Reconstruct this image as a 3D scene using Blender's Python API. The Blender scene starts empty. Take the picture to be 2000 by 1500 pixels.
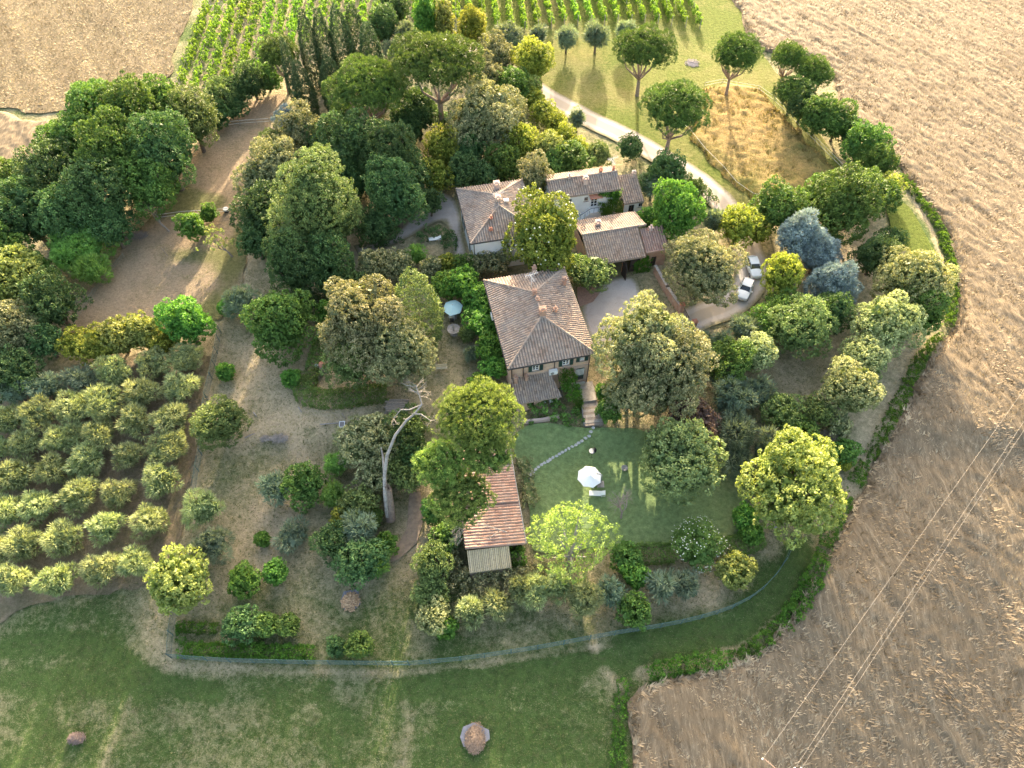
import bpy, bmesh, math, random
import numpy as np
from mathutils import Vector, Matrix
R_ = math.radians
sc = bpy.context.scene
COL = sc.collection

# ---------------------------------------------------------------- camera, sky, sun, exposure
CAM_H, PITCH, FPX = 76.0, R_(54.5), 1387.0
cam = bpy.data.objects.new('camera', bpy.data.cameras.new('camera'))
COL.objects.link(cam)
cam.location = (0, 0, CAM_H)
cam.rotation_euler = (R_(90) - PITCH, 0, 0)
cam.data.sensor_width = 36.0
cam.data.lens = 36.0 * FPX / 2000.0
cam.data.clip_start = 0.5
cam.data.clip_end = 6000
sc.camera = cam

SUN_EL, SUN_AZ = 14.0, 5.0          # degrees above the horizon, degrees right of straight ahead
w = bpy.data.worlds.new('World'); sc.world = w; w.use_nodes = True
nt = w.node_tree
bg = nt.nodes['Background']
sky = nt.nodes.new('ShaderNodeTexSky'); sky.sky_type = 'NISHITA'
sky.sun_disc = False; sky.sun_elevation = R_(SUN_EL); sky.sun_rotation = R_(SUN_AZ)
sky.air_density = 1.0; sky.dust_density = 6.0; sky.ozone_density = 0.0
nt.links.new(sky.outputs[0], bg.inputs['Color'])
bg.inputs['Strength'].default_value = 0.15
sl = bpy.data.lights.new('sun', 'SUN'); sl.energy = 3.5; sl.angle = R_(0.9); sl.color = (1.0, 0.82, 0.58)
so = bpy.data.objects.new('sun', sl); COL.objects.link(so)
d = Vector((math.sin(R_(SUN_AZ)) * math.cos(R_(SUN_EL)), math.cos(R_(SUN_AZ)) * math.cos(R_(SUN_EL)), math.sin(R_(SUN_EL))))
so.rotation_euler = d.to_track_quat('Z', 'Y').to_euler()
so.location = (0, 150, 90)
sc.view_settings.view_transform = 'Standard'
sc.view_settings.look = 'None'
sc.view_settings.exposure = 2.6
sc.view_settings.gamma = 1.0
sc.cycles.max_bounces = 5
sc.cycles.diffuse_bounces = 3
sc.cycles.transmission_bounces = 3
sc.cycles.transparent_max_bounces = 8

# ---------------------------------------------------------------- terrain and measuring
def smooth(a, b, x):
    t = np.clip((x - a) / (b - a), 0, 1)
    return t * t * (3 - 2 * t)

def terr(x, y):
    x = np.asarray(x, float); y = np.asarray(y, float)
    dx = (x - 5) / 56; dy = (np.minimum(y, 70) - 70) / 50
    dd = np.maximum(0, np.sqrt(dx * dx + dy * dy) - 1) * 50
    k = 0.115 + 0.22 * smooth(15, 45, x) * smooth(78, 48, y)
    z = -k * dd * dd / (dd + 9)
    z = -16 * np.tanh(-z / 16)
    z = z - 1.2 * smooth(48.5, 43, y)
    z = z + 0.12 * np.sin(x * .11 + 1) * np.cos(y * .13) * smooth(20, 60, np.abs(x - 5) + np.abs(y - 68))
    return z

def ray(u, v):
    a = (u - 1000) / FPX; b = (750 - v) / FPX
    return a, math.cos(PITCH) + b * math.sin(PITCH), -math.sin(PITCH) + b * math.cos(PITCH)

def PZ(u, v, z):                       # point at absolute height z seen at photo pixel (u, v)
    a, b, c = ray(u, v); t = (CAM_H - z) / -c
    return a * t, b * t

def PT(u, v, h=0.0):                   # point h metres above the terrain seen at photo pixel (u, v)
    z = 0.0
    for _ in range(12):
        x, y = PZ(u, v, z + h)
        z = 0.5 * z + 0.5 * float(terr(x, y))
    return x, y, z

def PPM(u, v, z=0.0):                  # photo pixels per metre at that point
    x, y = PZ(u, v, z)
    depth = y * math.cos(PITCH) + (CAM_H - z) * math.sin(PITCH)
    return FPX / depth

# ---------------------------------------------------------------- naming helpers
def tag(o, label=None, cat=None, group=None, kind=None):
    if label: o['label'] = label
    if cat: o['category'] = cat
    if group: o['group'] = group
    if kind: o['kind'] = kind
    return o

def empty(name, loc=(0, 0, 0), rz=0.0, label=None, cat=None, group=None):
    o = bpy.data.objects.new(name, None); COL.objects.link(o)
    o.location = loc; o.rotation_euler = (0, 0, rz); o.empty_display_size = .3
    return tag(o, label, cat, group)

def link(name, me, parent=None, loc=None, rz=None):
    o = bpy.data.objects.new(name, me); COL.objects.link(o)
    if parent is not None: o.parent = parent
    if loc is not None: o.location = loc
    if rz is not None: o.rotation_euler = (0, 0, rz)
    return o

def mesh_np(name, V, F, mats, attrs=None, matidx=None, uv=None, smooth_=False):
    """V (n,3); F (m,k) all faces with k corners"""
    V = np.asarray(V, np.float32); F = np.asarray(F, np.int32)
    me = bpy.data.meshes.new(name)
    me.vertices.add(len(V)); me.vertices.foreach_set('co', V.ravel())
    k = F.shape[1]; m = len(F)
    me.loops.add(m * k); me.loops.foreach_set('vertex_index', F.ravel())
    me.polygons.add(m); me.polygons.foreach_set('loop_start', np.arange(m, dtype=np.int32) * k)
    try: me.polygons.foreach_set('loop_total', np.full(m, k, np.int32))
    except Exception: pass
    if matidx is not None: me.polygons.foreach_set('material_index', np.asarray(matidx, np.int32))
    me.polygons.foreach_set('use_smooth', np.full(m, smooth_, bool))
    if attrs:
        for an, av in attrs.items():
            av = np.asarray(av, np.float32)
            if av.ndim == 1:
                a = me.attributes.new(an, 'FLOAT', 'POINT'); a.data.foreach_set('value', av)
            else:
                a = me.attributes.new(an, 'FLOAT_VECTOR', 'POINT'); a.data.foreach_set('vector', av.ravel())
    if uv is not None:
        l = me.uv_layers.new(name='UVMap'); l.data.foreach_set('uv', np.asarray(uv, np.float32).ravel())
    me.update(calc_edges=True)
    for mt in (mats if isinstance(mats, (list, tuple)) else [mats]): me.materials.append(mt)
    return me

class MB:
    """collects simple shapes into one mesh"""
    def __init__(s): s.v = []; s.f = []
    def add(s, vs, fs):
        n = len(s.v); s.v += [tuple(q) for q in vs]; s.f += [tuple(i + n for i in q) for q in fs]
    def box(s, c, d, rz=0.0, taper=1.0, rx=0.0):
        hx, hy, hz = d[0] / 2, d[1] / 2, d[2] / 2
        vs = []
        for z in (-hz, hz):
            t = taper if z > 0 else 1.0
            for x, y in ((-hx, -hy), (hx, -hy), (hx, hy), (-hx, hy)): vs.append(Vector((x * t, y * t, z)))
        M = Matrix.Rotation(rz, 3, 'Z') @ Matrix.Rotation(rx, 3, 'X')
        vs = [M @ q + Vector(c) for q in vs]
        s.add(vs, [(3, 2, 1, 0), (4, 5, 6, 7), (0, 1, 5, 4), (1, 2, 6, 5), (2, 3, 7, 6), (3, 0, 4, 7)])
        return s
    def tube(s, pts, rad, n=6, cap=True):
        pts = [Vector(q) for q in pts]
        if not isinstance(rad, (list, tuple)): rad = [rad] * len(pts)
        rings = []
        for i, q in enumerate(pts):
            t = (pts[min(i + 1, len(pts) - 1)] - pts[max(i - 1, 0)])
            if t.length < 1e-6: t = Vector((0, 0, 1))
            t.normalize()
            a = t.orthogonal() if abs(t.z) < .99 else Vector((1, 0, 0))
            if abs(t.z) < .99: a = Vector((0, 0, 1)).cross(t)
            a.normalize(); b = t.cross(a)
            rings.append([q + (a * math.cos(2 * math.pi * k / n) + b * math.sin(2 * math.pi * k / n)) * rad[i] for k in range(n)])
        vs = [x for r in rings for x in r]; fs = []
        for i in range(len(pts) - 1):
            for k in range(n):
                fs.append((i * n + k, i * n + (k + 1) % n, (i + 1) * n + (k + 1) % n, (i + 1) * n + k))
        if cap:
            fs.append(tuple(range(n - 1, -1, -1))); fs.append(tuple((len(pts) - 1) * n + k for k in range(n)))
        s.add(vs, fs); return s
    def lathe(s, prof, c=(0, 0, 0), n=16):
        vs = []; fs = []
        for r, z in prof:
            for k in range(n):
                a = 2 * math.pi * k / n; vs.append((c[0] + r * math.cos(a), c[1] + r * math.sin(a), c[2] + z))
        for i in range(len(prof) - 1):
            for k in range(n):
                fs.append((i * n + k, i * n + (k + 1) % n, (i + 1) * n + (k + 1) % n, (i + 1) * n + k))
        s.add(vs, fs); return s
    def poly(s, pts): s.add(pts, [tuple(range(len(pts)))]); return s
    def mesh(s, name, mat, smooth_=False):
        me = bpy.data.meshes.new(name); me.from_pydata(s.v, [], s.f); me.update()
        if smooth_: me.polygons.foreach_set('use_smooth', [True] * len(me.polygons))
        for m in (mat if isinstance(mat, (list, tuple)) else [mat]): me.materials.append(m)
        return me
    def build(s, name, mat, parent=None, loc=None, rz=None, smooth_=False):
        return link(name, s.mesh(name, mat, smooth_), parent, loc, rz)

# ---------------------------------------------------------------- materials
def new_mat(name):
    m = bpy.data.materials.new(name); m.use_nodes = True
    t = m.node_tree; b = t.nodes['Principled BSDF']
    return m, t, b

def nd(t, typ, **kw):
    n = t.nodes.new(typ)
    for k, v in kw.items():
        if k in n.inputs: n.inputs[k].default_value = v
        else: setattr(n, k, v)
    return n

def mixc(t, fac, a, b, blend='MIX'):
    n = t.nodes.new('ShaderNodeMix'); n.data_type = 'RGBA'; n.blend_type = blend
    for s_, val in ((0, fac), (6, a), (7, b)):
        if hasattr(val, 'is_linked') or hasattr(val, 'links'): t.links.new(val, n.inputs[s_])
        elif isinstance(val, (int, float)): n.inputs[s_].default_value = val
        else: n.inputs[s_].default_value = (*val, 1)
    return n.outputs[2]

def mth(t, op, a, b=None, clamp=False):
    n = t.nodes.new('ShaderNodeMath'); n.operation = op; n.use_clamp = clamp
    for i, val in enumerate((a, b)):
        if val is None: continue
        if isinstance(val, (int, float)): n.inputs[i].default_value = val
        else: t.links.new(val, n.inputs[i])
    return n.outputs[0]

def noise(t, scale, detail=4, rough=.6, vec=None, dist=0.0, out='Fac'):
    n = t.nodes.new('ShaderNodeTexNoise')
    n.inputs['Scale'].default_value = scale; n.inputs['Detail'].default_value = detail
    n.inputs['Roughness'].default_value = rough; n.inputs['Distortion'].default_value = dist
    if vec is None:
        vec = t.nodes.new('ShaderNodeTexCoord').outputs['Object']
    t.links.new(vec, n.inputs['Vector'])
    return n.outputs[out]

def ramp(t, fac, stops):
    n = t.nodes.new('ShaderNodeValToRGB'); e = n.color_ramp.elements
    while len(e) > 1: e.remove(e[-1])
    e[0].position = stops[0][0]; e[0].color = (*stops[0][1], 1)
    for p_, c in stops[1:]:
        x = e.new(p_); x.color = (*c, 1)
    t.links.new(fac, n.inputs[0]); return n.outputs[0]

def rng_(t, fac, a, b, c=0.0, d=1.0):
    n = t.nodes.new('ShaderNodeMapRange'); n.clamp = True
    for i, v in enumerate((a, b, c, d)): n.inputs[i + 1].default_value = v
    t.links.new(fac, n.inputs[0]); return n.outputs[0]

def mapv(t, scale=(1, 1, 1), rot=(0, 0, 0), coord='Object'):
    tc = t.nodes.new('ShaderNodeTexCoord'); m = t.nodes.new('ShaderNodeMapping')
    m.inputs['Scale'].default_value = scale; m.inputs['Rotation'].default_value = rot
    t.links.new(tc.outputs[coord], m.inputs[0]); return m.outputs[0]

def bump(t, b, h, strength=.5, dist=.1):
    n = t.nodes.new('ShaderNodeBump'); n.inputs['Strength'].default_value = strength; n.inputs['Distance'].default_value = dist
    t.links.new(h, n.inputs['Height']); t.links.new(n.outputs[0], b.inputs['Normal'])

def plain(name, c, rough=.7, var=.15, scale=3.0, metal=0.0, bmp=0.0):
    m, t, b = new_mat(name)
    b.inputs['Roughness'].default_value = rough; b.inputs['Metallic'].default_value = metal
    b.inputs['Specular IOR Level'].default_value = .3
    n = noise(t, scale, 6, .65)
    lo = tuple(x * (1 - var) for x in c); hi = tuple(min(1, x * (1 + var)) for x in c)
    col = ramp(t, n, [(.3, lo), (.7, hi)])
    t.links.new(col, b.inputs['Base Color'])
    if bmp: bump(t, b, noise(t, scale * 6, 4), bmp, .05)
    return m

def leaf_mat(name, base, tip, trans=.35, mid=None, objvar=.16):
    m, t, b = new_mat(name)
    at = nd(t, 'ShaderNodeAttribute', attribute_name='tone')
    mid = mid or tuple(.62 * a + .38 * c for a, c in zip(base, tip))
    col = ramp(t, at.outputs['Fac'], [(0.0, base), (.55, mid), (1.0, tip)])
    oi = t.nodes.new('ShaderNodeObjectInfo')
    hs = t.nodes.new('ShaderNodeHueSaturation')
    t.links.new(rng_(t, oi.outputs['Random'], 0, 1, .485, .515), hs.inputs['Hue'])
    n = noise(t, .55, 3, .6)
    val = mth(t, 'MULTIPLY', rng_(t, oi.outputs['Random'], 0, 1, 1 - objvar, 1 + objvar), rng_(t, n, .3, .7, .78, 1.22))
    t.links.new(val, hs.inputs['Value']); t.links.new(col, hs.inputs['Color'])
    b.inputs['Roughness'].default_value = .62; b.inputs['Specular IOR Level'].default_value = .22
    t.links.new(hs.outputs[0], b.inputs['Base Color'])
    tr = t.nodes.new('ShaderNodeBsdfTranslucent')
    tc = mixc(t, 1.0, hs.outputs[0], (1.25, 1.2, .55), 'MULTIPLY')
    t.links.new(tc, tr.inputs['Color'])
    mx = t.nodes.new('ShaderNodeMixShader'); mx.inputs[0].default_value = trans
    t.links.new(b.outputs[0], mx.inputs[1]); t.links.new(tr.outputs[0], mx.inputs[2])
    t.links.new(mx.outputs[0], t.nodes['Material Output'].inputs['Surface'])
    return m

BARK = plain('bark', (.16, .12, .09), .9, .35, 4, bmp=.6)
BARK_PINE = plain('pine_bark', (.25, .19, .155), .9, .35, 4, bmp=.6)
BARK_PALE = plain('bleached_wood', (.33, .30, .27), .85, .4, 3, bmp=.8)
BARK_GREY = plain('grey_twigs', (.24, .20, .17), .9, .3, 5)
WOOD = plain('weathered_wood', (.30, .25, .20), .85, .3, 6)
DARKWOOD = plain('dark_stained_wood', (.045, .035, .03), .7, .3, 6)
WHITE = plain('white_paint', (.78, .79, .78), .5, .04, 3)
FABRIC_WHITE = plain('white_canvas', (.80, .82, .80), .8, .03, 2)
FABRIC_TEAL = plain('pale_teal_canvas', (.52, .72, .72), .8, .04, 2)
METAL = plain('grey_metal', (.35, .36, .37), .45, .1, 4, metal=.6)
BLACK = plain('black_metal', (.02, .02, .022), .5, .2, 4)
IRON = plain('dark_iron', (.06, .055, .05), .6, .2, 4)
GREENPAINT = plain('green_shutter_paint', (.03, .065, .05), .6, .2, 4)
STONE = plain('grey_stone', (.33, .30, .27), .85, .3, 3, bmp=.5)
TERRACOTTA = plain('terracotta', (.45, .20, .13), .8, .2, 4, bmp=.2)
PINKPLASTER = plain('pink_plaster', (.52, .40, .35), .85, .12, 1.2)
WHITEPLASTER = plain('white_plaster', (.70, .71, .70), .85, .08, .8)
RIM = plain('alloy_rim', (.5, .5, .52), .35, .05, 4, metal=.8)
TYRE = plain('tyre_rubber', (.02, .02, .02), .8, .1, 4)
CARWHITE, _t, _b = new_mat('white_car_paint')
_b.inputs['Base Color'].default_value = (.75, .77, .78, 1); _b.inputs['Roughness'].default_value = .28
_b.inputs['Coat Weight'].default_value = .6; _b.inputs['Coat Roughness'].default_value = .08
GLASS, _t, _b = new_mat('window_glass')
_b.inputs['Base Color'].default_value = (.02, .025, .03, 1); _b.inputs['Roughness'].default_value = .08
_b.inputs['Specular IOR Level'].default_value = .7
LAMP, _t, _b = new_mat('headlamp_glass')
_b.inputs['Base Color'].default_value = (.55, .58, .6, 1); _b.inputs['Roughness'].default_value = .1

def brick_mat(name, c1, c2, mortar):
    m, t, b = new_mat(name)
    br = t.nodes.new('ShaderNodeTexBrick')
    v = t.nodes.new('ShaderNodeTexCoord').outputs['UV']
    t.links.new(v, br.inputs['Vector'])
    br.inputs['Scale'].default_value = 1.0; br.inputs['Brick Width'].default_value = .55; br.inputs['Row Height'].default_value = .16
    br.inputs['Mortar Size'].default_value = .02
    br.inputs['Color1'].default_value = (*c1, 1); br.inputs['Color2'].default_value = (*c2, 1); br.inputs['Mortar'].default_value = (*mortar, 1)
    n = noise(t, .9, 6, .7)
    col = mixc(t, rng_(t, n, .40, .7, 0, .6), br.outputs['Color'], (.58, .45, .34))
    n2 = noise(t, 3.5, 4, .7)
    col = mixc(t, rng_(t, n2, .5, .75, 0, .5), col, (.30, .19, .14))
    t.links.new(col, b.inputs['Base Color']); b.inputs['Roughness'].default_value = .9
    bump(t, b, br.outputs['Fac'], -.4, .02)
    return m
BRICK = brick_mat('old_brick', (.56, .35, .24), (.48, .27, .18), (.48, .42, .36))
BRICK_RED = brick_mat('red_brick', (.40, .20, .13), (.33, .17, .11), (.38, .30, .25))

def tile_mat(name, cols, patch):
    """clay tiles: one random colour per tile (uv floors), grey lichen patches"""
    m, t, b = new_mat(name)
    uv = t.nodes.new('ShaderNodeTexCoord').outputs['UV']
    fl = t.nodes.new('ShaderNodeVectorMath'); fl.operation = 'FLOOR'; t.links.new(uv, fl.inputs[0])
    wn = t.nodes.new('ShaderNodeTexWhiteNoise'); wn.noise_dimensions = '2D'; t.links.new(fl.outputs[0], wn.inputs['Vector'])
    col = ramp(t, wn.outputs['Value'], [(i / (len(cols) - 1), c) for i, c in enumerate(cols)])
    n = noise(t, .45, 6, .7)
    col = mixc(t, rng_(t, n, .42, .66, 0, .7), col, patch)
    n3 = noise(t, 5, 5, .75)
    col = mixc(t, rng_(t, n3, .52, .7, 0, .6), col, (.10, .09, .08))
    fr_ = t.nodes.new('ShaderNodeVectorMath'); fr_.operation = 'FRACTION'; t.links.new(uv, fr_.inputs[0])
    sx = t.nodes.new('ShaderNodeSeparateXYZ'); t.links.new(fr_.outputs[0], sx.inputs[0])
    col = mixc(t, mth(t, 'MULTIPLY', rng_(t, sx.outputs[0], .58, .72), .55), col, (.06, .052, .047))   # darker band along each pan-tile channel
    col = mixc(t, rng_(t, noise(t, 9, 3, .7), .6, .75, 0, .5), col, (.55, .52, .48))
    t.links.new(col, b.inputs['Base Color']); b.inputs['Roughness'].default_value = .9
    b.inputs['Specular IOR Level'].default_value = .2
    return m
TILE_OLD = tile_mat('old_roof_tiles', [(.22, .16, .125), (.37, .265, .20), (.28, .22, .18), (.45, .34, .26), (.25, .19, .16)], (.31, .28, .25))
TILE_RED = tile_mat('red_roof_tiles', [(.38, .21, .16), (.46, .28, .21), (.33, .20, .16), (.50, .33, .26), (.40, .27, .22)], (.36, .28, .24))
# ---------------------------------------------------------------- ground
def in_poly(px, py, poly):
    inside = np.zeros(px.shape, bool); n = len(poly); j = n - 1
    for i in range(n):
        xi, yi = poly[i]; xj, yj = poly[j]
        c = ((yi > py) != (yj > py)) & (px < (xj - xi) * (py - yi) / ((yj - yi) + 1e-12) + xi)
        inside ^= c; j = i
    return inside

def near_poly(px, py, poly, closed=True):
    bd = np.full(px.shape, 1e9); bx = px.copy(); by = py.copy(); n = len(poly)
    for i in range(n if closed else n - 1):
        x0, y0 = poly[i]; x1, y1 = poly[(i + 1) % n]
        dx, dy = x1 - x0, y1 - y0; L = dx * dx + dy * dy + 1e-12
        t = np.clip(((px - x0) * dx + (py - y0) * dy) / L, 0, 1)
        qx = x0 + t * dx; qy = y0 + t * dy; dd = np.hypot(px - qx, py - qy)
        m = dd < bd; bd[m] = dd[m]; bx[m] = qx[m]; by[m] = qy[m]
    return bd, bx, by

def wpoly(pts, jit=0.0, seed=1, step=1.5):
    """photo pixels -> world xy outline with an uneven edge; ('w', x, y) entries are already world"""
    P0 = [(p[1], p[2]) if p[0] == 'w' else PT(*p)[:2] for p in pts]
    r = random.Random(seed); out = []
    # Catmull-Rom so that outlines curve
    n = len(P0)
    for i in range(n):
        a, b, c, e = P0[i - 1], P0[i], P0[(i + 1) % n], P0[(i + 2) % n]
        L = math.dist(b, c); k = max(1, int(L / step))
        cr = L < 30
        for q in range(k):
            t = q / k
            if cr:
                X = [.5 * ((2 * b[d]) + (-a[d] + c[d]) * t + (2 * a[d] - 5 * b[d] + 4 * c[d] - e[d]) * t * t + (-a[d] + 3 * b[d] - 3 * c[d] + e[d]) * t ** 3) for d in (0, 1)]
            else: X = [b[d] + (c[d] - b[d]) * t for d in (0, 1)]
            out.append((X[0] + r.uniform(-jit, jit), X[1] + r.uniform(-jit, jit)))
    return out

def sheet(name, poly, res, mat, zoff, hfun=None, attrs=None):
    xs = [p[0] for p in poly]; ys = [p[1] for p in poly]
    gx = np.arange(min(xs) - res, max(xs) + 2 * res, res); gy = np.arange(min(ys) - res, max(ys) + 2 * res, res)
    X, Y = np.meshgrid(gx, gy, indexing='ij')
    ins = in_poly(X, Y, poly)
    cell = ins[:-1, :-1] | ins[1:, :-1] | ins[:-1, 1:] | ins[1:, 1:]
    use = np.zeros(X.shape, bool)
    use[:-1, :-1] |= cell; use[1:, :-1] |= cell; use[:-1, 1:] |= cell; use[1:, 1:] |= cell
    ii = np.where(use)
    x = X[ii]; y = Y[ii]; inn = ins[ii]
    bd, bx, by = near_poly(x, y, poly)
    x2 = np.where(inn, x, bx); y2 = np.where(inn, y, by); dist = np.where(inn, bd, 0)
    z = terr(x2, y2) + zoff
    if hfun is not None: z = z + hfun(x2, y2, dist)
    idx = -np.ones(X.shape, int); idx[ii] = np.arange(len(x))
    ci, cj = np.where(cell)
    F = np.stack([idx[ci, cj], idx[ci + 1, cj], idx[ci + 1, cj + 1], idx[ci, cj + 1]], 1)
    at = {'edge': dist}
    if attrs: at.update({k: f(x2, y2) for k, f in attrs.items()})
    me = mesh_np(name, np.stack([x2, y2, z], 1), F, mat, at, smooth_=True)
    o = link(name, me); tag(o, kind='structure'); return o

def vnoise(x, y, s, seed=0):
    """cheap value noise for displacement"""
    x = x / s; y = y / s
    xi = np.floor(x).astype(np.int64); yi = np.floor(y).astype(np.int64); fx = x - xi; fy = y - yi
    fx = fx * fx * (3 - 2 * fx); fy = fy * fy * (3 - 2 * fy)
    def h(a, b):
        n = (a * 374761393 + b * 668265263 + seed * 982451653) & 0x7fffffff
        n = ((n ^ (n >> 13)) * 1274126177) & 0x7fffffff
        return ((n ^ (n >> 16)) & 0xffff) / 65535.0
    return (h(xi, yi) * (1 - fx) + h(xi + 1, yi) * fx) * (1 - fy) + (h(xi, yi + 1) * (1 - fx) + h(xi + 1, yi + 1) * fx) * fy

# dryness of the grass: (u, v, radius px, how dry -1..1)
SPLATS = [
 (520,720,120,1.0),(430,660,60,.6),(620,760,110,.8),(560,860,120,.35),(470,900,90,.0),(560,1000,110,.7),(700,1120,90,.7),(800,1090,60,.6),
 (470,1090,60,.5),(690,1190,110,-.6),(760,1220,60,-.5),(560,1170,70,.1),(600,1230,90,.1),(380,1180,60,.4),(820,1250,40,.6),(1000,1230,120,.75),(1150,1210,90,.75),
 (1300,1180,120,.75),(1420,1150,80,.8),(1500,1060,50,.6),(1250,1030,70,.35),(1330,1000,70,.0),(700,1320,200,.05),(560,1340,140,-.7),(60,1215,120,-1.2),(190,1205,100,-1.0),(150,1260,120,-.9),(300,1250,60,.4),(280,1180,60,.2),
 (100,1330,180,-1.0),(150,1450,250,-.7),(500,1450,250,-.55),(700,1350,90,-.4),(640,1440,120,-.6),(900,1400,250,-1.0),(1100,1310,120,-.5),(1100,1430,250,-1.1),(800,1450,150,-.5),(1180,1370,70,.2),
 (1500,1150,80,-.8),(1450,1220,60,-.8),(1300,1250,90,-.8),(1250,1290,50,.1),(1570,1080,50,-.5),(1600,1000,40,.5),(1720,800,40,.7),(1760,730,40,.7),(1700,860,40,.7),(1600,710,70,.8),(1560,740,60,.7),(1500,700,60,.2),
 (1680,470,80,.8),(1610,500,50,.9),(1780,440,60,-.9),(1810,470,50,-.9),(1740,400,40,-.7),(200,900,300,.8),(100,1100,250,.8),(390,820,50,.7),(370,1000,40,.7),
 (330,520,120,.85),(250,560,80,.9),(430,540,90,.8),(480,430,80,.9),(440,320,90,1.),(500,220,60,.8),(700,480,80,.9),(860,470,90,.3),(880,650,60,.35),(870,720,60,.2),(880,600,40,.2),
 (1150,140,120,-.9),(1240,110,80,-.9),(1380,110,120,-.8),(1350,170,80,-.7),(1300,230,80,-.4),(1430,300,60,-.2),(1300,330,60,-.9),(1380,380,60,-.9),(1230,270,50,-.6),
 (370,60,40,-.9),(360,120,40,-.8),(1150,30,300,-.7),(550,60,200,.5),(600,30,150,.6),(1420,60,60,-.4),(730,720,80,.4),(650,690,50,.5),
]
def dryness(x, y):
    x = np.asarray(x); acc = np.zeros(x.shape); ws = np.full(x.shape, .35); acc += .35 * (.25 - 1.0 * smooth(90, 140, np.hypot(x - 5, y - 80)))
    for u, v, r, a in SPLATS:
        cx, cy, cz = PT(u, v); s = r / PPM(u, v) * .62
        sy = s * 1.35
        wgt = np.exp(-(((x - cx) / s) ** 2 + ((y - cy) / sy) ** 2))
        acc += a * wgt; ws += wgt
    return acc / ws + bands(x, y)

# worn or mown bands: (photo polyline, half width in metres, how dry)
BANDS = [
 ([(330,1300),(560,1310),(800,1316),(1000,1292),(1200,1262),(1340,1240),(1450,1200)], .5, .7), ([(780,1345),(950,1322),(1180,1283)], .9, -1.6),
 ([(1160,1262),(1180,1300),(1215,1345)], .5, .9), ([(0,1268),(110,1252),(200,1262),(270,1310),(330,1340),(420,1352)], .8, -1.3), 
 ([(1230,1272),(1350,1246),(1450,1222),(1520,1160),(1568,1095)], 1.9, -2.0), ([(1250,1312),(1360,1288),(1440,1268),(1500,1222),(1560,1150),(1620,1050),(1665,960),(1715,870),(1765,770)], .75, 1.2),
 ([(560,830),(590,900),(575,1000),(520,1100)], 1.0, .9), ([(480,850),(560,810),(700,812)], 1.2, .9), ([(820,960),(800,1050),(720,1110),(690,1150)], 1.0, .8), ([(1790,395),(1822,450),(1842,520)], .35, 1.2),
 ([(0,1330),(150,1325),(300,1350)], 1.0, -.6), ([(700,1420),(620,1360),(640,1330)], .7, -.5), ([(770,1330),(800,1400),(790,1500)], .6, .5), ([(200,1500),(240,1400),(262,1340)], .35, .5),
 ([(1060,200),(1140,245),(1230,290),(1300,340)], .8, .3), ([(1095,180),(1220,240),(1310,290),(1380,345),(1440,400)], .6, .5),
]
WB = [([PT(*p)[:2] for p in pts], w_, a_) for pts, w_, a_ in BANDS]
def bands(x, y):
    x = np.asarray(x, float); y = np.asarray(y, float); acc = np.zeros(x.shape)
    for pl, w_, a_ in WB:
        x0 = min(p[0] for p in pl) - 5; x1 = max(p[0] for p in pl) + 5; y0 = min(p[1] for p in pl) - 5; y1 = max(p[1] for p in pl) + 5
        m = (x > x0) & (x < x1) & (y > y0) & (y < y1)
        if not m.any(): continue
        d_, _, _ = near_poly(x[m], y[m], pl, False); acc[m] += a_ * np.exp(-(d_ / w_) ** 2)
    return acc

def grass_mat(name, dry, green, soil=(.17, .12, .09), wear=.4):
    m, t, b = new_mat(name)
    at = nd(t, 'ShaderNodeAttribute', attribute_name='dry')
    n1 = noise(t, .22, 7, .68, dist=.6); n2 = noise(t, 1.7, 6, .7); n3 = noise(t, 9, 5, .75)
    s = mth(t, 'ADD', mth(t, 'MULTIPLY', at.outputs['Fac'], .62), mth(t, 'MULTIPLY', mth(t, 'SUBTRACT', n1, .5), 1.35))
    s = mth(t, 'ADD', s, mth(t, 'MULTIPLY', mth(t, 'SUBTRACT', n2, .5), 1.1))
    s = mth(t, 'ADD', s, mth(t, 'MULTIPLY', mth(t, 'SUBTRACT', n3, .5), .9))
    fac = rng_(t, s, -.30, .50)
    g2 = mixc(t, rng_(t, n2, .35, .65), tuple(x * .75 for x in green), tuple(x * 1.25 for x in green))
    d2 = mixc(t, rng_(t, noise(t, 3, 5, .75), .35, .65), tuple(x * .78 for x in dry), tuple(x * 1.18 for x in dry))
    col = mixc(t, fac, g2, d2)
    col = mixc(t, rng_(t, noise(t, .6, 6, .75, dist=1.0), .56, .72, 0, wear), col, soil)
    col = mixc(t, rng_(t, n3, .56, .72, 0, .5), col, tuple(x * 1.45 for x in dry))
    col = mixc(t, rng_(t, noise(t, 5.5, 6, .8), .52, .70, 0, .38), col, tuple(x * .5 for x in green))
    t.links.new(col, b.inputs['Base Color']); b.inputs['Roughness'].default_value = .95
    b.inputs['Specular IOR Level'].default_value = .1
    bump(t, b, mth(t, 'ADD', n3, mth(t, 'MULTIPLY', n2, 1.5)), 1.0, .22)
    return m
GRASS = grass_mat('rough_grass', (.56, .455, .30), (.080, .132, .036))

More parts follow.
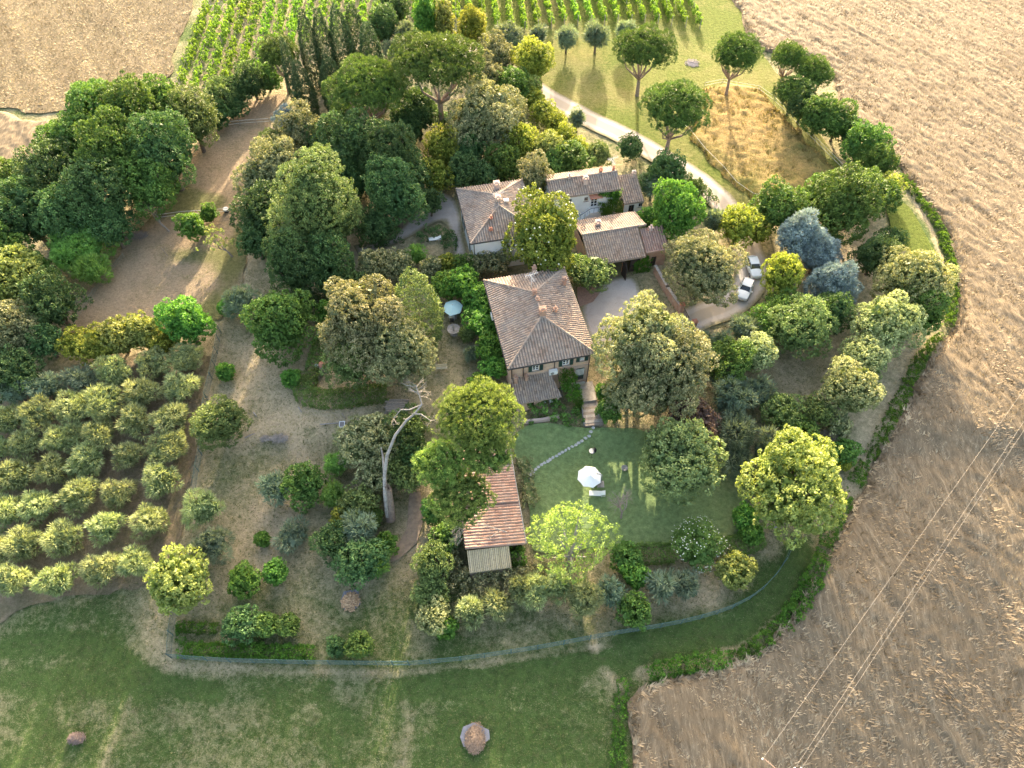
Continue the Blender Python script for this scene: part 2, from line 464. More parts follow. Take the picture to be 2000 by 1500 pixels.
ax = np.concatenate([[-4000, -1500, -600, -300, -200], np.arange(-150, -60, .8), np.arange(-60, 70, .5), np.arange(70, 171, .8), [220, 320, 600, 1500, 4000]])
ay = np.concatenate([[-3000, -800, -200, -60, -20], np.arange(-4, 110, .5), np.arange(110, 211, .8), [240, 300, 450, 800, 2000, 5000]])
X, Y = np.meshgrid(ax, ay, indexing='ij')
Z = terr(X, Y) - .06 - .10 * vnoise(X, Y, 2.3, 3) - .05 * vnoise(X, Y, 1.1, 5)
dr = dryness(X, Y)
nx, ny = X.shape
I = np.arange(nx * ny).reshape(nx, ny)
F = np.stack([I[:-1, :-1].ravel(), I[1:, :-1].ravel(), I[1:, 1:].ravel(), I[:-1, 1:].ravel()], 1)
tag(link('ground', mesh_np('ground', np.stack([X.ravel(), Y.ravel(), Z.ravel()], 1), F, GRASS, {'dry': dr.ravel()}, smooth_=True)), kind='structure')

# --- wheat field on the right: lodged straw in combed streaks
def wheat_mat(name, lo, hi, pale):
    m, t, b = new_mat(name)
    # flow-warped streaks: warp the coordinates with a slow noise, then stretch
    tc = t.nodes.new('ShaderNodeTexCoord').outputs['Object']
    wn = t.nodes.new('ShaderNodeTexNoise'); wn.inputs['Scale'].default_value = .09; wn.inputs['Detail'].default_value = 3
    t.links.new(tc, wn.inputs['Vector'])
    wm = t.nodes.new('ShaderNodeVectorMath'); wm.operation = 'MULTIPLY_ADD'
    t.links.new(wn.outputs['Color'], wm.inputs[0]); wm.inputs[1].default_value = (5, 5, 0); t.links.new(tc, wm.inputs[2])
    mp = t.nodes.new('ShaderNodeMapping'); mp.inputs['Rotation'].default_value = (0, 0, R_(-33)); mp.inputs['Scale'].default_value = (1.0, .16, 1)
    t.links.new(wm.outputs[0], mp.inputs[0])
    n1 = noise(t, 1.9, 6, .72, mp.outputs[0], .4); n2 = noise(t, 5.5, 5, .75, mp.outputs[0], .3); n3 = noise(t, .07, 4, .6)
    f = mth(t, 'ADD', mth(t, 'MULTIPLY', n1, .55), mth(t, 'MULTIPLY', n2, .45))
    col = ramp(t, f, [(.36, lo), (.46, tuple(.5 * (a + c) for a, c in zip(lo, hi))), (.54, hi), (.64, pale)])
    ms = t.nodes.new('ShaderNodeMapping'); ms.inputs['Rotation'].default_value = (0, 0, R_(-33)); ms.inputs['Scale'].default_value = (1, .012, 1)
    t.links.new(tc, ms.inputs[0]); n4 = noise(t, .75, 4, .75, ms.outputs[0])
    col = mixc(t, rng_(t, n4, .42, .62, 0, .55), col, tuple(x * .55 for x in hi))
    col = mixc(t, rng_(t, n3, .35, .65, 0, .35), col, tuple(x * .62 for x in hi))
    t.links.new(col, b.inputs['Base Color']); b.inputs['Roughness'].default_value = .85
    b.inputs['Specular IOR Level'].default_value = .15
    bump(t, b, f, .8, .22)
    return m
WHEAT = wheat_mat('ripe_wheat', (.080, .061, .038), (.240, .185, .120), (.42, .34, .23))
WHEAT_PTS = [(1440,-60),(1448,30),(1462,75),(1500,100),(1570,110),(1625,150),(1650,225),(1700,262),(1750,318),(1800,385),(1848,450),(1868,520),(1872,600),
             (1850,655),(1808,715),(1775,775),(1735,850),(1695,925),(1655,1000),(1618,1075),(1560,1180),(1500,1255),(1430,1295),(1330,1325),(1240,1345),(1228,1420),(1240,1520),
             ('w',5,-3),('w',60,-3),('w',165,-3),('w',165,60),('w',165,130),('w',165,205),('w',100,205)]
wheat_poly = wpoly(WHEAT_PTS, .35, 4)
def wheat_h(x, y, dist):
    ca, sa = math.cos(R_(-33)), math.sin(R_(-33))
    ws_ = 2 + 6 * smooth(75, 45, y); wx = x + ws_ * (vnoise(x, y, 13, 9) - .5); wy = y + ws_ * (vnoise(x, y, 12, 8) - .5)
    u = wx * ca - wy * sa; v = wx * sa + wy * ca
    h = .62 * smooth(0, 1.0, dist)
    streak = .20 * (vnoise(u, v * .10, .9, 1) - .5) + .20 * (vnoise(u, v * .25, .45, 2) - .5) + .06 * (vnoise(x, y, 3, 6) - .5) + .15 * (vnoise(x, y, .7, 7) - .5)
    return h + streak * smooth(0, .8, dist) + .03
sheet('wheat_field', wheat_poly, .36, WHEAT, 0.0, wheat_h)

# --- stubble field top left, small wheat strip below it
STUB = wheat_mat('mown_stubble', (.085, .085, .040), (.20, .155, .095), (.33, .26, .17))
def stub_h(x, y, dist):
    return .06 + .07 * (vnoise(x * 1.0 + .45 * y, y * .18, .7, 1) - .5) * smooth(0, .8, dist) + .10 * (vnoise(x, y, .6, 3) - .5)
sheet('stubble_field', wpoly([(398,-80),(375,20),(340,100),(330,150),(240,175),(130,215),(60,222),(-40,218),('w',-150,108),('w',-150,205),('w',-60,205)], .3, 7), .5, STUB, .02, stub_h)
sheet('wheat_strip', wpoly([(-60,232),(60,236),(128,240),(118,265),(70,330),(20,360),(-40,380),('w',-120,85)], .3, 8), .36, WHEAT, .02, wheat_h)

# --- pale dirt paddock strip on the left
DIRT = grass_mat('dry_paddock', (.38, .29, .195), (.16, .165, .07), (.23, .18, .12), .45)
sheet('paddock', wpoly([(555,185),(528,235),(520,300),(490,360),(472,430),(478,500),(470,560),(430,620),(330,640),(150,650),(125,630),(175,560),(240,490),(300,420),(330,370),(370,300),(425,240),(480,205)], .3, 11),
      .8, DIRT, .05, lambda x, y, d_: .10 * (vnoise(x, y, 1.6, 4) - .5) * smooth(0, 1, d_), {'dry': lambda x, y: .75 - 1.3 * smooth(.55, .8, vnoise(x, y, 6, 77)) * smooth(108, 90, y)})
MEADOW = grass_mat('green_meadow', (.27, .24, .10), (.125, .165, .030), (.20, .17, .07), .25)
sheet('meadow', wpoly([(930,-60),(930,60),(1000,110),(1060,160),(1085,195),(1150,232),(1225,268),(1300,312),(1360,350),(1410,395),(1440,425),(1500,410),(1580,400),(1650,350),(1600,260),(1540,170),(1500,120),(1450,50),(1425,-60)], .3, 22),
      .8, MEADOW, .02, lambda x, y, d_: .05 * (vnoise(x, y, 1.3, 4) - 1.0) * smooth(0, 1, d_), {'dry': lambda x, y: -.25 + 1.1 * (vnoise(x, y, 7, 31) - .45)})
sheet('verge', wpoly([(1740,385),(1770,400),(1805,450),(1832,505),(1838,560),(1800,520),(1760,470),(1735,430)], .3, 23), .7, MEADOW, .03, None, {'dry': lambda x, y: -.9 + 0 * x})
# --- golden tall meadow, upper right
GOLD = grass_mat('golden_meadow', (.37, .26, .11), (.15, .17, .045), (.20, .16, .06), .35)
GOLDP = wpoly([(1385,170),(1480,172),(1530,225),(1590,290),(1640,340),(1620,380),(1560,400),(1490,400),(1420,345),(1345,262),(1370,215)], .8, 12)
sheet('golden_meadow', GOLDP, .45, GOLD, .04, lambda x, y, d_: .5 * (vnoise(x, y, 1.1, 14) * .6 + vnoise(x, y, .5, 4) * .4) * smooth(0, 1.2, d_), {'dry': lambda x, y: -.25 + .5 * smooth(0, 5, near_poly(x, y, GOLDP)[0]) + .6 * smooth(90, 112, y)})
SOILM = grass_mat('orchard_soil', (.30, .235, .165), (.12, .13, .06), (.20, .145, .10), .5)
sheet('orchard_ground', wpoly([(-80,740),(60,735),(200,715),(300,690),(395,690),(400,740),(385,830),(372,920),(362,1020),(330,1100),(290,1140),(180,1165),(60,1180),(-80,1190)], .5, 21),
      .7, SOILM, .05, lambda x, y, d_: .12 * (vnoise(x, y, 1.2, 4) - .5) * smooth(0, 1, d_), {'dry': lambda x, y: .45 + 0 * x})
# --- lawn in front of the brick house
LAWN = grass_mat('lawn', (.36, .38, .19), (.215, .305, .125), (.20, .21, .10), .25)
sheet('lawn', wpoly([(1012,845),(1060,825),(1140,835),(1240,838),(1300,860),(1420,880),(1460,950),(1450,1040),(1400,1060),(1320,1062),(1230,1068),(1130,1072),(1045,1078),(1035,1000),(1020,930),(1005,880)], .15, 13),
      .7, LAWN, .07, None, {'dry': lambda x, y: -.6 + .7 * smooth(20, 30, x)})
# --- gravel
def gravel_mat(name, c, c2, streak=False):
    m, t, b = new_mat(name)
    n1 = noise(t, .5, 6, .7, dist=.4); n2 = noise(t, 14, 4, .8); n3 = noise(t, 2.2, 6, .75)
    col = mixc(t, rng_(t, n1, .35, .65), c, c2)
    col = mixc(t, rng_(t, n2, .35, .68, 0, .55), col, tuple(x * .62 for x in c))
    col = mixc(t, rng_(t, n3, .58, .7, 0, .5), col, (.22, .19, .13))
    e = nd(t, 'ShaderNodeAttribute', attribute_name='edge')
    edge = rng_(t, mth(t, 'ADD', e.outputs['Fac'], mth(t, 'MULTIPLY', n3, -.9)), -.3, .35)
    col = mixc(t, edge, (.20, .18, .10), col)
    if streak:
        mid = rng_(t, mth(t, 'ADD', e.outputs['Fac'], mth(t, 'MULTIPLY', n1, .6)), 1.55, 1.9)
        col = mixc(t, mth(t, 'MULTIPLY', mid, .75), col, (.34, .29, .23))
    t.links.new(col, b.inputs['Base Color']); b.inputs['Roughness'].default_value = .95
    bump(t, b, n2, .5, .04)
    return m
GRAVEL = gravel_mat('pale_gravel', (.40, .36, .33), (.50, .45, .41))
ROADM = gravel_mat('gravel_track', (.45, .40, .36), (.53, .47, .42), True)
def ribbon(pts, wpx):
    """centre line pixels + width in metres -> outline"""
    c = [Vector(PT(*p)[:2]) for p in pts]; L = []; Rr = []
    dense = []
    for i in range(len(c) - 1):
        a, b, cc, e = c[max(i - 1, 0)], c[i], c[i + 1], c[min(i + 2, len(c) - 1)]
        for q in range(8):
            t = q / 8
            dense.append(.5 * ((2 * b) + (-a + cc) * t + (2 * a - 5 * b + 4 * cc - e) * t * t + (-a + 3 * b - 3 * cc + e) * t ** 3))
    dense.append(c[-1]); r = random.Random(5)
    for i, q in enumerate(dense):
        t = (dense[min(i + 1, len(dense) - 1)] - dense[max(i - 1, 0)]).normalized(); n = Vector((-t.y, t.x))
        L.append(tuple(q + n * (wpx / 2 + r.uniform(-.08, .08)))); Rr.append(tuple(q - n * (wpx / 2 + r.uniform(-.08, .08))))
    return L + Rr[::-1]
sheet('gravel_road', ribbon([(905,75),(960,120),(1020,158),(1075,192),(1150,232),(1225,268),(1300,312),(1360,350),(1410,395),(1440,440),(1462,490),(1470,530),(1455,568),(1420,597),(1370,616),(1335,632),(1300,640)], 4.7), .55, ROADM, .06)
sheet('courtyard', wpoly([(1190,545),(1235,540),(1252,570),(1262,608),(1290,640),(1350,650),(1330,680),(1250,690),(1180,690),(1150,660),(1135,600),(1160,570)], .05, 15), .7, GRAVEL, .045)
sheet('villa_path', wpoly([(835,370),(885,385),(900,420),(905,470),(915,500),(890,505),(880,470),(868,432),(830,445),(790,470),(700,500),(690,480),(760,465),(800,425)], .1, 16), .7, GRAVEL, .05)
BRICKPAVE = plain('brick_edging', (.30, .20, .16), .9, .3, 5)
sheet('planting_bed', wpoly([(1128,555),(1150,548),(1172,572),(1158,590),(1132,600)], .05, 17), .5, BRICKPAVE, .09)
sheet('shed_path', wpoly([(800,960),(822,960),(826,1020),(815,1060),(780,1090),(745,1110),(735,1100),(775,1070),(795,1030)], .1, 18), .7, plain('trodden_soil', (.26, .20, .15), .95, .3, 2, bmp=.5), .05)
# ---------------------------------------------------------------- foliage
KIND = {
 # name: base, tip, translucency, leaf length, leaf width, spike (0 random .. 1 outward), clump radius, clump spacing, leaves per clump, lobe fraction, n lobes
 'oak': dict(b=(.038,.078,.018), t=(.150,.250,.055), tr=.25, L=.40, W=.25, sp=.35, cr=.52, cs=.74, n=24, lf=.34, nl=20),
 'dark': dict(b=(.030,.062,.022), t=(.115,.185,.060), tr=.2, L=.36, W=.21, sp=.4, cr=.5, cs=.74, n=24, lf=.34, nl=20),
 'holm': dict(b=(.045,.072,.026), t=(.42,.39,.21), tr=.2, L=.32, W=.19, sp=.35, cr=.38, cs=.60, n=20, lf=.28, nl=30),
 'cream': dict(b=(.050,.085,.022), t=(.62,.58,.28), tr=.2, L=.25, W=.17, sp=.3, cr=.28, cs=.46, n=17, lf=.28, nl=30),
 'bright': dict(b=(.035,.095,.018), t=(.17,.31,.055), tr=.3, L=.40, W=.27, sp=.35, cr=.48, cs=.68, n=22, lf=.34, nl=18),
 'yellow': dict(b=(.070,.105,.016), t=(.40,.41,.075), tr=.32, L=.34, W=.21, sp=.35, cr=.44, cs=.66, n=20, lf=.32, nl=20),
 'lime': dict(b=(.08,.13,.028), t=(.36,.42,.13), tr=.35, L=.30, W=.16, sp=.2, cr=.44, cs=.80, n=20, lf=.34, nl=20),
 'maple': dict(b=(.060,.098,.022), t=(.43,.45,.14), tr=.32, L=.34, W=.25, sp=.25, cr=.40, cs=.62, n=20, lf=.28, nl=28),
 'olive': dict(b=(.078,.112,.045), t=(.44,.47,.23), tr=.3, L=.62, W=.105, sp=.75, cr=.50, cs=.60, n=30, lf=.38, nl=10),
 'grey': dict(b=(.062,.092,.058), t=(.27,.33,.22), tr=.25, L=.80, W=.11, sp=.8, cr=.55, cs=.64, n=22, lf=.38, nl=9),
 'magnolia': dict(b=(.040,.070,.012), t=(.30,.31,.055), tr=.2, L=.38, W=.2, sp=.35, cr=.44, cs=.66, n=22, lf=.30, nl=24),
 'ash': dict(b=(.045,.078,.030), t=(.34,.38,.15), tr=.25, L=.34, W=.22, sp=.3, cr=.42, cs=.64, n=20, lf=.28, nl=28),
 'pine': dict(b=(.028,.060,.014), t=(.19,.275,.055), tr=.12, L=.40, W=.09, sp=.88, cr=.40, cs=.64, n=36, lf=.24, nl=38),
 'hero': dict(b=(.040,.085,.016), t=(.36,.45,.11), tr=.15, L=.34, W=.08, sp=.9, cr=.36, cs=.60, n=40, lf=.19, nl=52),
 'cypress': dict(b=(.022,.046,.018), t=(.10,.145,.060), tr=.1, L=.38, W=.11, sp=.5, cr=.34, cs=.44, n=20, lf=.4, nl=10),
 'cedar': dict(b=(.085,.118,.118), t=(.36,.43,.42), tr=.1, L=.50, W=.11, sp=.75, cr=.40, cs=.56, n=34, lf=.28, nl=24),
 'feather': dict(b=(.08,.16,.035), t=(.30,.44,.12), tr=.4, L=.60, W=.10, sp=.6, cr=.48, cs=.66, n=30, lf=.36, nl=12),
 'brown': dict(b=(.048,.076,.024), t=(.22,.28,.09), tr=.2, L=.32, W=.17, sp=.4, cr=.44, cs=.64, n=22, lf=.32, nl=22),
 'purple': dict(b=(.06,.038,.034), t=(.26,.19,.16), tr=.3, L=.3, W=.18, sp=.4, cr=.42, cs=.6, n=22, lf=.42, nl=9),
 'box':    dict(b=(.060,.100,.024), t=(.18,.25,.065), tr=.25, L=.22, W=.13, sp=.3, cr=.26, cs=.36, n=18, lf=.4, nl=9),
 'vine':   dict(b=(.045,.11,.014), t=(.24,.38,.05), tr=.42, L=.40, W=.28, sp=.3, cr=.36, cs=.5, n=14, lf=.4, nl=9),
}
for v_ in KIND.values():          # finer leaves, more of them
    v_['L'] *= .86; v_['W'] *= .86; v_['n'] = int(v_['n'] * 1.15); v_['cr'] *= .86
KIND['weed'] = dict(b=(.030, .075, .012), t=(.13, .24, .035), tr=.3, L=.30, W=.12, sp=.6, cr=.30, cs=.42, n=22, lf=.4, nl=9)
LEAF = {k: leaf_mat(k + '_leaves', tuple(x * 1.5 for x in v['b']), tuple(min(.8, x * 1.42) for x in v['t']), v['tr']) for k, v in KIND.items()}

def unit(a): return a / (np.linalg.norm(a, axis=-1, keepdims=True) + 1e-9)

def leaves(cc, cn, K, g, ctone=None, topbias=.35, fill=1.0):
    """leaf cards around clump centres cc with outward normals cn -> V, F, tone"""
    n = max(3, int(K['n'] * fill)); m = len(cc)
    rd = unit(g.normal(size=(m, n, 3)))
    rd = np.where((rd * cn[:, None]).sum(-1, keepdims=True) < -.25, -rd, rd)
    rad = K['cr'] * g.uniform(.35, 1.0, (m, n, 1)) ** .5 * g.uniform(.75, 1.3, (m, 1, 1))
    pos = cc[:, None] + rd * rad
    ax = unit(rd * K['sp'] + unit(g.normal(size=(m, n, 3))) * (1.05 - K['sp']) + cn[:, None] * .25)
    nn = unit(unit(g.normal(size=(m, n, 3))) * .8 + rd * .7 + np.array([0, 0, .35]))
    sd = unit(np.cross(ax, nn))
    L = K['L'] * g.uniform(.65, 1.25, (m, n, 1)); W = K['W'] * g.uniform(.7, 1.2, (m, n, 1))
    a = pos - ax * L * .4; c = pos + ax * L * .6
    b = pos + sd * W * .5; e = pos - sd * W * .5
    V = np.stack([a, b, c, e], 2).reshape(-1, 3)
    N = m * n
    F = np.arange(N * 4).reshape(N, 4)
    if ctone is None: ctone = g.uniform(0, 1, m)
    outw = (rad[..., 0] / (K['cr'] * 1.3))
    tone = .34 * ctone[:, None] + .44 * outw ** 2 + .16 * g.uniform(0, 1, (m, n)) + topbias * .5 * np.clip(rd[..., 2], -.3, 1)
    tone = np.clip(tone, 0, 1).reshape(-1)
    return V, F, np.repeat(tone, 4)

def fib(n, g, jit=.25):
    i = np.arange(n) + .5
    ph = np.arccos(1 - 2 * i / n); th = math.pi * (1 + 5 ** .5) * i
    v = np.stack([np.cos(th) * np.sin(ph), np.sin(th) * np.sin(ph), np.cos(ph)], 1)
    return unit(v + g.normal(size=v.shape) * jit)

def crown_arrays(kind, R, az, seed, form='round'):
    K = KIND[kind]; g = np.random.default_rng(seed)
    if form != 'spindle':                # leaf sprays stand out beyond the clump centres
        k_ = .55 * K['cr'] + .30 * K['L']; r_ = az / R; R = max(R * .6, R - k_); az = R * r_
    S = np.array([1, 1, az / R])
    if form == 'spindle':                                   # cypress: narrow flame
        H2 = az; hs = np.arange(-H2, H2, K['cs'] * .8); cc = []; cn = []
        for h in hs:
            t = (h + H2) / (2 * H2); r = R * (math.sin(math.pi * min(1, t * .82 + .16)) ** .7) * (1 - .25 * t)
            k = max(3, int(2 * math.pi * r / K['cs']))
            th = g.uniform(0, 6.28) + np.arange(k) * 2 * math.pi / k + g.normal(size=k) * .15
            rr = r * g.uniform(.78, 1.08, k)
            cc.append(np.stack([rr * np.cos(th), rr * np.sin(th), h + g.normal(size=k) * .2], 1)); cn.append(np.stack([np.cos(th), np.sin(th), np.full(k, .7)], 1))
        cc = np.concatenate(cc); cn = unit(np.concatenate(cn))
        V, F, T = leaves(cc, cn, K, g); return V, F, T, cc[::9], None
    if form == 'umbrella':
        dirs = fib(int(K['nl'] * 1.9), g, .12); dirs = dirs[dirs[:, 2] > -.45]
        lc = dirs * np.array([R * .72, R * .72, az * .62]) * g.uniform(.8, 1.14, (len(dirs), 1)); lc[:, 2] = np.maximum(lc[:, 2], -.32 * az)
        lr = R * K['lf'] * .82 * g.uniform(.75, 1.2, len(lc))
        S = np.array([1, 1, min(1, az / R * 1.25)])
    else:
        dirs = fib(K['nl'], g, .18); dirs = dirs[dirs[:, 2] > -.8]
        inner = (1 - K['lf'] * .92)
        wob = .09 if kind == 'cream' else .20 if kind not in ('olive', 'grey', 'cedar') else .34
        lc = dirs * R * inner * g.uniform(1 - wob * 1.3, 1 + wob, (len(dirs), 1)) * S
        lc[:, :2] += g.normal(size=(len(lc), 2)) * R * .05
        lr = R * K['lf'] * g.uniform(.6, 1.35, len(lc))
        if form == 'cone':
            tz = (lc[:, 2] / az + 1) / 2; lc[:, :2] *= (1.25 - .85 * tz)[:, None]; lr *= (1.2 - .55 * tz)
        lc = np.vstack([lc, [[0, 0, 0]]]); lr = np.append(lr, R * (1 - K['lf']) * (.9 if kind not in ('olive', 'grey') else .75))
    cc = []; cn = []; ct = []
    for i in range(len(lc)):
        r = lr[i]; k = max(6, int(4 * math.pi * r * r * (.5 + .5 * S[2]) / (K['cs'] ** 2) * .8))
        dd = fib(k, g, .10)
        push = np.where(g.random((k, 1)) < (.10 if kind != 'cream' else .02), g.uniform(1.1, 1.32, (k, 1)), g.uniform(.84, 1.08, (k, 1)))
        c = lc[i] + dd * r * S * push
        keep = (dd[:, 2] > (-.7 if form != 'umbrella' else -.55))
        for j in range(len(lc)):
            if j == i: continue
            q = (c - lc[j]) / S; keep &= (np.linalg.norm(q, axis=1) > lr[j] * .86)
        c = c[keep]; dd = dd[keep]
        ctr = unit(c / S)
        cc.append(c); cn.append(unit(dd * .7 + ctr * .4)); ct.append(np.clip(g.uniform(0, 1) * .5 + g.uniform(0, 1, len(c)) * .6, 0, 1))
    cc = np.concatenate(cc); cn = np.concatenate(cn); ct = np.concatenate(ct)
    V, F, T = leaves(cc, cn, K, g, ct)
    # inner foliage: larger leaf clusters that close the crown's inside
    if kind != 'lime':
        nf = int(26 * R * R * (az / R)) + 30; q = unit(g.normal(size=(nf, 3))) * g.uniform(.3, 1, (nf, 1)) ** .5 * np.array([R, R, az]) * (.72 if form != 'umbrella' else .74)
        if form == 'umbrella': q[:, 2] = np.abs(q[:, 2]) * .9 - .12 * az
        if form == 'cone': q[:, :2] *= (1.2 - .75 * (q[:, 2:3] / az + 1) / 2)
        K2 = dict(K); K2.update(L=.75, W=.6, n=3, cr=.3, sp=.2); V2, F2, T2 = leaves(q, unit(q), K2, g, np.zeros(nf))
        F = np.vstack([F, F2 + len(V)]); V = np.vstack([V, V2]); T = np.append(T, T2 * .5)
    return V, F, T, lc, (cc, cn)

CACHE = {}
CLS = [.7, .9, 1.2, 1.6, 2.1, 2.7, 3.5, 4.5, 5.8, 7.5]
def get_crown(kind, R, az, form, seed):
    k = min(CLS, key=lambda c: abs(math.log(c / R))); ratio = round(az / R * 4) / 4
    ratio = max(.5, ratio) if form != 'spindle' else round(az / R)
    key = (kind, k, ratio, form, seed % 2)
    if key not in CACHE:
        V, F, T, lc, cl = crown_arrays(kind, k, k * ratio, hash_(key), form)
        CACHE[key] = (mesh_np(kind + '_crown', V, F, LEAF[kind], {'tone': T}), lc, k, k * ratio, cl)
    return CACHE[key]
def hash_(k):
    h = 7
    for ch in str(k): h = (h * 131 + ord(ch)) % 1000003
    return h

TCACHE = {}
def get_trunk(key, lc, R, az, clear, mat, form):
    k = (key, round(clear * 2), mat.name)
    if k in TCACHE: return TCACHE[k]
    r = random.Random(hash_(k)); mb = MB(); H = clear + az
    tr = max(.06, .045 * R + .022 * H) * (.72 if form == 'umbrella' else 1)
    top = Vector((r.uniform(-.1, .1) * R, r.uniform(-.1, .1) * R, H * .98))
    fork = .95 * clear + .15 * az if form != 'umbrella' else clear * .72
    f = Vector((top.x * .4, top.y * .4, max(.3, fork)))
    mb.tube([(0, 0, -.4), (0, 0, .15), f * .5, f], [tr * 1.5, tr * 1.1, tr, tr * .85], 8)
    if form != 'spindle':
        cand = [Vector(q) for q in lc]; r.shuffle(cand)
        for q in cand[:11 if form == 'umbrella' else 8]:
            e = Vector((q.x, q.y, H + q.z)); m_ = f.lerp(e, .5) + Vector((q.x * .12, q.y * .12, -.08 * H if form == 'umbrella' else .1))
            mb.tube([f - Vector((0, 0, .15)), m_, f.lerp(e, .97)], [tr * .55, tr * .36, tr * .1], 6)
    else: mb.tube([f, top], [tr * .8, tr * .2], 6)
    TCACHE[k] = mb.mesh('trunk', mat); return TCACHE[k]

KINDNAME = {'oak': 'oak_tree', 'dark': 'evergreen_tree', 'holm': 'holm_oak', 'cream': 'flowering_tree', 'bright': 'leafy_tree', 'yellow': 'yellow_green_tree', 'lime': 'sparse_tree',
            'maple': 'maple_tree', 'olive': 'olive_tree', 'grey': 'olive_tree', 'pine': 'umbrella_pine', 'hero': 'umbrella_pine', 'cypress': 'cypress_tree', 'cedar': 'blue_cedar',
            'ash': 'ash_tree', 'magnolia': 'magnolia_tree', 'feather': 'bamboo_clump', 'brown': 'evergreen_tree', 'purple': 'purple_shrub', 'box': 'shrub', 'vine': 'shrub'}
TREEN = [0]
def plant(kind, u, v, rpx, azr, clear, label, form='round', group=None, name=None, cat=None, lean=(0, 0), rot=None, bark=None):
    """u,v: where the crown's middle shows in the photo; rpx its half width in photo pixels; azr height/width; clear: bare trunk below"""
    TREEN[0] += 1; r = random.Random(TREEN[0] * 77 + 5)
    rpx *= 1.07
    if rpx < 36 and group != 'olive grove rows' and form == 'round': rpx *= 1.10
    if kind not in ('pine', 'lime') and form != 'spindle': clear *= .6; azr *= 1.08
    if form == 'umbrella': azr *= 1.15
    if kind in ('dark', 'holm', 'oak', 'brown') and rpx > 32: rpx *= 1.07; azr *= 1.04
    R = rpx / PPM(u, v, 4)
    for _ in range(3):
        az = R * azr; x, y, z = PT(u, v, clear + az); R = rpx / PPM(u, v, z + clear + az)
    az = R * azr
    me, lc, kR, kaz, cl = get_crown(kind, R, az, form, r.randrange(2))
    rz = r.uniform(0, 6.28) if rot is None else rot
    shrub = clear < .35 and R < 2.6
    name = name or ('shrub' if shrub and kind not in ('olive', 'grey', 'feather', 'purple') else KINDNAME[kind])
    cat = cat or {'shrub': 'shrub', 'bamboo_clump': 'bamboo', 'purple_shrub': 'shrub'}.get(name, 'tree')
    if shrub and kind not in ('olive', 'grey'):
        o = link(name, me); tag(o, label, cat, group); o.location = (x, y, z + clear + az * .92); o.rotation_euler = (0, 0, rz)
        o.scale = (R / kR * r.uniform(.88, 1.1), R / kR * r.uniform(.88, 1.1), az / kaz * r.uniform(.9, 1.08)); return o
    e = empty(name, (x - lean[0], y - lean[1], z), 0, label, cat, group)
    c = link('crown', me, e); c.location = (lean[0], lean[1], clear + az); c.rotation_euler = (0, 0, rz)
    c.scale = (R / kR * r.uniform(.86, 1.14), R / kR * r.uniform(.86, 1.14), az / kaz * r.uniform(.92, 1.08)); c.rotation_euler = (r.uniform(-.1, .1), r.uniform(-.1, .1), rz)
    bm_ = bark or (BARK_PINE if kind in ('pine', 'hero') else BARK)
    sxy = R / kR; kh = (clear + az)
    tm = get_trunk((kind, kR, kaz, form), [tuple(q) for q in lc], kR, kaz, clear, bm_, form)
    t = link('trunk', tm, e); t.rotation_euler = (0, 0, rz); t.scale = (sxy, sxy, kh / (clear + kaz))
    if lean != (0, 0):
        t.matrix_parent_inverse = Matrix.Identity(4)
        sh = Matrix.Identity(4); sh[0][2] = lean[0] / kh; sh[1][2] = lean[1] / kh
        me2 = tm.copy(); M = Matrix.Rotation(-rz, 4, 'Z') @ sh @ Matrix.Rotation(rz, 4, 'Z')
        # shear the trunk's own mesh so that it reaches the leaning crown
        sx = Matrix.Diagonal((sxy, sxy, kh / (clear + kaz), 1)); me2.transform(sx.inverted() @ M @ sx); t.data = me2
    return e

def leaf_thing(name, cc, cn, kind, seed, parent=None, fill=1.0, label=None, cat=None, group=None, kindtag=None, topbias=.35):
    g = np.random.default_rng(seed)
    V, F, T = leaves(np.asarray(cc, float), unit(np.asarray(cn, float)), KIND[kind], g, None, topbias, fill)
    o = link(name, mesh_np(name, V, F, LEAF[kind], {'tone': T}), parent)
    return tag(o, label, cat, group, kindtag)

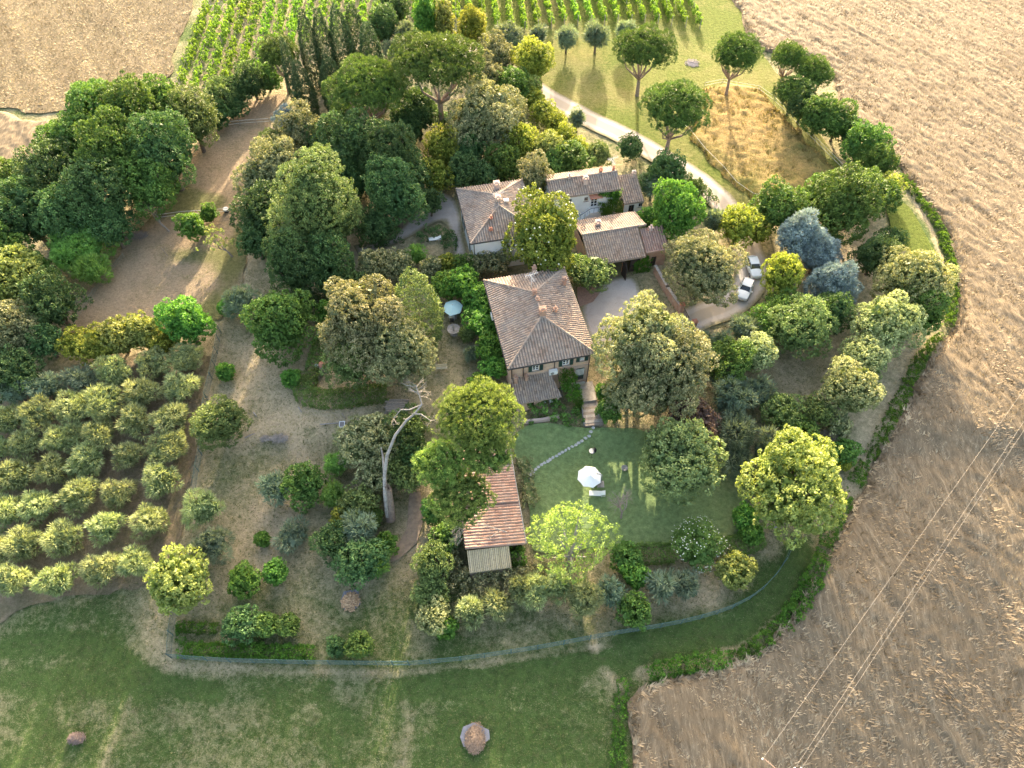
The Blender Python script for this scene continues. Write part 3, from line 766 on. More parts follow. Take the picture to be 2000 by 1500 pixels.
def hedge(pts, width, height, kind, label, name='hedge', cat='hedge', rough=.12, seed=1, group=None, z0=0.0, kindtag=None, gaps=0.0):
    """pts: photo pixels (or ('w',x,y)) along the ground"""
    g = np.random.default_rng(seed); K = KIND[kind]; s = K['cs'] * .85
    c = [Vector((p[1], p[2])) if p[0] == 'w' else Vector(PT(*p)[:2]) for p in pts]
    cc = []; cn = []
    hv = height if isinstance(height, (list, tuple)) else [height] * len(c)
    wv = width if isinstance(width, (list, tuple)) else [width] * len(c)
    for i in range(len(c) - 1):
        L = (c[i + 1] - c[i]).length; t = (c[i + 1] - c[i]).normalized(); n = Vector((-t.y, t.x))
        k = max(1, int(L / s))
        for q in range(k):
            f = (q + g.uniform(0, 1)) / k
            p = c[i].lerp(c[i + 1], f); hh = (hv[i] * (1 - f) + hv[i + 1] * f) * g.uniform(1 - rough, 1 + rough); ww = wv[i] * (1 - f) + wv[i + 1] * f
            if gaps and vnoise(np.array([p.x]), np.array([p.y]), 3.0, seed)[0] < gaps: continue
            prof = []
            nz = max(1, int(hh / s)); nw = max(1, int(ww / s))
            for a in range(nz): prof += [(-ww / 2, hh * (a + .5) / nz, -1, .2), (ww / 2, hh * (a + .5) / nz, 1, .2)]
            for a in range(nw): prof.append((-ww / 2 + ww * (a + .5) / nw, hh, 0, 1))
            for (o_, z_, nx_, nz_) in prof:
                j = g.normal(size=3) * s * (.12 + rough * .8)
                X_, Y_ = p.x + n.x * o_ + j[0], p.y + n.y * o_ + j[1]
                cc.append((X_, Y_, z0 + float(terr(X_, Y_)) + max(.05, z_ - K['cr'] * .4 + j[2]))); cn.append((n.x * nx_, n.y * nx_, nz_))
    return leaf_thing(name, cc, cn, kind, seed, label=label, cat=cat, group=group, kindtag=kindtag)

def bare_branches(mb, p, d, L, r, lvl, rn, spread=.6, up=.1, k=3):
    p = Vector(p); d = Vector(d).normalized()
    mid = p + d * L * .5 + Vector([rn.uniform(-.07, .07) * L for _ in range(3)])
    e = p + d * L + Vector([rn.uniform(-.1, .1) * L for _ in range(3)])
    mb.tube([p, mid, e], [r, r * .8, r * .6], 5 if r > .03 else 3, False)
    if lvl <= 0: return
    for i in range(k):
        nd_ = (d + Vector([rn.uniform(-spread, spread) for _ in range(3)]) + Vector((0, 0, up))).normalized()
        bare_branches(mb, mid.lerp(e, rn.uniform(.2, 1)), nd_, L * rn.uniform(.55, .8), r * .55, lvl - 1, rn, spread, up, k)
# ---------------------------------------------------------------- buildings
def frame4(pts, z):
    q = [Vector(PZ(a, b, z)) for a, b in pts]            # back-left, back-right, front-right, front-left
    c = (q[0] + q[1] + q[2] + q[3]) / 4
    W = ((q[1] - q[0]).length + (q[2] - q[3]).length) / 2; L = ((q[0] - q[3]).length + (q[1] - q[2]).length) / 2
    d = (q[1] - q[0]) + (q[2] - q[3]); side = (q[0] - q[3]) + (q[1] - q[2])
    a = math.atan2(d.y, d.x); b = math.atan2(side.y, side.x) - math.pi / 2
    return c.x, c.y, (a + b) / 2, W, L

def tile_face(acc, pts, period=.36, amp=.085, course=.42, lift=.0):
    """pts: convex coplanar polygon (counter-clockwise from above), first edge = eave. Corrugated rows of tiles run up the slope."""
    P_ = [Vector(q) for q in pts]; o = P_[0]; ex = (P_[1] - P_[0]).normalized()
    n = (P_[1] - P_[0]).cross(P_[-1] - P_[0]).normalized()
    if n.z < 0: n = -n
    ey = n.cross(ex).normalized()
    if ey.z < 0: ey = -ey
    loc = [((q - o).dot(ex), (q - o).dot(ey)) for q in P_]
    x0, x1 = min(a for a, b in loc), max(a for a, b in loc); y0, y1 = min(b for a, b in loc), max(b for a, b in loc)
    nper = max(1, round((x1 - x0) / period)); per = (x1 - x0) / nper; k = 6
    bm = bmesh.new(); uvl = bm.loops.layers.uv.new('UVMap'); rn = random.Random(int(x1 * 100 + y1 * 10))
    prof = [amp * math.sin(math.pi * j / 4) if j <= 4 else 0.0 for j in range(k + 1)]
    prof = [0, .75 * amp, amp, .75 * amp, 0, -.1 * amp, 0]
    ny = max(1, math.ceil((y1 - y0) / course))
    for j in range(ny):
        ya, yb = y0 + j * course, y0 + (j + 1) * course + .02
        wob = [rn.uniform(-.012, .018) for _ in range(nper + 1)]
        for i in range(nper):
            xa = x0 + i * per; prev = None; dz = rn.uniform(-.012, .014); dxx = rn.uniform(-.02, .02)
            for q in range(k + 1):
                xx = xa + per * q / k + dxx * (0 < q < k); h = prof[q] + lift + dz * (0 < q < k)
                a = bm.verts.new((xx, ya, h + .035)); b = bm.verts.new((xx, yb, h))
                if prev:
                    f = bm.faces.new((prev[0], a, b, prev[1])); uq = (q - .5) / k
                    for lp, uvv in zip(f.loops, ((uq, .1), (uq, .1), (uq, .9), (uq, .9))): lp[uvl].uv = (i + .05 + .9 * uvv[0] * 1.0, j + uvv[1])
                prev = (a, b)
    m = len(loc)
    for i in range(m):
        a, b = loc[i], loc[(i + 1) % m]
        dx, dy = b[0] - a[0], b[1] - a[1]
        nrm = Vector((dy, -dx, 0)).normalized()
        area = sum(loc[q][0] * loc[(q + 1) % m][1] - loc[(q + 1) % m][0] * loc[q][1] for q in range(m))
        if area < 0: nrm = -nrm
        bmesh.ops.bisect_plane(bm, geom=bm.verts[:] + bm.edges[:] + bm.faces[:], plane_co=Vector((a[0], a[1], 0)), plane_no=nrm, clear_outer=True)
    M = Matrix((ex, ey, n)).transposed().to_4x4(); M.translation = o
    bm.transform(M)
    base = len(acc['v']); bm.verts.index_update()
    acc['v'] += [tuple(v.co) for v in bm.verts]
    for f in bm.faces:
        acc['f'].append(tuple(v.index + base for v in f.verts)); acc['uv'] += [tuple(l[uvl].uv) for l in f.loops]
    bm.free()
    # underside slab just below the tiles
    d_ = Vector((0, 0, -.10)); lo = Vector((0, 0, -.26)); s = len(acc['v']); m = len(P_)
    acc['v'] += [tuple(q + d_) for q in P_] + [tuple(q + lo) for q in P_]
    acc['f'].append(tuple(s + i for i in range(m))); acc['f'].append(tuple(s + m + i for i in range(m - 1, -1, -1)))
    for i in range(m): acc['f'].append((s + i, s + m + i, s + m + (i + 1) % m, s + (i + 1) % m))
    acc['uv'] += [(.5, .5)] * (2 * m + 4 * m)

def finish_roof(acc, name, mat, parent):
    me = bpy.data.meshes.new(name); me.from_pydata(acc['v'], [], acc['f']); me.update()
    l = me.uv_layers.new(name='UVMap'); l.data.foreach_set('uv', np.array(acc['uv'], np.float32).ravel())
    me.materials.append(mat); return link(name, me, parent)
def new_acc(): return {'v': [], 'f': [], 'uv': []}

def caps(parent, lines, mat, r=.15, name='ridge_tiles'):
    mb = MB()
    for a, b in lines:
        a, b = Vector(a), Vector(b); L = (b - a).length; n = max(1, int(L / .42))
        for i in range(n):
            p, q = a.lerp(b, i / n), a.lerp(b, (i + 1.1) / n)
            mb.tube([p + Vector((0, 0, .02)), q + Vector((0, 0, .05))], [r * 1.1, r * .9], 8)
    me = mb.mesh(name, mat); l = me.uv_layers.new(name='UVMap')
    rn = random.Random(3); uv = []
    for p in me.polygons:
        q = p.index // 10; uv += [(q * 3.0 + .5, q * 7.0 + .5)] * p.loop_total
    l.data.foreach_set('uv', np.array(uv, np.float32).ravel())
    return link(name, me, parent)

def hip_roof(parent, W, L, z, rise, mat, hip=None):
    hip = hip or W / 2
    a, b, c, d = (-W / 2, -L / 2, z), (W / 2, -L / 2, z), (W / 2, L / 2, z), (-W / 2, L / 2, z)
    r1, r2 = (0, -L / 2 + hip, z + rise), (0, L / 2 - hip, z + rise)
    acc = new_acc()
    tile_face(acc, [a, b, r1]); tile_face(acc, [b, c, r2, r1]); tile_face(acc, [c, d, r2]); tile_face(acc, [d, a, r1, r2])
    rf = finish_roof(acc, 'roof', mat, parent)
    caps(rf, [(a, r1), (b, r1), (c, r2), (d, r2), (r1, r2)], mat)
    return rf

def wall_face(acc, p0, p1, z0, z1, holes=(), depth=.22):
    """vertical wall p0->p1 (seen from outside left to right); holes (s0,s1,h0,h1) in metres along/up; reveals go inwards"""
    p0, p1 = Vector((*p0, 0)), Vector((*p1, 0)); L = (p1 - p0).length; t = (p1 - p0) / L; inn = Vector((-t.y, t.x, 0))
    xs = sorted({0, L} | {h[0] for h in holes} | {h[1] for h in holes}); zs = sorted({z0, z1} | {h[2] for h in holes} | {h[3] for h in holes})
    def add(q, uv):
        s = len(acc['v']); acc['v'] += [tuple(v) for v in q]; acc['f'].append(tuple(range(s, s + len(q)))); acc['uv'] += uv
    for i in range(len(xs) - 1):
        for j in range(len(zs) - 1):
            cx, cz = (xs[i] + xs[i + 1]) / 2, (zs[j] + zs[j + 1]) / 2
            if any(h[0] < cx < h[1] and h[2] < cz < h[3] for h in holes): continue
            q = [p0 + t * xs[a] + Vector((0, 0, zs[b])) for a, b in ((i, j), (i + 1, j), (i + 1, j + 1), (i, j + 1))]
            add(q, [(xs[a], zs[b]) for a, b in ((i, j), (i + 1, j), (i + 1, j + 1), (i, j + 1))])
    for s0, s1, h0, h1 in holes:
        c = [(s0, h0), (s1, h0), (s1, h1), (s0, h1)]
        for k in range(4):
            a, b = c[k], c[(k + 1) % 4]
            q = [p0 + t * a[0] + Vector((0, 0, a[1])), p0 + t * b[0] + Vector((0, 0, b[1])), p0 + t * b[0] + Vector((0, 0, b[1])) + inn * depth, p0 + t * a[0] + Vector((0, 0, a[1])) + inn * depth]
            add(q[::-1], [(0, 0), (.2, 0), (.2, .5), (0, .5)])

def box_walls(parent, W, L, z, mat, holes=None, z0=-.5, name='wall', off=(0, 0)):
    holes = holes or {}
    c = [(-W / 2 + off[0], -L / 2 + off[1]), (W / 2 + off[0], -L / 2 + off[1]), (W / 2 + off[0], L / 2 + off[1]), (-W / 2 + off[0], L / 2 + off[1])]
    acc = new_acc()
    for i, side in enumerate(('front', 'right', 'back', 'left')):
        wall_face(acc, c[i], c[(i + 1) % 4], z0, z, holes.get(side, ()))
    return finish_roof(acc, name, mat, parent)

def window(parent, x, y, z, w_, h, rz=0, shutters=GREENPAINT, frame=WHITE, bars=2, name='window'):
    """frame in the opening, centre (x,y,z) on the wall plane, outside = local -y"""
    M = Matrix.Translation((x, y, z)) @ Matrix.Rotation(rz, 4, 'Z')
    mb = MB(); f = .09
    for c, d in (((0, .12, h / 2 - f / 2), (w_, .07, f)), ((0, .12, -h / 2 + f / 2), (w_, .07, f)), ((-w_ / 2 + f / 2, .12, 0), (f, .07, h - 2 * f)), ((w_ / 2 - f / 2, .12, 0), (f, .07, h - 2 * f)), ((0, .118, 0), (.10, .07, h - 2 * f))):
        mb.box(c, d)
    for k in range(1, bars + 1): mb.box((0, .122, -h / 2 + h * k / (bars + 1)), (w_ - 2 * f, .05, .05))
    o = mb.build(name, frame, parent); o.matrix_local = M
    g = MB().box((0, .17, 0), (w_ - .06, .02, h - .06)).build('pane', GLASS, o)
    s = MB().box((0, -.06, -h / 2 - .04), (w_ + .24, .16, .07)).build('sill', STONE, o)
    if shutters:
        for sd in (-1, 1):
            m2 = MB(); cx = sd * (w_ / 2 + .27)
            m2.box((cx, -.05, 0), (.46, .05, h + .08))
            for k in range(9): m2.box((cx, -.085, -h / 2 + .12 + k * (h - .2) / 8), (.36, .03, .05), rx=.4)
            so_ = m2.build('shutter', shutters, parent); so_.matrix_local = M
    return o

def chimney(parent, x, y, z0, h, w_=.6, mat=BRICK_RED, style=0):
    mb = MB().box((x, y, z0 + h / 2), (w_, w_ * .8, h)).box((x, y, z0 + h + .04), (w_ + .16, w_ * .8 + .16, .09))
    if style == 0:
        for sx in (-1, 1):
            for sy in (-1, 1): mb.box((x + sx * w_ * .38, y + sy * w_ * .28, z0 + h + .2), (.1, .1, .24))
        mb.box((x, y, z0 + h + .36), (w_ + .1, w_ * .8 + .1, .08)); mb.box((x, y, z0 + h + .45), (w_ * .6, w_ * .5, .1))
    else: mb.lathe([(.13, 0), (.15, .35), (.17, .4), (.0, .42)], (x, y, z0 + h + .08), 10)
    me = mb.mesh('chimney', mat); l = me.uv_layers.new(name='UVMap')
    o = link('chimney', me, parent); return o

def antenna(parent, x, y, z, h=2.2):
    mb = MB(); mb.tube([(x, y, z), (x, y, z + h)], .035, 6)
    mb.tube([(x - .9, y, z + h - .1), (x + .9, y + .3, z + h - .1)], .03, 5)
    for k in range(9): mb.tube([(x - .85 + k * .2, y - .45 + .06 * k, z + h - .1), (x - .85 + k * .2, y + .3 + .06 * k, z + h - .1)], .018, 4)
    mb.tube([(x + .2, y - .6, z + h - .7), (x - .1, y + .8, z + h - .7)], .03, 5)
    for k in range(6): mb.tube([(x - .3, y - .5 + k * .22, z + h - .7), (x + .45, y - .5 + k * .22, z + h - .7)], .018, 4)
    return mb.build('antenna', plain('antenna_metal', (.62, .60, .58), .5, .05), parent)

def ivy(parent, quad, kind='box', seed=1, name='ivy', n=None, bulge=.25):
    """leaf cover over a (possibly curved) patch given by 4 local corners"""
    g = np.random.default_rng(seed); q = [np.array(c, float) for c in quad]
    e1, e2 = q[1] - q[0], q[3] - q[0]; nn = np.cross(e1, e2); A = np.linalg.norm(nn); nn = nn / A
    m = n or int(A / (KIND[kind]['cs'] ** 2) * 2.4); s, t_ = g.uniform(0, 1, m), g.uniform(0, 1, m)
    cc = (q[0] * ((1 - s) * (1 - t_))[:, None] + q[1] * (s * (1 - t_))[:, None] + q[2] * (s * t_)[:, None] + q[3] * ((1 - s) * t_)[:, None]) + nn * g.uniform(.0, bulge, (m, 1)) + g.normal(size=(m, 3)) * .08
    return leaf_thing(name, cc, np.tile(nn, (m, 1)), kind, seed, parent)

def drop(local_obj): return local_obj

# ---- main brick house
HX, HY, HA, HW, HL = frame4([(940.5, 546), (1100, 525), (1167, 691), (996, 719)], 6.5)
house = empty('brick_house', (HX, HY, 0), HA, 'two-storey brick farmhouse with hipped grey-brown tile roof and green shutters', 'house')
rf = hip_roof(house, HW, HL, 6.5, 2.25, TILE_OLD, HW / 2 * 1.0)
ww, wl = HW - .9, HL - .9; yf = -wl / 2
hs = ww / 2
hol = [(hs - 1.95 - .45, hs - 1.95 + .45, 4.55, 5.85), (hs + 1.95 - .45, hs + 1.95 + .45, 4.55, 5.85), (hs + 4.05 - .3, hs + 4.05 + .3, 4.85, 5.65), (hs + 3.95 - .62, hs + 3.95 + .62, .75, 3.35)]
wallo = box_walls(house, ww, wl, 6.48, BRICK, {'front': hol, 'left': [(3, 3.9, 4.5, 5.8), (8, 8.9, 4.5, 5.8)], 'right': [(3, 3.9, 4.5, 5.8), (8, 8.9, 4.5, 5.8), (5.4, 6.4, .0, 2.2)]}, -1.4)
window(house, -1.95, yf, 5.2, .9, 1.3); window(house, 1.95, yf, 5.2, .9, 1.3)
window(house, 4.05, yf, 5.25, .6, .8)
for s_, r0 in ((-1, -90), (1, 90)):
    for yy in ((wl / 2 - 3.45), (wl / 2 - 8.45)):
        window(house, s_ * ww / 2, (yy if s_ < 0 else -yy), 5.15, .9, 1.3, R_(r0))
# arched glazed door with striped blind
dr_ = MB(); dx = 3.95
dr_.box((dx, yf + .12, 2.05), (1.24, .08, 2.6)); dr_.box((dx - .3, yf + .07, 1.5), (.5, .05, 1.3)); dr_.box((dx + .3, yf + .07, 1.5), (.5, .05, 1.3))
door = dr_.build('door', GREENPAINT, house)
bl = MB()
for k in range(7): bl.box((dx - .51 + k * .17, yf + .03, 2.45), (.10, .03, 1.3))
bl.build('striped_blind', WHITE, door)
MB().box((dx, yf + .045, 1.15), (.9, .02, .6)).build('pane', GLASS, door)
ar = MB()
for k in range(13):
    a = math.pi * k / 12; ar.box((dx + .74 * math.cos(a), yf - .04, 3.2 + .42 * math.sin(a)), (.2, .1, .17))
for s_ in (-1, 1): ar.box((dx + s_ * .74, yf - .04, 1.95), (.18, .1, 2.5))
ar.build('door_surround', BRICK_RED, house)
# brick string course, plinth band and downpipes
MB().box((0, yf - .03, 3.92), (ww + .1, .07, .12)).build('string_course', BRICK_RED, house)
for x_, z1, z2 in ((-3.55, 4.0, 6.3), (.45, 4.0, 6.3), (ww / 2 - .12, -1.1, 6.3), (-ww / 2 + .1, -1.1, 6.3)):
    MB().tube([(x_, yf - .08, z1), (x_, yf - .08, z2)], .06, 8).build('downpipe', IRON, house)
gt = MB()
for a, b in (((-HW / 2, -HL / 2 - .05), (HW / 2, -HL / 2 - .05)), ((HW / 2 + .05, -HL / 2), (HW / 2 + .05, HL / 2)), ((-HW / 2 - .05, -HL / 2), (-HW / 2 - .05, HL / 2))):
    gt.tube([(*a, 6.38), (*b, 6.38)], .075, 8)
gt.build('gutter', IRON, house)
chimney(rf, .1, -HL / 2 + HW / 2 + .1, 8.35, 1.35, .75); chimney(rf, 2.0, -HL / 2 + HW / 2 + .9, 7.8, .75, .42, BRICK_RED, 1)
chimney(rf, -.1, 1.6, 8.5, .75, .5); chimney(rf, .05, .55, 8.6, .45, .4, BRICK_RED, 1); chimney(rf, 4.6, 4.1, 6.7, 1.2, .5)
chimney(rf, 1.2, 6.9, 7.2, .9, .45, BRICK_RED, 1); antenna(rf, -.1, 3.2, 8.6)
# lean-to porch on the front
def H2L(u, v, z, o=(HX, HY, HA)):
    x, y = PZ(u, v, z); dx_, dy_ = x - o[0], y - o[1]; c, s = math.cos(-o[2]), math.sin(-o[2])
    return dx_ * c - dy_ * s, dx_ * s + dy_ * c
px0, py0 = H2L(1097, 774, 2.3); pw = -ww / 2
lx1 = px0
acc = new_acc(); tile_face(acc, [(pw, py0, 2.35), (lx1, py0, 2.35), (lx1 - .9, yf, 3.85), (pw, yf, 3.85)], .3, .05, .4)
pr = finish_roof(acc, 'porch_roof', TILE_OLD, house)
chimney(pr, pw + .5, yf - .55, 3.5, 1.1, .4, BRICK_RED, 1); chimney(pr, pw + 1.9, yf - .5, 3.5, .8, .35, BRICK_RED, 1)
acc = new_acc(); wall_face(acc, (pw + .15, py0 + .4), (pw + 3.6, py0 + .4), -1.4, 2.2, [(1.5, 2.3, .6, 1.6)]); wall_face(acc, (pw + .15, yf), (pw + .15, py0 + .4), -1.4, 2.2)
finish_roof(acc, 'porch_wall', BRICK, house)
MB().box((lx1 - .45, py0 + .45, .5), (.34, .34, 3.5)).build('porch_pier', PINKPLASTER, house)
MB().box((pw + 5.2, py0 + 2.0, -.55), (4.0, 3.6, .5)).build('porch_floor', TERRACOTTA, house)
MB().box((pw + 3.6, py0 + 2.6, .9), (.2, 3.0, 2.7)).build('porch_wall', PINKPLASTER, house)
# ivy beside the door: hangs over a frame from the string course down to the ground
ix0, ix1 = .95, 3.0
ivm = MB()
for x_ in (ix0, ix1): ivm.tube([(x_, py0 + .3, -1.2), (x_, py0 + .3, 1.9), (x_, yf - .1, 3.2)], .05, 6)
pg = ivm.build('pergola_frame', IRON, house)
ivy(house, [(ix0 + .1, yf - .15, 3.9), (ix0 + .1, yf - 1.4, 3.0), (ix1 + .1, yf - 1.4, 3.0), (ix1 - .1, yf - .15, 3.9)], 'weed', 4)
ivy(house, [(ix0 - .1, yf - 1.4, 3.1), (ix0 + .6, yf - 3.6, 1.9), (ix1 + .2, yf - 3.4, 1.9), (ix1 + .1, yf - 1.4, 3.1)], 'weed', 5)
ivy(house, [(ix0 + 1.3, yf - 3.5, 1.9), (ix0 + 1.4, yf - 3.7, -.9), (ix1 + .3, yf - 3.7, -.9), (ix1 + .2, yf - 3.5, 1.9)], 'weed', 6)
# air-conditioning unit
ac = MB().box((.25, yf - .35, 4.1), (1.05, .45, .65)); aco = ac.build('air_conditioner', WHITE, house)
af = MB(); af.lathe([(.24, 0), (.24, .02), (0, .02)], (0, 0, 0), 16); afo = af.build('fan_grille', METAL, aco); afo.location = (.1, yf - .585, 4.1); afo.rotation_euler = (R_(90), 0, 0)
acl = MB().box((-ww / 2 - .35, 2.2, 5.3), (.45, .95, .65)).build('air_conditioner', WHITE, house)

# ---- white villa to the left rear
VX, VY, VA, VW, VL = frame4([(889, 367.5), (1020, 352), (1057, 455), (921, 476)], 6.0)
villa = empty('white_villa', (VX, VY, 0), VA, 'white plastered villa with hipped tile roof behind the magnolia tree', 'house')
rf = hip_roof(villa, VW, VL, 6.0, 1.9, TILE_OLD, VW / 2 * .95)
box_walls(villa, VW - .8, VL - .8, 5.98, WHITEPLASTER, {'left': [(2.0, 2.9, 3.9, 5.1), (5.0, 5.9, 3.9, 5.1), (8.2, 9.1, 3.9, 5.1), (2.0, 2.9, .9, 2.3), (8.2, 9.1, .9, 2.3)], 'front': [(6, 6.9, 3.9, 5.1)]}, -.5)
wl2 = VL - .8
for s_, zz in ((2.45, 4.5), (5.45, 4.5), (8.65, 4.5)): window(villa, -(VW - .8) / 2, wl2 / 2 - s_, zz, .9, 1.2, R_(-90))
for s_ in (2.45, 8.65): window(villa, -(VW - .8) / 2, wl2 / 2 - s_, 1.6, .9, 1.4, R_(-90))
window(villa, -(VW - .8) / 2 + 6.45, -wl2 / 2, 4.5, .9, 1.2)
MB().tube([(-(VW - .8) / 2 + .12, -wl2 / 2 - .08, -.3), (-(VW - .8) / 2 + .12, -wl2 / 2 - .08, 5.8)], .06, 8).build('downpipe', IRON, villa)
gt = MB(); gt.tube([(-VW / 2, -VL / 2 - .05, 5.88), (VW / 2, -VL / 2 - .05, 5.88)], .07, 8); gt.tube([(-VW / 2 - .05, -VL / 2, 5.88), (-VW / 2 - .05, VL / 2, 5.88)], .07, 8); gt.build('gutter', IRON, villa)
chimney(rf, .1, -.2, 7.6, .8, .7, PINKPLASTER); chimney(rf, -1.5, -3.0, 6.9, .5, .3, TERRACOTTA, 1); chimney(rf, .6, 3.4, 7.0, 1.0, .8, PINKPLASTER); antenna(rf, .35, .6, 7.6, 1.0)
MB().box((1.3, -.1, 7.75), (.7, .5, .25)).build('skylight', WHITE, rf)
chimney(rf, -1.9, -4.6, 6.35, .3, .4, TERRACOTTA)

# ---- white farmhouse right rear (gable ridge along x, lean-to on the right)
FX, FY, FA, FW, FL = frame4([(1082, 352), (1205, 337), (1218, 368), (1078, 389)], 5.2)
# eave front line is the last two; measure front wall line and ridge separately
fl = Vector(PZ(1076, 389, 5.0)); fr = Vector(PZ(1214, 369, 5.0)); fang = math.atan2(fr.y - fl.y, fr.x - fl.x) 
fw = (fr - fl).length; depth = 5.6
fc = (fl + fr) / 2 + Vector((-math.sin(fang), math.cos(fang))) * depth / 2
farm = empty('white_farmhouse', (fc.x, fc.y, 0), fang, 'long white farmhouse with gabled tile roof, outside stair and ivy on its wall', 'house')
acc = new_acc(); w2, d2, ez, rz_ = fw / 2, depth / 2, 5.0, 6.15
tile_face(acc, [(-w2, -d2, ez), (w2, -d2, ez), (w2, 0, rz_), (-w2, 0, rz_)]); tile_face(acc, [(w2, d2, ez), (-w2, d2, ez), (-w2, 0, rz_), (w2, 0, rz_)])
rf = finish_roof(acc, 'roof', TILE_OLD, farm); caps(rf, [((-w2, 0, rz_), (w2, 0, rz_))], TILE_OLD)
bw_ = fw - .5; yb = -d2 + .4
holes = [(2.1, 3.2, 2.6, 4.1), (6.3, 7.4, 1.9, 4.1), (5.2, 5.8, 3.3, 4.0), (8.2, 9.6, -.2, 1.4)]
acc = new_acc(); c4 = [(-bw_ / 2, yb), (bw_ / 2, yb), (bw_ / 2, d2 - .4), (-bw_ / 2, d2 - .4)]
for i in range(4): wall_face(acc, c4[i], c4[(i + 1) % 4], -.5, 4.95, holes if i == 0 else ())
for x_ in (-bw_ / 2, bw_ / 2):
    s = len(acc['v']); acc['v'] += [(x_, yb, 4.95), (x_, d2 - .4, 4.95), (x_, 0, rz_ - .12)]; acc['f'].append((s, s + 1, s + 2)); acc['uv'] += [(0, 0), (1, 0), (1, 1)]
finish_roof(acc, 'wall', WHITEPLASTER, farm)
window(farm, -bw_ / 2 + 2.65, yb, 3.35, 1.1, 1.5, 0, None, plain('grey_green_frame', (.22, .25, .22), .6)); window(farm, -bw_ / 2 + 5.5, yb, 3.65, .6, .7, 0, None, WOOD, 1)
dd_ = window(farm, -bw_ / 2 + 6.85, yb, 3.0, 1.1, 2.2, 0, None, WHITE, 3, 'door')
MB().box((-bw_ / 2 + 6.85, yb - .4, 4.3), (1.9, .9, .1), rx=.25).build('door_canopy', TERRACOTTA, farm)
st = MB(); sx = -bw_ / 2 + 6.2
st.box((sx + .8, yb - .65, .9), (2.0, 1.3, 2.0))
for k in range(9): st.box((sx - .35 - k * .32, yb - .65, (1.65 - k * .2) / 2 - .1), (.32, 1.3, max(.25, 1.65 - k * .2 + .2)))
st.build('outside_stair', WHITEPLASTER, farm)
sr = MB(); sr.tube([(sx + 1.8, yb - 1.28, 2.8), (sx - .2, yb - 1.28, 2.8), (sx - 3.1, yb - 1.28, .9)], .035, 6)
for k in range(7): sr.tube([(sx + 1.7 - k * .7, yb - 1.28, max(.1, 1.8 - max(0, k - 2) * .45)), (sx + 1.7 - k * .7, yb - 1.28, max(.9, 2.8 - max(0, k - 2) * .45))], .025, 5)
sr.build('handrail', IRON, farm)
ivy(farm, [(bw_ / 2 - 3.4, yb - .1, 4.75), (bw_ / 2 - 3.0, yb - .1, 3.9), (bw_ / 2, yb - .1, 3.5), (bw_ / 2, yb - .1, 4.9)], 'weed', 7)
ivy(farm, [(bw_ / 2 - .9, yb - .1, 4.6), (bw_ / 2 - 1.0, yb - .1, 1.9), (bw_ / 2 + .2, yb - .1, 1.9), (bw_ / 2 + .2, yb - .1, 4.8)], 'weed', 8)
ivy(farm, [(sx + 1.2, yb - .2, 2.6), (sx + 1.2, yb - 1.9, 1.6), (bw_ / 2 + .3, yb - 1.9, 1.5), (bw_ / 2 + .3, yb - .2, 2.7)], 'weed', 9)
MB().tube([(-bw_ / 2 + .12, yb - .08, -.3), (-bw_ / 2 + .12, yb - .08, 4.8)], .05, 8).build('downpipe', IRON, farm)
chimney(rf, .2, -1.2, 5.5, 1.1, .6, PINKPLASTER); chimney(rf, 3.0, .3, 5.9, .7, .45, TERRACOTTA); antenna(rf, w2 - .8, .2, 6.1, 2.4); chimney(rf, -2.0, 0, 5.9, .6, .4, PINKPLASTER, 1)
chimney(rf, w2 - .5, .3, 5.9, .7, .35, TERRACOTTA, 1)
# side wing (lower roof to the right)
q = [Vector(PZ(1206, 343, 4.6)), Vector(PZ(1246, 340, 4.6)), Vector(PZ(1259, 394, 3.0)), Vector(PZ(1219, 397, 3.0))]
side = empty('white_annex', (((q[2] + q[3]) / 2).x, ((q[2] + q[3]) / 2).y, 0), fang, 'small white annex with a single sloping tile roof, right end of the white farmhouse', 'annex')
sw = (q[2] - q[3]).length; sd = 4.8
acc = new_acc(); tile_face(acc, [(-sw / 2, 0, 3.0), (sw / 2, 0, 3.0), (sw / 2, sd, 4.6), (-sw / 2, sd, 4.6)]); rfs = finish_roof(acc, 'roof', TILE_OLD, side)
acc = new_acc(); x0, x1 = -sw / 2 + .2, sw / 2 - .25
wall_face(acc, (x0, .4), (x1, .4), -.4, 2.95, [(.8, 1.7, .3, 2.2), (2.4, 3.0, 1.6, 2.3)]); wall_face(acc, (x1, .4), (x1, sd - .2), -.4, 2.95); wall_face(acc, (x1, sd - .2), (x0, sd - .2), -.4, 4.4)
s = len(acc['v']); acc['v'] += [(x1, .4, 2.95), (x1, sd - .2, 2.95), (x1, sd - .2, 4.4)]; acc['f'].append((s, s + 1, s + 2)); acc['uv'] += [(0, 0)] * 3
finish_roof(acc, 'wall', WHITEPLASTER, side)
window(side, x0 + 1.25, .4, 1.25, .9, 1.9, 0, None, DARKWOOD, 0, 'door'); window(side, x0 + 2.7, .4, 1.95, .6, .7, 0, None, DARKWOOD, 1)
chimney(rfs, sw / 2 - .6, sd - .5, 4.3, .8, .5, PINKPLASTER)

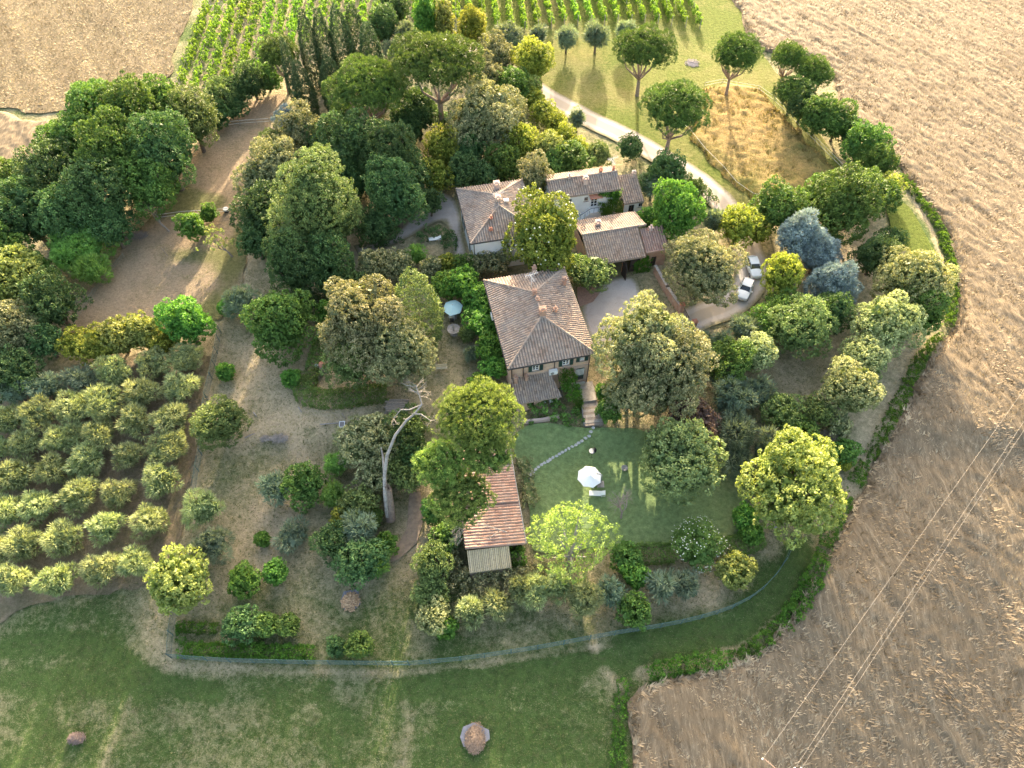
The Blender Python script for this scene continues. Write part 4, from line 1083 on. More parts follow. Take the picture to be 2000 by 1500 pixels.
# ---- barn with open dark doorway
a_, b_ = Vector(PZ(1160, 517, 3.3)), Vector(PZ(1262, 500, 3.3)); ban = math.atan2(b_.y - a_.y, b_.x - a_.x); bw = (b_ - a_).length
rl = Vector(PZ(1130, 460, 5.0)); nrm_ = Vector((-math.sin(ban), math.cos(ban))); bd = (rl - a_).dot(nrm_)
barn = empty('tiled_barn', (((a_ + b_) / 2).x, ((a_ + b_) / 2).y, 0), ban, 'open-fronted barn with patchy tile roof and dark folding doors facing the gravel yard', 'barn')
back = 4.6; bwh = bw / 2
acc = new_acc(); tile_face(acc, [(-bwh - .6, 0, 3.3), (bwh, 0, 3.3), (bwh - .0, bd, 5.0), (-bwh - .6, bd, 5.0)], .34, .06, .38); tile_face(acc, [(bwh + 1.3, bd + back, 3.6), (-bwh - .6, bd + back, 3.6), (-bwh - .6, bd, 5.0), (bwh + 1.3, bd, 5.0)], .34)
rf = finish_roof(acc, 'roof', TILE_OLD, barn); caps(rf, [((-bwh - .6, bd, 5.0), (bwh + 1.3, bd, 5.0))], TILE_OLD); chimney(rf, -1.4, bd + 2.2, 4.2, .6, .7, PINKPLASTER)
acc = new_acc(); x0, x1 = -bwh - .3, bwh - .25
wall_face(acc, (x0, .5), (x1, .5), -.5, 3.2, [(1.9, 5.0, -.5, 2.7), (5.2, 7.6, -.5, 2.7)], .3); wall_face(acc, (x1, .5), (x1, bd + back - .3), -.5, 3.2); wall_face(acc, (x0, bd + back - .3), (x0, .5), -.5, 3.2); wall_face(acc, (x1, bd + back - .3), (x0, bd + back - .3), -.5, 3.4)
finish_roof(acc, 'wall', BRICK_RED, barn)
for xx, rzd in ((x0 + 1.9, -95), (x0 + 4.95, -84), (x0 + 5.3, -100)):
    t_ = MB(); t_.box((.72, 0, 1.25), (1.45, .07, 2.6)); [t_.box((.72, -.05, z_), (1.4, .05, .14)) for z_ in (.35, 1.3, 2.2)]
    t_.build('door', DARKWOOD, barn, (xx, .35, 0), R_(rzd))
t_ = MB(); t_.box((.75, 0, 1.25), (1.5, .07, 2.6)); [t_.box((.75, -.05, z_), (1.4, .05, .14)) for z_ in (.35, 1.3, 2.2)]; t_.build('door', DARKWOOD, barn, (x0 + 6.1, .5, 0), 0)
MB().box((0, .2, 2.95), (bw, .12, .2)).build('lintel', WOOD, barn)
MB().box((0, 4, -.02), (bw - .6, 7.5, .1)).build('barn_floor', GRAVEL, barn)
pass
# brick wing to the right of the barn
q = [Vector(PZ(1242, 453, 4.3)), Vector(PZ(1297, 447, 4.3)), Vector(PZ(1307, 487, 3.1)), Vector(PZ(1262, 495, 3.1))]
wing = empty('brick_wing', (((q[2] + q[3]) / 2).x, ((q[2] + q[3]) / 2).y, 0), ban, 'low red brick wing with reddish tile roof, joined to the right end of the barn', 'outbuilding')
gw = (q[2] - q[3]).length; gd = 3.6
acc = new_acc(); tile_face(acc, [(-gw / 2, 0, 3.1), (gw / 2, 0, 3.1), (gw / 2, gd, 4.55), (-gw / 2, gd, 4.55)], .34); rfs = finish_roof(acc, 'roof', TILE_RED, wing)
chimney(rfs, -.2, gd - .4, 4.2, .7, .5, PINKPLASTER, 1)
box_walls(wing, gw - .5, gd - .4, 3.0, BRICK_RED, {'front': [(.9, 1.7, -.4, 1.9)]}, -.5, off=(0, gd / 2))
MB().box((-gw / 2 + .25 + 1.3, .35, .75), (.8, .06, 2.3)).build('door', DARKWOOD, wing)
ivy(wing, [(-gw / 2 - 1.6, .1, 2.3), (-gw / 2 - 1.6, -.3, -.2), (-gw / 2 + .9, -.3, -.2), (-gw / 2 + .9, .1, 2.4)], 'weed', 11)
caps(rfs, [((-gw / 2, .02, 3.16), (gw / 2, .02, 3.16))], TILE_RED, .1)

# ---- long shed by the big pine
q = [Vector(PZ(872, 885, 2.3)), Vector(PZ(994, 872, 1.6)), Vector(PZ(1027, 1062, 1.6)), Vector(PZ(908, 1078, 2.3))]
sa = math.atan2((q[1] - q[2]).y, (q[1] - q[2]).x) - math.pi / 2; sc_ = (q[1] + q[2]) / 2; SL = (q[1] - q[2]).length; SW = 6.7
shed = empty('long_shed', (sc_.x, sc_.y, -1.2), sa, 'long low shed with stepped red tile roof under the big umbrella pine', 'shed')
acc = new_acc(); h0, h1 = 2.9, 3.9; y0 = -SL / 2
secs = [(y0, y0 + SL * .40, 0), (y0 + SL * .40, y0 + SL * .80, .16), (y0 + SL * .80, y0 + SL, .36)]
for a, b, dz in secs:
    tile_face(acc, [(0, a, h0 + dz), (0, b, h0 + dz), (-SW, b, h1 + dz), (-SW, a, h1 + dz)], .37, .05, .42)
rfs = finish_roof(acc, 'roof', TILE_RED, shed)
acc = new_acc(); wall_face(acc, (-SW + .3, y0 + .3), (-.3, y0 + .3), -.4, 2.75, [(4.2, 6.0, .2, 2.3)]); wall_face(acc, (-.3, y0 + .3), (-.3, -y0 - .3), -.4, 2.75, [(3, 4, .8, 1.8), (7, 8, .8, 1.8)]); wall_face(acc, (-.3, -y0 - .3), (-SW + .3, -y0 - .3), -.4, 3.1); wall_face(acc, (-SW + .3, -y0 - .3), (-SW + .3, y0 + .3), -.4, 3.7)
finish_roof(acc, 'wall', plain('shed_wall', (.16, .13, .11), .9, .3), shed)
gt = MB().tube([(.06, y0, 2.85), (.06, -y0, 2.95)], .06, 8).build('gutter', METAL, shed)
# corrugated lean-to
acc = new_acc(); tile_face(acc, [(-SW + .15, y0 - 2.1, 2.15), (-1.9, y0 - 2.1, 2.0), (-1.9, y0 + .05, 2.75), (-SW + .15, y0 + .05, 3.1)], .2, .045, 2.4)
CORR = tile_mat('weathered_corrugated_sheet', [(.46, .37, .22), (.60, .48, .30), (.52, .41, .25), (.66, .53, .34)], (.46, .38, .25))
finish_roof(acc, 'corrugated_roof', CORR, shed)
pm = MB()
for x_ in (-SW + .3, -4.2, -2.1): pm.box((x_, y0 - 1.95, .9), (.12, .12, 2.3))
pm.box((-4.3, y0 - 1.95, .7), (4.5, .04, 1.6)); pm.build('lean_to_wall', WOOD, shed)
# fallen dead branch on the shed roof
mb = MB(); rn = random.Random(4)
b0 = Vector((-1.9, y0 + 1.35, 3.55)); b1 = Vector((-6.3, y0 + 3.0, 4.2)); b2 = Vector((-7.0, y0 + 3.3, 4.1))
mb.tube([b0, (b0 + b1) / 2 + Vector((.1, .1, .05)), b1, b2], [.07, .055, .035, .02], 6)
mb.tube([b0 + Vector((-.9, .2, .1)), Vector((-4.0, y0 + .8, 3.75)), Vector((-5.7, y0 + 1.3, 4.0))], [.05, .04, .02], 5)
for k in range(16): bare_branches(mb, b1.lerp(b2, rn.random()) - Vector((0, rn.random() * 1.6, .0)), (-.6, -rn.random() - .1, rn.uniform(-.1, .15)), 1.0, .016, 2, rn, .7, -.02)
br = mb.build('fallen_branch', BARK_PALE, None, (sc_.x, sc_.y, -1.2), sa); tag(br, 'bare broken pine branch lying across the lower end of the red shed roof', 'branch')
# ---------------------------------------------------------------- trees and bushes
T = plant
WOODS = 'trees of the dark wood left of the paddock'
for a in [
 ('oak', 195, 225, 62, .95, 3, 'green oak at the far upper-left tip of the dark wood, against the stubble field'),
 ('oak', 262, 232, 62, 1.0, 3.5, 'bright-topped oak, second from the upper-left tip of the dark wood'),
 ('oak', 325, 215, 50, 1.0, 3, 'oak on the field side of the dark wood, beside a grey-green tree'),
 ('brown', 372, 232, 48, 1.0, 2, 'grey-green tree closing the upper right end of the dark wood'),
 ('oak', 150, 285, 58, .95, 3, 'oak on the wheat-strip side of the dark wood, below its upper-left tip'),
 ('oak', 232, 300, 66, 1.0, 4, 'tallest deep green oak in the middle of the dark wood'),
 ('dark', 318, 290, 60, 1.0, 3, 'deep green tree of the wood leaning over the paddock fence'),
 ('oak', 290, 360, 52, .9, 2.5, 'round green oak at the paddock fence above the leaning dead tree'),
 ('dark', 190, 380, 58, .95, 3, 'blackish evergreen in the shaded heart of the dark wood'),
 ('dark', 108, 345, 56, .95, 3, 'dark evergreen near the left edge, below the wheat strip'),
 ('oak', 38, 350, 44, .9, 2, 'lighter oak at the left frame edge next to the wheat strip'),
 ('dark', 50, 415, 58, .95, 3, 'dark leafy tree at the left frame edge, above the yellow-green oak'),
 ('dark', 130, 425, 52, .95, 3, 'dark tree directly above the bamboo clump'),
 ('dark', 215, 440, 42, .9, 1.5, 'low dark tree right of the bamboo clump at the wood edge'),
 ('oak', -10, 500, 60, .9, 2.5, 'oak cut by the left frame edge above the yellow-green oak')]:
    T(*a, group=WOODS)
T('feather', 150, 480, 58, .7, .6, 'feathery light green bamboo clump on the edge of the dark wood', cat='bamboo')
T('feather', 175, 525, 32, .8, .3, 'small drooping light green bamboo clump below the big one', cat='bamboo')
T('maple', 28, 545, 62, .9, 2, 'yellow-green oak lit by the sun at the left frame edge')
T('dark', 100, 590, 50, .9, 1.5, 'dark bushy tree between the yellow-green oak and the paddock path')
T('oak', 70, 530, 38, .9, 2, 'green tree tucked behind the yellow-green oak')
T('holm', 30, 645, 52, .9, 1.5, 'pale-tipped round tree at the left frame edge above the olive grove')
T('dark', 85, 665, 36, .9, 1, 'dark shrub left of the yellow hedge above the olive grove')
T('dark', 20, 725, 46, .8, .8, 'dark low tree at the left frame edge behind the first olives')
YH = 'row of yellow-green bushes above the olive grove'
for i, (u, v, r, k, l) in enumerate([(150, 672, 30, 'yellow', 'bright yellow bush, left end of the hedge above the olive grove'), (190, 672, 36, 'yellow', 'yellow bush, second from the left in the hedge above the olive grove'),
     (232, 658, 40, 'maple', 'wide yellow-green bush in the middle of the hedge above the olive grove'), (278, 648, 38, 'maple', 'green-gold bush, second from the right in the hedge above the olive grove'),
     (318, 668, 28, 'yellow', 'small golden bush touching the bright green tree above the olive grove')]):
    T(k, u, v, r, .9, .3, l, group=YH, name='shrub')
T('bright', 363, 628, 46, 1.0, .8, 'bright green bushy tree at the corner where the wire fence starts')
T('bright', 372, 440, 26, 1.1, .2, 'bright green dense shrub at the paddock rail fence'); T('bright', 407, 415, 16, 1.2, .2, 'small green shrub touching the rail fence, right of a bigger one')
T('brown', 430, 190, 30, .9, .3, 'dark bush at the lower corner of the vineyard'); T('dark', 458, 178, 28, .9, .3, 'dark bush, second along the vineyard hedge'); T('dark', 492, 160, 28, .9, .3, 'dark bush below the shaded umbrella pine, along the vineyard hedge')
T('dark', 420, 225, 26, .9, .2, 'dark bush on the paddock side of the vineyard hedge'); T('dark', 452, 208, 24, .8, .2, 'low dark bush squeezed between paddock and vineyard hedge'); T('oak', 520, 150, 24, .9, .3, 'green bush left of the slim cypress')
T('pine', 543, 105, 46, .6, 4.5, 'dark umbrella pine at the vineyard edge, left of the cypresses', form='umbrella')
for u, v, r, az, l in [(567, 140, 13, 5.2, 'slim pointed cypress standing alone in front of the group'), (606, 98, 22, 3.5, 'leftmost tall cypress of the group by the vineyard'), (634, 92, 20, 3.9, 'second cypress from the left in the group by the vineyard'),
     (668, 84, 25, 3.3, 'tallest cypress in the middle of the group by the vineyard'), (697, 78, 21, 3.3, 'fourth cypress from the left in the group by the vineyard'), (724, 105, 24, 2.7, 'rightmost cypress of the group by the vineyard'),
     (592, 172, 20, 2.8, 'short bushy cypress beside the slim pointed one'), (648, 160, 24, 2.2, 'bushy cypress below the tall cypress group')]:
    T('cypress', u, v, r, az, .2, l, form='spindle', group='cypresses by the vineyard')
T('dark', 745, 50, 28, 1.1, 1, 'dark round tree right of the cypress group at the top edge'); T('dark', 770, 15, 30, .9, 1, 'dark tree cut by the top edge, left of the poplar')
T('grey', 792, 62, 24, 1.0, .6, 'silvery olive tree between the cypresses and the poplar'); T('grey', 778, 95, 24, .9, .4, 'silvery bush just above the big umbrella pines')
T('bright', 832, 40, 22, 2.2, 1, 'tall green poplar at the top edge above the umbrella pines', cat='tree', name='poplar_tree'); T('maple', 868, 45, 18, 2.4, 1, 'slender pale poplar right of the tall green poplar', name='poplar_tree')
T('yellow', 922, 55, 28, 1.5, 1.2, 'yellow poplar at the top edge, right of the big umbrella pine', name='poplar_tree')
OG = 'olive trees lined up below the vineyard'
for u, v, r, l in [(992, 68, 25, 'first olive tree from the left in the line below the vineyard'), (1050, 68, 20, 'small olive tree, second in the line below the vineyard'), (1107, 74, 21, 'third olive tree in the line below the vineyard, with a clear trunk'),
                   (1165, 68, 26, 'largest olive tree, fourth in the line below the vineyard'), (1222, 60, 20, 'last olive tree on the right of the line below the vineyard')]:
    T('grey', u, v, r, .85, 1.4, l, group=OG)
T('yellow', 1042, 115, 42, .95, 1.2, 'yellow-leaved tree beside the start of the visible road')
T('grey', 1000, 92, 20, .9, .4, 'greyish bush between the yellow tree and the first olive'); T('holm', 968, 112, 30, .95, 1, 'grey-green small tree right of the big umbrella pine')
T('holm', 945, 150, 36, .9, 1.5, 'olive-toned tree behind the pale holm oak'); T('oak', 1000, 165, 36, .8, 1, 'green-gold tree left of the road start'); T('maple', 1030, 172, 24, .8, .6, 'small sunlit bush at the road start')
# umbrella pines
T('pine', 722, 168, 76, .5, 8, 'broad umbrella pine in front of the cypresses, left of its bigger neighbour', form='umbrella')
T('pine', 852, 122, 88, .52, 10, 'biggest umbrella pine at the top centre with forked pale trunks', form='umbrella')
T('pine', 680, 215, 34, .6, 5, 'small umbrella pine crown tucked under the left broad one', form='umbrella')
T('pine', 1258, 98, 62, .6, 4.6, 'dark green umbrella pine standing right of the olive line', form='umbrella')
T('pine', 1318, 212, 70, .6, 4.8, 'umbrella pine overhanging the gravel road', form='umbrella')
T('pine', 1440, 104, 46, .7, 4.6, 'isolated round umbrella pine on a reddish trunk in the meadow', form='umbrella')
T('pine', 1540, 112, 38, .7, 3.2, 'thin airy pine at the wheat field edge', form='umbrella')
T('pine', 1590, 142, 38, .75, 2.4, 'dense dark pine leaning over the wheat field edge', form='umbrella'); T('pine', 1552, 180, 40, .8, .8, 'low dense pine below the airy one at the meadow fence', form='umbrella')
FB = 'bushes along the meadow fence'
for u, v, r, k, l in [(1600, 225, 34, 'oak', 'green bush below the low pine on the meadow fence'), (1638, 238, 30, 'oak', 'bush in the middle of the meadow fence line'), (1570, 205, 28, 'dark', 'dark bush at the foot of the low pine'),
                      (1690, 285, 38, 'oak', 'large green bush between meadow and wheat field'), (1712, 318, 30, 'oak', 'bush at the lower end of the meadow fence'), (1660, 262, 22, 'dark', 'small dark bush in the gap of the meadow fence line')]:
    T(k, u, v, r, .95, .2, l, group=FB, name='shrub')
# wood between the pines and the houses
for a in [
 ('holm', 952, 222, 58, .95, 3, 'big pale-tipped holm oak behind the white houses'), ('holm', 905, 262, 36, 1.0, 2, 'holm oak at the foot of the biggest umbrella pine'),
 ('yellow', 1040, 195, 22, .9, .4, 'first yellow bush of the roadside hedge, top end'), ('yellow', 1062, 218, 24, .9, .4, 'second yellow bush of the roadside hedge'), ('yellow', 1085, 240, 24, .9, .4, 'third yellow bush of the roadside hedge'),
 ('yellow', 1102, 268, 24, .9, .4, 'fourth yellow bush of the roadside hedge'), ('yellow', 1125, 290, 24, .9, .4, 'lowest yellow bush of the roadside hedge'),
 ('yellow', 1015, 275, 38, .95, 1, 'rounded yellow-green tree behind the white farmhouse'), ('maple', 1070, 290, 38, .9, .8, 'yellow-green tree behind the white farmhouse ridge, left of the antenna'), ('oak', 1115, 310, 36, .8, .4, 'dark green bush hiding the back of the white farmhouse'),
 ('oak', 985, 320, 34, .9, .5, 'dark bush above the villa roof'), ('brown', 1165, 300, 26, .8, .3, 'brown-green bush beside the farmhouse antenna'), ('holm', 1055, 320, 26, .8, .4, 'greyish bush directly behind the farmhouse roof'),
 ('yellow', 862, 290, 40, 1.1, 1.2, 'bright yellow tree left of the white villa'), ('yellow', 850, 345, 30, 1.0, .6, 'low yellow tree at the corner of the villa path'), ('dark', 905, 335, 34, .9, .8, 'dark tree behind the villa roof'),
 ('dark', 760, 300, 60, 1.0, 3, 'deep shaded holm oak in the middle of the park wood'), ('dark', 690, 290, 55, 1.0, 3, 'dark holm oak in front of the left broad umbrella pine'), ('dark', 815, 215, 40, 1, 2, 'dark undergrowth tree between the two broad pines'),
 ('holm', 592, 262, 46, .95, 2, 'pale grey-green holm oak at the paddock edge below the cypresses'), ('dark', 640, 285, 44, 1.0, 2, 'dark holm oak beside the pale one at the paddock edge'), ('cedar', 558, 232, 22, .9, .4, 'bluish low bush at the paddock gate'),
 ('holm', 548, 322, 50, .95, 2, 'pale holm oak overhanging the paddock, upper one'), ('holm', 512, 355, 42, 1.0, 1.5, 'pale holm oak overhanging the paddock, lower one'), ('dark', 510, 420, 42, 1.1, 1.2, 'dark holm oak at the end of the rail fence'),
 ('dark', 770, 375, 62, .9, 2.5, 'large dark holm oak shading the villa path'), ('dark', 800, 340, 42, .9, 2, 'dark tree behind the one shading the villa path'), ('holm', 1045, 345, 34, 1.15, 2.2, 'pale round tree between the villa and the farmhouse'),
 ]: T(*a, **({'name': 'shrub', 'group': 'yellow roadside hedge bushes'} if 'roadside hedge' in a[6] else {}))
for u, v, r, k, l in [(690, 345, 40, 'dark', 'dark understorey tree right of the ragged cedar top'), (735, 440, 34, 'dark', 'dark understorey tree above the long clipped hedge'), (650, 335, 36, 'dark', 'dark tree filling the gap above the ragged cedar'),
     (880, 240, 26, 'dark', 'dark bush between the biggest pine and the pale holm oak'), (790, 250, 34, 'dark', 'dark bush below the gap between the two broad pines'), (915, 300, 30, 'dark', 'dark bush left of the pale holm oak foot'), (1000, 225, 30, 'holm', 'pale bush on the right shoulder of the big holm oak'),
     (840, 395, 24, 'dark', 'dark bush at the bend of the villa path'), (545, 285, 30, 'brown', 'dull green tree at the paddock edge below the gate'), (500, 470, 34, 'dark', 'dark bush at the paddock edge left of the conical laurel'), (590, 590, 28, 'dark', 'dark bush between conical laurel and round blue-green tree'),
     (735, 190, 36, 'holm', 'greyish tree glimpsed beneath the left broad pine'), (660, 560, 34, 'dark', 'dark bush below the round laurel'), (1075, 325, 26, 'oak', 'green bush against the back eave of the farmhouse'), (945, 345, 26, 'dark', 'dark bush behind the villa ridge')]:
    T(k, u, v, r, .95, .8, l, group='understorey of the park wood')
T('brown', 618, 395, 82, 1.15, 2.5, 'large brown-green cedar with ragged crown in the park wood', form='cone')
T('brown', 665, 430, 40, .9, 1.5, 'drooping lower limb mass of the brown-green cedar, a smaller cedar beside it')
T('dark', 572, 505, 66, 1.15, 1.5, 'dark conical laurel tree below the brown-green cedar', form='cone'); T('dark', 632, 515, 54, 1.0, 1.5, 'dark round laurel right of the conical one')
T('oak', 545, 628, 60, .95, .8, 'round blue-green bushy tree above the dry garden slope'); T('grey', 468, 590, 36, .9, .4, 'grey-green bush left of the round blue-green tree'); T('bright', 443, 600, 16, .9, .2, 'small bright shrub at the left foot of the grey-green bush')
T('holm', 708, 625, 78, 1.0, 3, 'huge pale-tipped holm oak in the middle of the garden'); T('brown', 812, 605, 42, 2.0, .5, 'tall brown-green column-like holm oak joined to the huge pale one', form='spindle'); T('holm', 775, 680, 70, .9, 1.5, 'wide lower holm oak in front of the tall column-like one')
T('brown', 690, 700, 50, .9, 1.5, 'dull green holm oak at the lower left of the garden clump'); T('bright', 640, 612, 20, 1.6, .8, 'narrow bright-edged laurel on the left of the huge holm oak')
T('holm', 733, 520, 34, .95, 1, 'clipped round laurel above the huge holm oak'); T('holm', 778, 518, 26, .95, 1, 'smaller round laurel right of the clipped one'); T('dark', 690, 560, 30, .8, .5, 'dark shrub between laurel clump and conical tree')
T('feather', 812, 495, 20, .9, .2, 'feathery green shrub beside the villa lawn', name='shrub', cat='shrub')
for u, v, r, k, l in [(842, 522, 20, 'holm', 'pale shrub, left end of the hedge between the houses'), (872, 515, 20, 'yellow', 'yellow shrub in the hedge between the houses'), (905, 520, 22, 'oak', 'green shrub in the hedge between the houses'), (937, 512, 24, 'holm', 'grey-green shrub in the hedge between the houses'), (972, 512, 24, 'holm', 'last shrub of the hedge before the magnolia')]:
    T(k, u, v, r, .9, .3, l, name='shrub', group='mixed hedge between villa and brick house')
# magnolia with white flowers
mg = T('magnolia', 1064, 466, 80, 1.0, 2.0, 'large yellow-green magnolia with white flowers between the houses', name='magnolia_tree')
# group next to barn
T('brown', 1155, 532, 36, .9, .5, 'dark green shrub tree at the left of the barn doors'); T('oak', 1125, 520, 26, .9, .5, 'green shrub behind the brick house roof corner')
T('bright', 1322, 412, 56, .95, 1.5, 'vivid green fig tree right of the brick wing'); T('bright', 1268, 425, 20, .8, 1, 'small vivid green bush touching the barn roof')
T('dark', 1300, 340, 38, .95, .8, 'dark shrub tree between annex and road'); T('grey', 1275, 360, 26, 1, .4, 'grey-green bush behind the annex'); T('grey', 1128, 232, 15, 1.4, .3, 'small silvery willow on the roadside')
T('dark', 1232, 285, 24, .9, .4, 'dark bush on the road edge behind the farmhouse'); T('dark', 1350, 370, 26, .8, .3, 'dark low bush in the hedge along the road bend')
T('holm', 1372, 520, 66, .95, 1.2, 'round holm oak in the loop of the drive, above the cars')
T('grey', 1395, 430, 24, 1.0, .4, 'grey bush beside the thin yellow tree')
T('yellow', 1442, 440, 38, 1.0, 1.5, 'thin yellowish tree with visible trunk at the road bend'); T('oak', 1520, 405, 42, .95, .8, 'green bushy tree right of the road bend')
T('yellow', 1478, 450, 24, .9, 1, 'small yellow-green tree beside the white car')
T('cedar', 1562, 458, 50, .95, 1.5, 'blue cedar, upper one, with silvery blue needles', form='cone'); T('cedar', 1600, 495, 42, .9, 1, 'blue cedar, middle one, between two others', form='cone'); T('cedar', 1632, 550, 52, .9, 1, 'blue cedar, lowest and widest one', form='cone')
T('yellow', 1530, 535, 44, 1.0, 1.6, 'yellow-green tree hiding the tail of the front car'); T('oak', 1524, 602, 34, .9, .5, 'green shrub tree below the yellow-green one by the cars')
T('oak', 1650, 400, 66, .85, .8, 'huge dark green dome tree at the end of the meadow'); T('oak', 1598, 390, 36, .9, .6, 'green shrub left of the dark dome tree'); T('oak', 1700, 380, 40, .95, .8, 'green tree on the right shoulder of the dark dome tree'); T('yellow', 1735, 372, 26, 1.1, .6, 'golden-edged bush at the tip of the meadow, beside the wheat')
T('dark', 1712, 500, 38, .95, .4, 'dark shrub on bare soil between cedar and flowering trees'); T('dark', 1745, 468, 24, .8, .2, 'low dark bush at the grass strip')
FT = 'round cream-flowering trees along the wheat field'
T('cream', 1785, 548, 66, .95, 1.2, 'largest cream-flowering round tree beside the wheat field', group=FT); T('oak', 1800, 605, 48, .9, .5, 'green unflowered tree below the largest cream-flowering one')
T('cream', 1730, 632, 58, 1.0, 1.2, 'cream-flowering ball tree, second from the top along the wheat field', group=FT); T('cream', 1690, 702, 46, .9, 1.0, 'greener cream-flowering tree, third from the top along the wheat field', group=FT)
T('cream', 1662, 758, 56, .95, .8, 'many-lobed cream-flowering tree, lowest along the wheat field', group=FT); T('cream', 1478, 688, 38, 1.05, 1.0, 'small cream-flowering ball tree below the drive'); T('oak', 1425, 705, 42, 1.0, .8, 'green round tree left of the small cream-flowering ball tree')
T('brown', 1560, 635, 56, .85, .3, 'wide grey-brown shrub mass below the cars'); T('dark', 1625, 610, 42, 1.0, .5, 'dark pointed evergreen beneath the lowest blue cedar', form='cone'); T('grey', 1452, 640, 28, .9, .3, 'grey-green shrub right of the gate pillar')
T('oak', 1492, 632, 28, .9, .3, 'green shrub between the gate and the wide shrub mass'); T('grey', 1408, 672, 26, .9, .3, 'small grey shrub below the right gate pillar'); T('grey', 1372, 660, 14, .9, .1, 'tiny grey shrub touching the gate pillar')
# big holm oaks in front
T('holm', 1262, 672, 84, 1.0, 3, 'giant pale-tipped holm oak beside the brick house, rear part of the pair'); T('holm', 1305, 720, 82, .95, 2.5, 'giant pale-tipped holm oak, front part of the pair by the lawn'); T('holm', 1232, 765, 46, .85, 1.2, 'lower rounded holm oak at the top of the lawn stairs')
T('oak', 1188, 800, 22, 1.1, .1, 'glossy green shrub right of the lawn stairs'); T('bright', 1178, 765, 14, 1.3, .1, 'yellow-green laurel against the house corner')
T('purple', 1354, 822, 50, .8, .6, 'purple-leaved smoke bush at the foot of the giant holm oaks', name='purple_shrub')
T('ash', 1330, 895, 78, .95, 1.6, 'large round ash tree on the right of the lawn with sunlit top'); T('grey', 1300, 868, 38, .9, 1.5, 'grey-green tree leaning on the left side of the large round ash')
T('maple', 1553, 945, 100, .78, 2.0, 'broad yellow-green maple in full sun near the wheat field')
for u, v, r, k, l in [(1430, 780, 34, 'grey', 'grey-green olive, upper left in the scrub right of the lawn'), (1478, 765, 28, 'grey', 'grey-green olive, upper right in the scrub right of the lawn'), (1440, 840, 34, 'grey', 'grey-green olive behind the round ash, middle of the scrub'), (1500, 880, 32, 'grey', 'grey-green olive just above the broad maple'),
                      (1410, 735, 24, 'grey', 'small grey olive below the green round tree'), (1475, 925, 26, 'grey', 'grey olive squeezed between ash and maple'), (1440, 895, 26, 'grey', 'small grey olive touching the right side of the ash')]:
    T(k, u, v, r * 1.22, .8, .5, l, group='grey-green olives in the scrub')
T('brown', 1530, 800, 32, .8, .2, 'low brown-green bush above the bare grey bush'); T('oak', 1565, 845, 30, .8, .2, 'dark green bush left of the bare grey bush'); T('holm', 1640, 830, 24, .9, .2, 'pale bush right of the bare grey bush'); T('oak', 1648, 880, 26, .9, .2, 'green bush between bare bush and path'); T('yellow', 1575, 825, 14, .8, .1, 'small yellow bush beside the bare grey bush')
T('brown', 1600, 800, 30, .9, .3, 'dim bush behind the many-lobed flowering tree'); T('yellow', 1650, 905, 12, .9, .1, 'tiny yellow-green bush at the maple edge')
T('bright', 1458, 1008, 24, .9, .2, 'light green shrub at the right corner of the lawn'); T('bright', 1468, 1042, 20, .9, .1, 'second light green shrub at the right corner of the lawn, lower one')
fb = T('box', 1358, 1062, 46, .8, .1, 'dense round bush dotted with white flowers at the bottom of the lawn', name='flowering_bush', cat='bush')
T('maple', 1437, 1112, 36, .95, .2, 'shaggy pale-yellow tufted bush below the flowering one', name='shrub'); T('grey', 1340, 1140, 32, .85, .3, 'grey olive bush, right one of the lower row'); T('grey', 1292, 1142, 28, .85, .3, 'grey olive bush, second from the right in the lower row')
T('bright', 1240, 1122, 26, 1.0, .3, 'green fig shrub in the lower row'); T('oak', 1240, 1192, 28, 1.0, .2, 'green shrub touching the wire fence'); T('oak', 1225, 1090, 30, .8, .1, 'dull green shrub behind the fig shrub')
LO = 'pale olives in the lower row by the fence'
for u, v, r, k, l in [(1195, 1158, 34, 'grey', 'grey olive left of the green fence shrub'), (1140, 1172, 34, 'olive', 'pale olive below the sparse lime tree'), (1090, 1140, 28, 'olive', 'pale olive under the left side of the sparse lime tree'), (1050, 1150, 30, 'olive', 'pale olive in the middle of the lower row'), (1018, 1150, 27, 'olive', 'upright pale olive, third from the left of the lower row'),
                   (968, 1178, 26, 'olive', 'second olive from the left of the lower row'), (920, 1190, 27, 'olive', 'first olive from the left of the lower row, next to the cream bush')]: T(k, u, v, r, .95, .3, l, group=LO)
T('cream', 848, 1205, 34, .95, .2, 'round cream hydrangea bush near the wire fence', name='flowering_bush', cat='bush'); T('bright', 870, 1222, 24, .8, .1, 'green shrub behind the cream hydrangea')
T('lime', 1120, 1058, 76, .85, 2.0, 'sparse lime-green tree showing its pinkish branches, bottom of the lawn', bark=BARK_PALE)
T('brown', 845, 1100, 40, .95, .3, 'brown-green bush left of the shed'); T('oak', 875, 1045, 26, .9, .2, 'green shrub against the left wall of the shed'); T('brown', 840, 1155, 28, .8, .2, 'dark twiggy bush above the cream hydrangea'); T('oak', 845, 1000, 22, .9, .2, 'green shrub on the shed path')
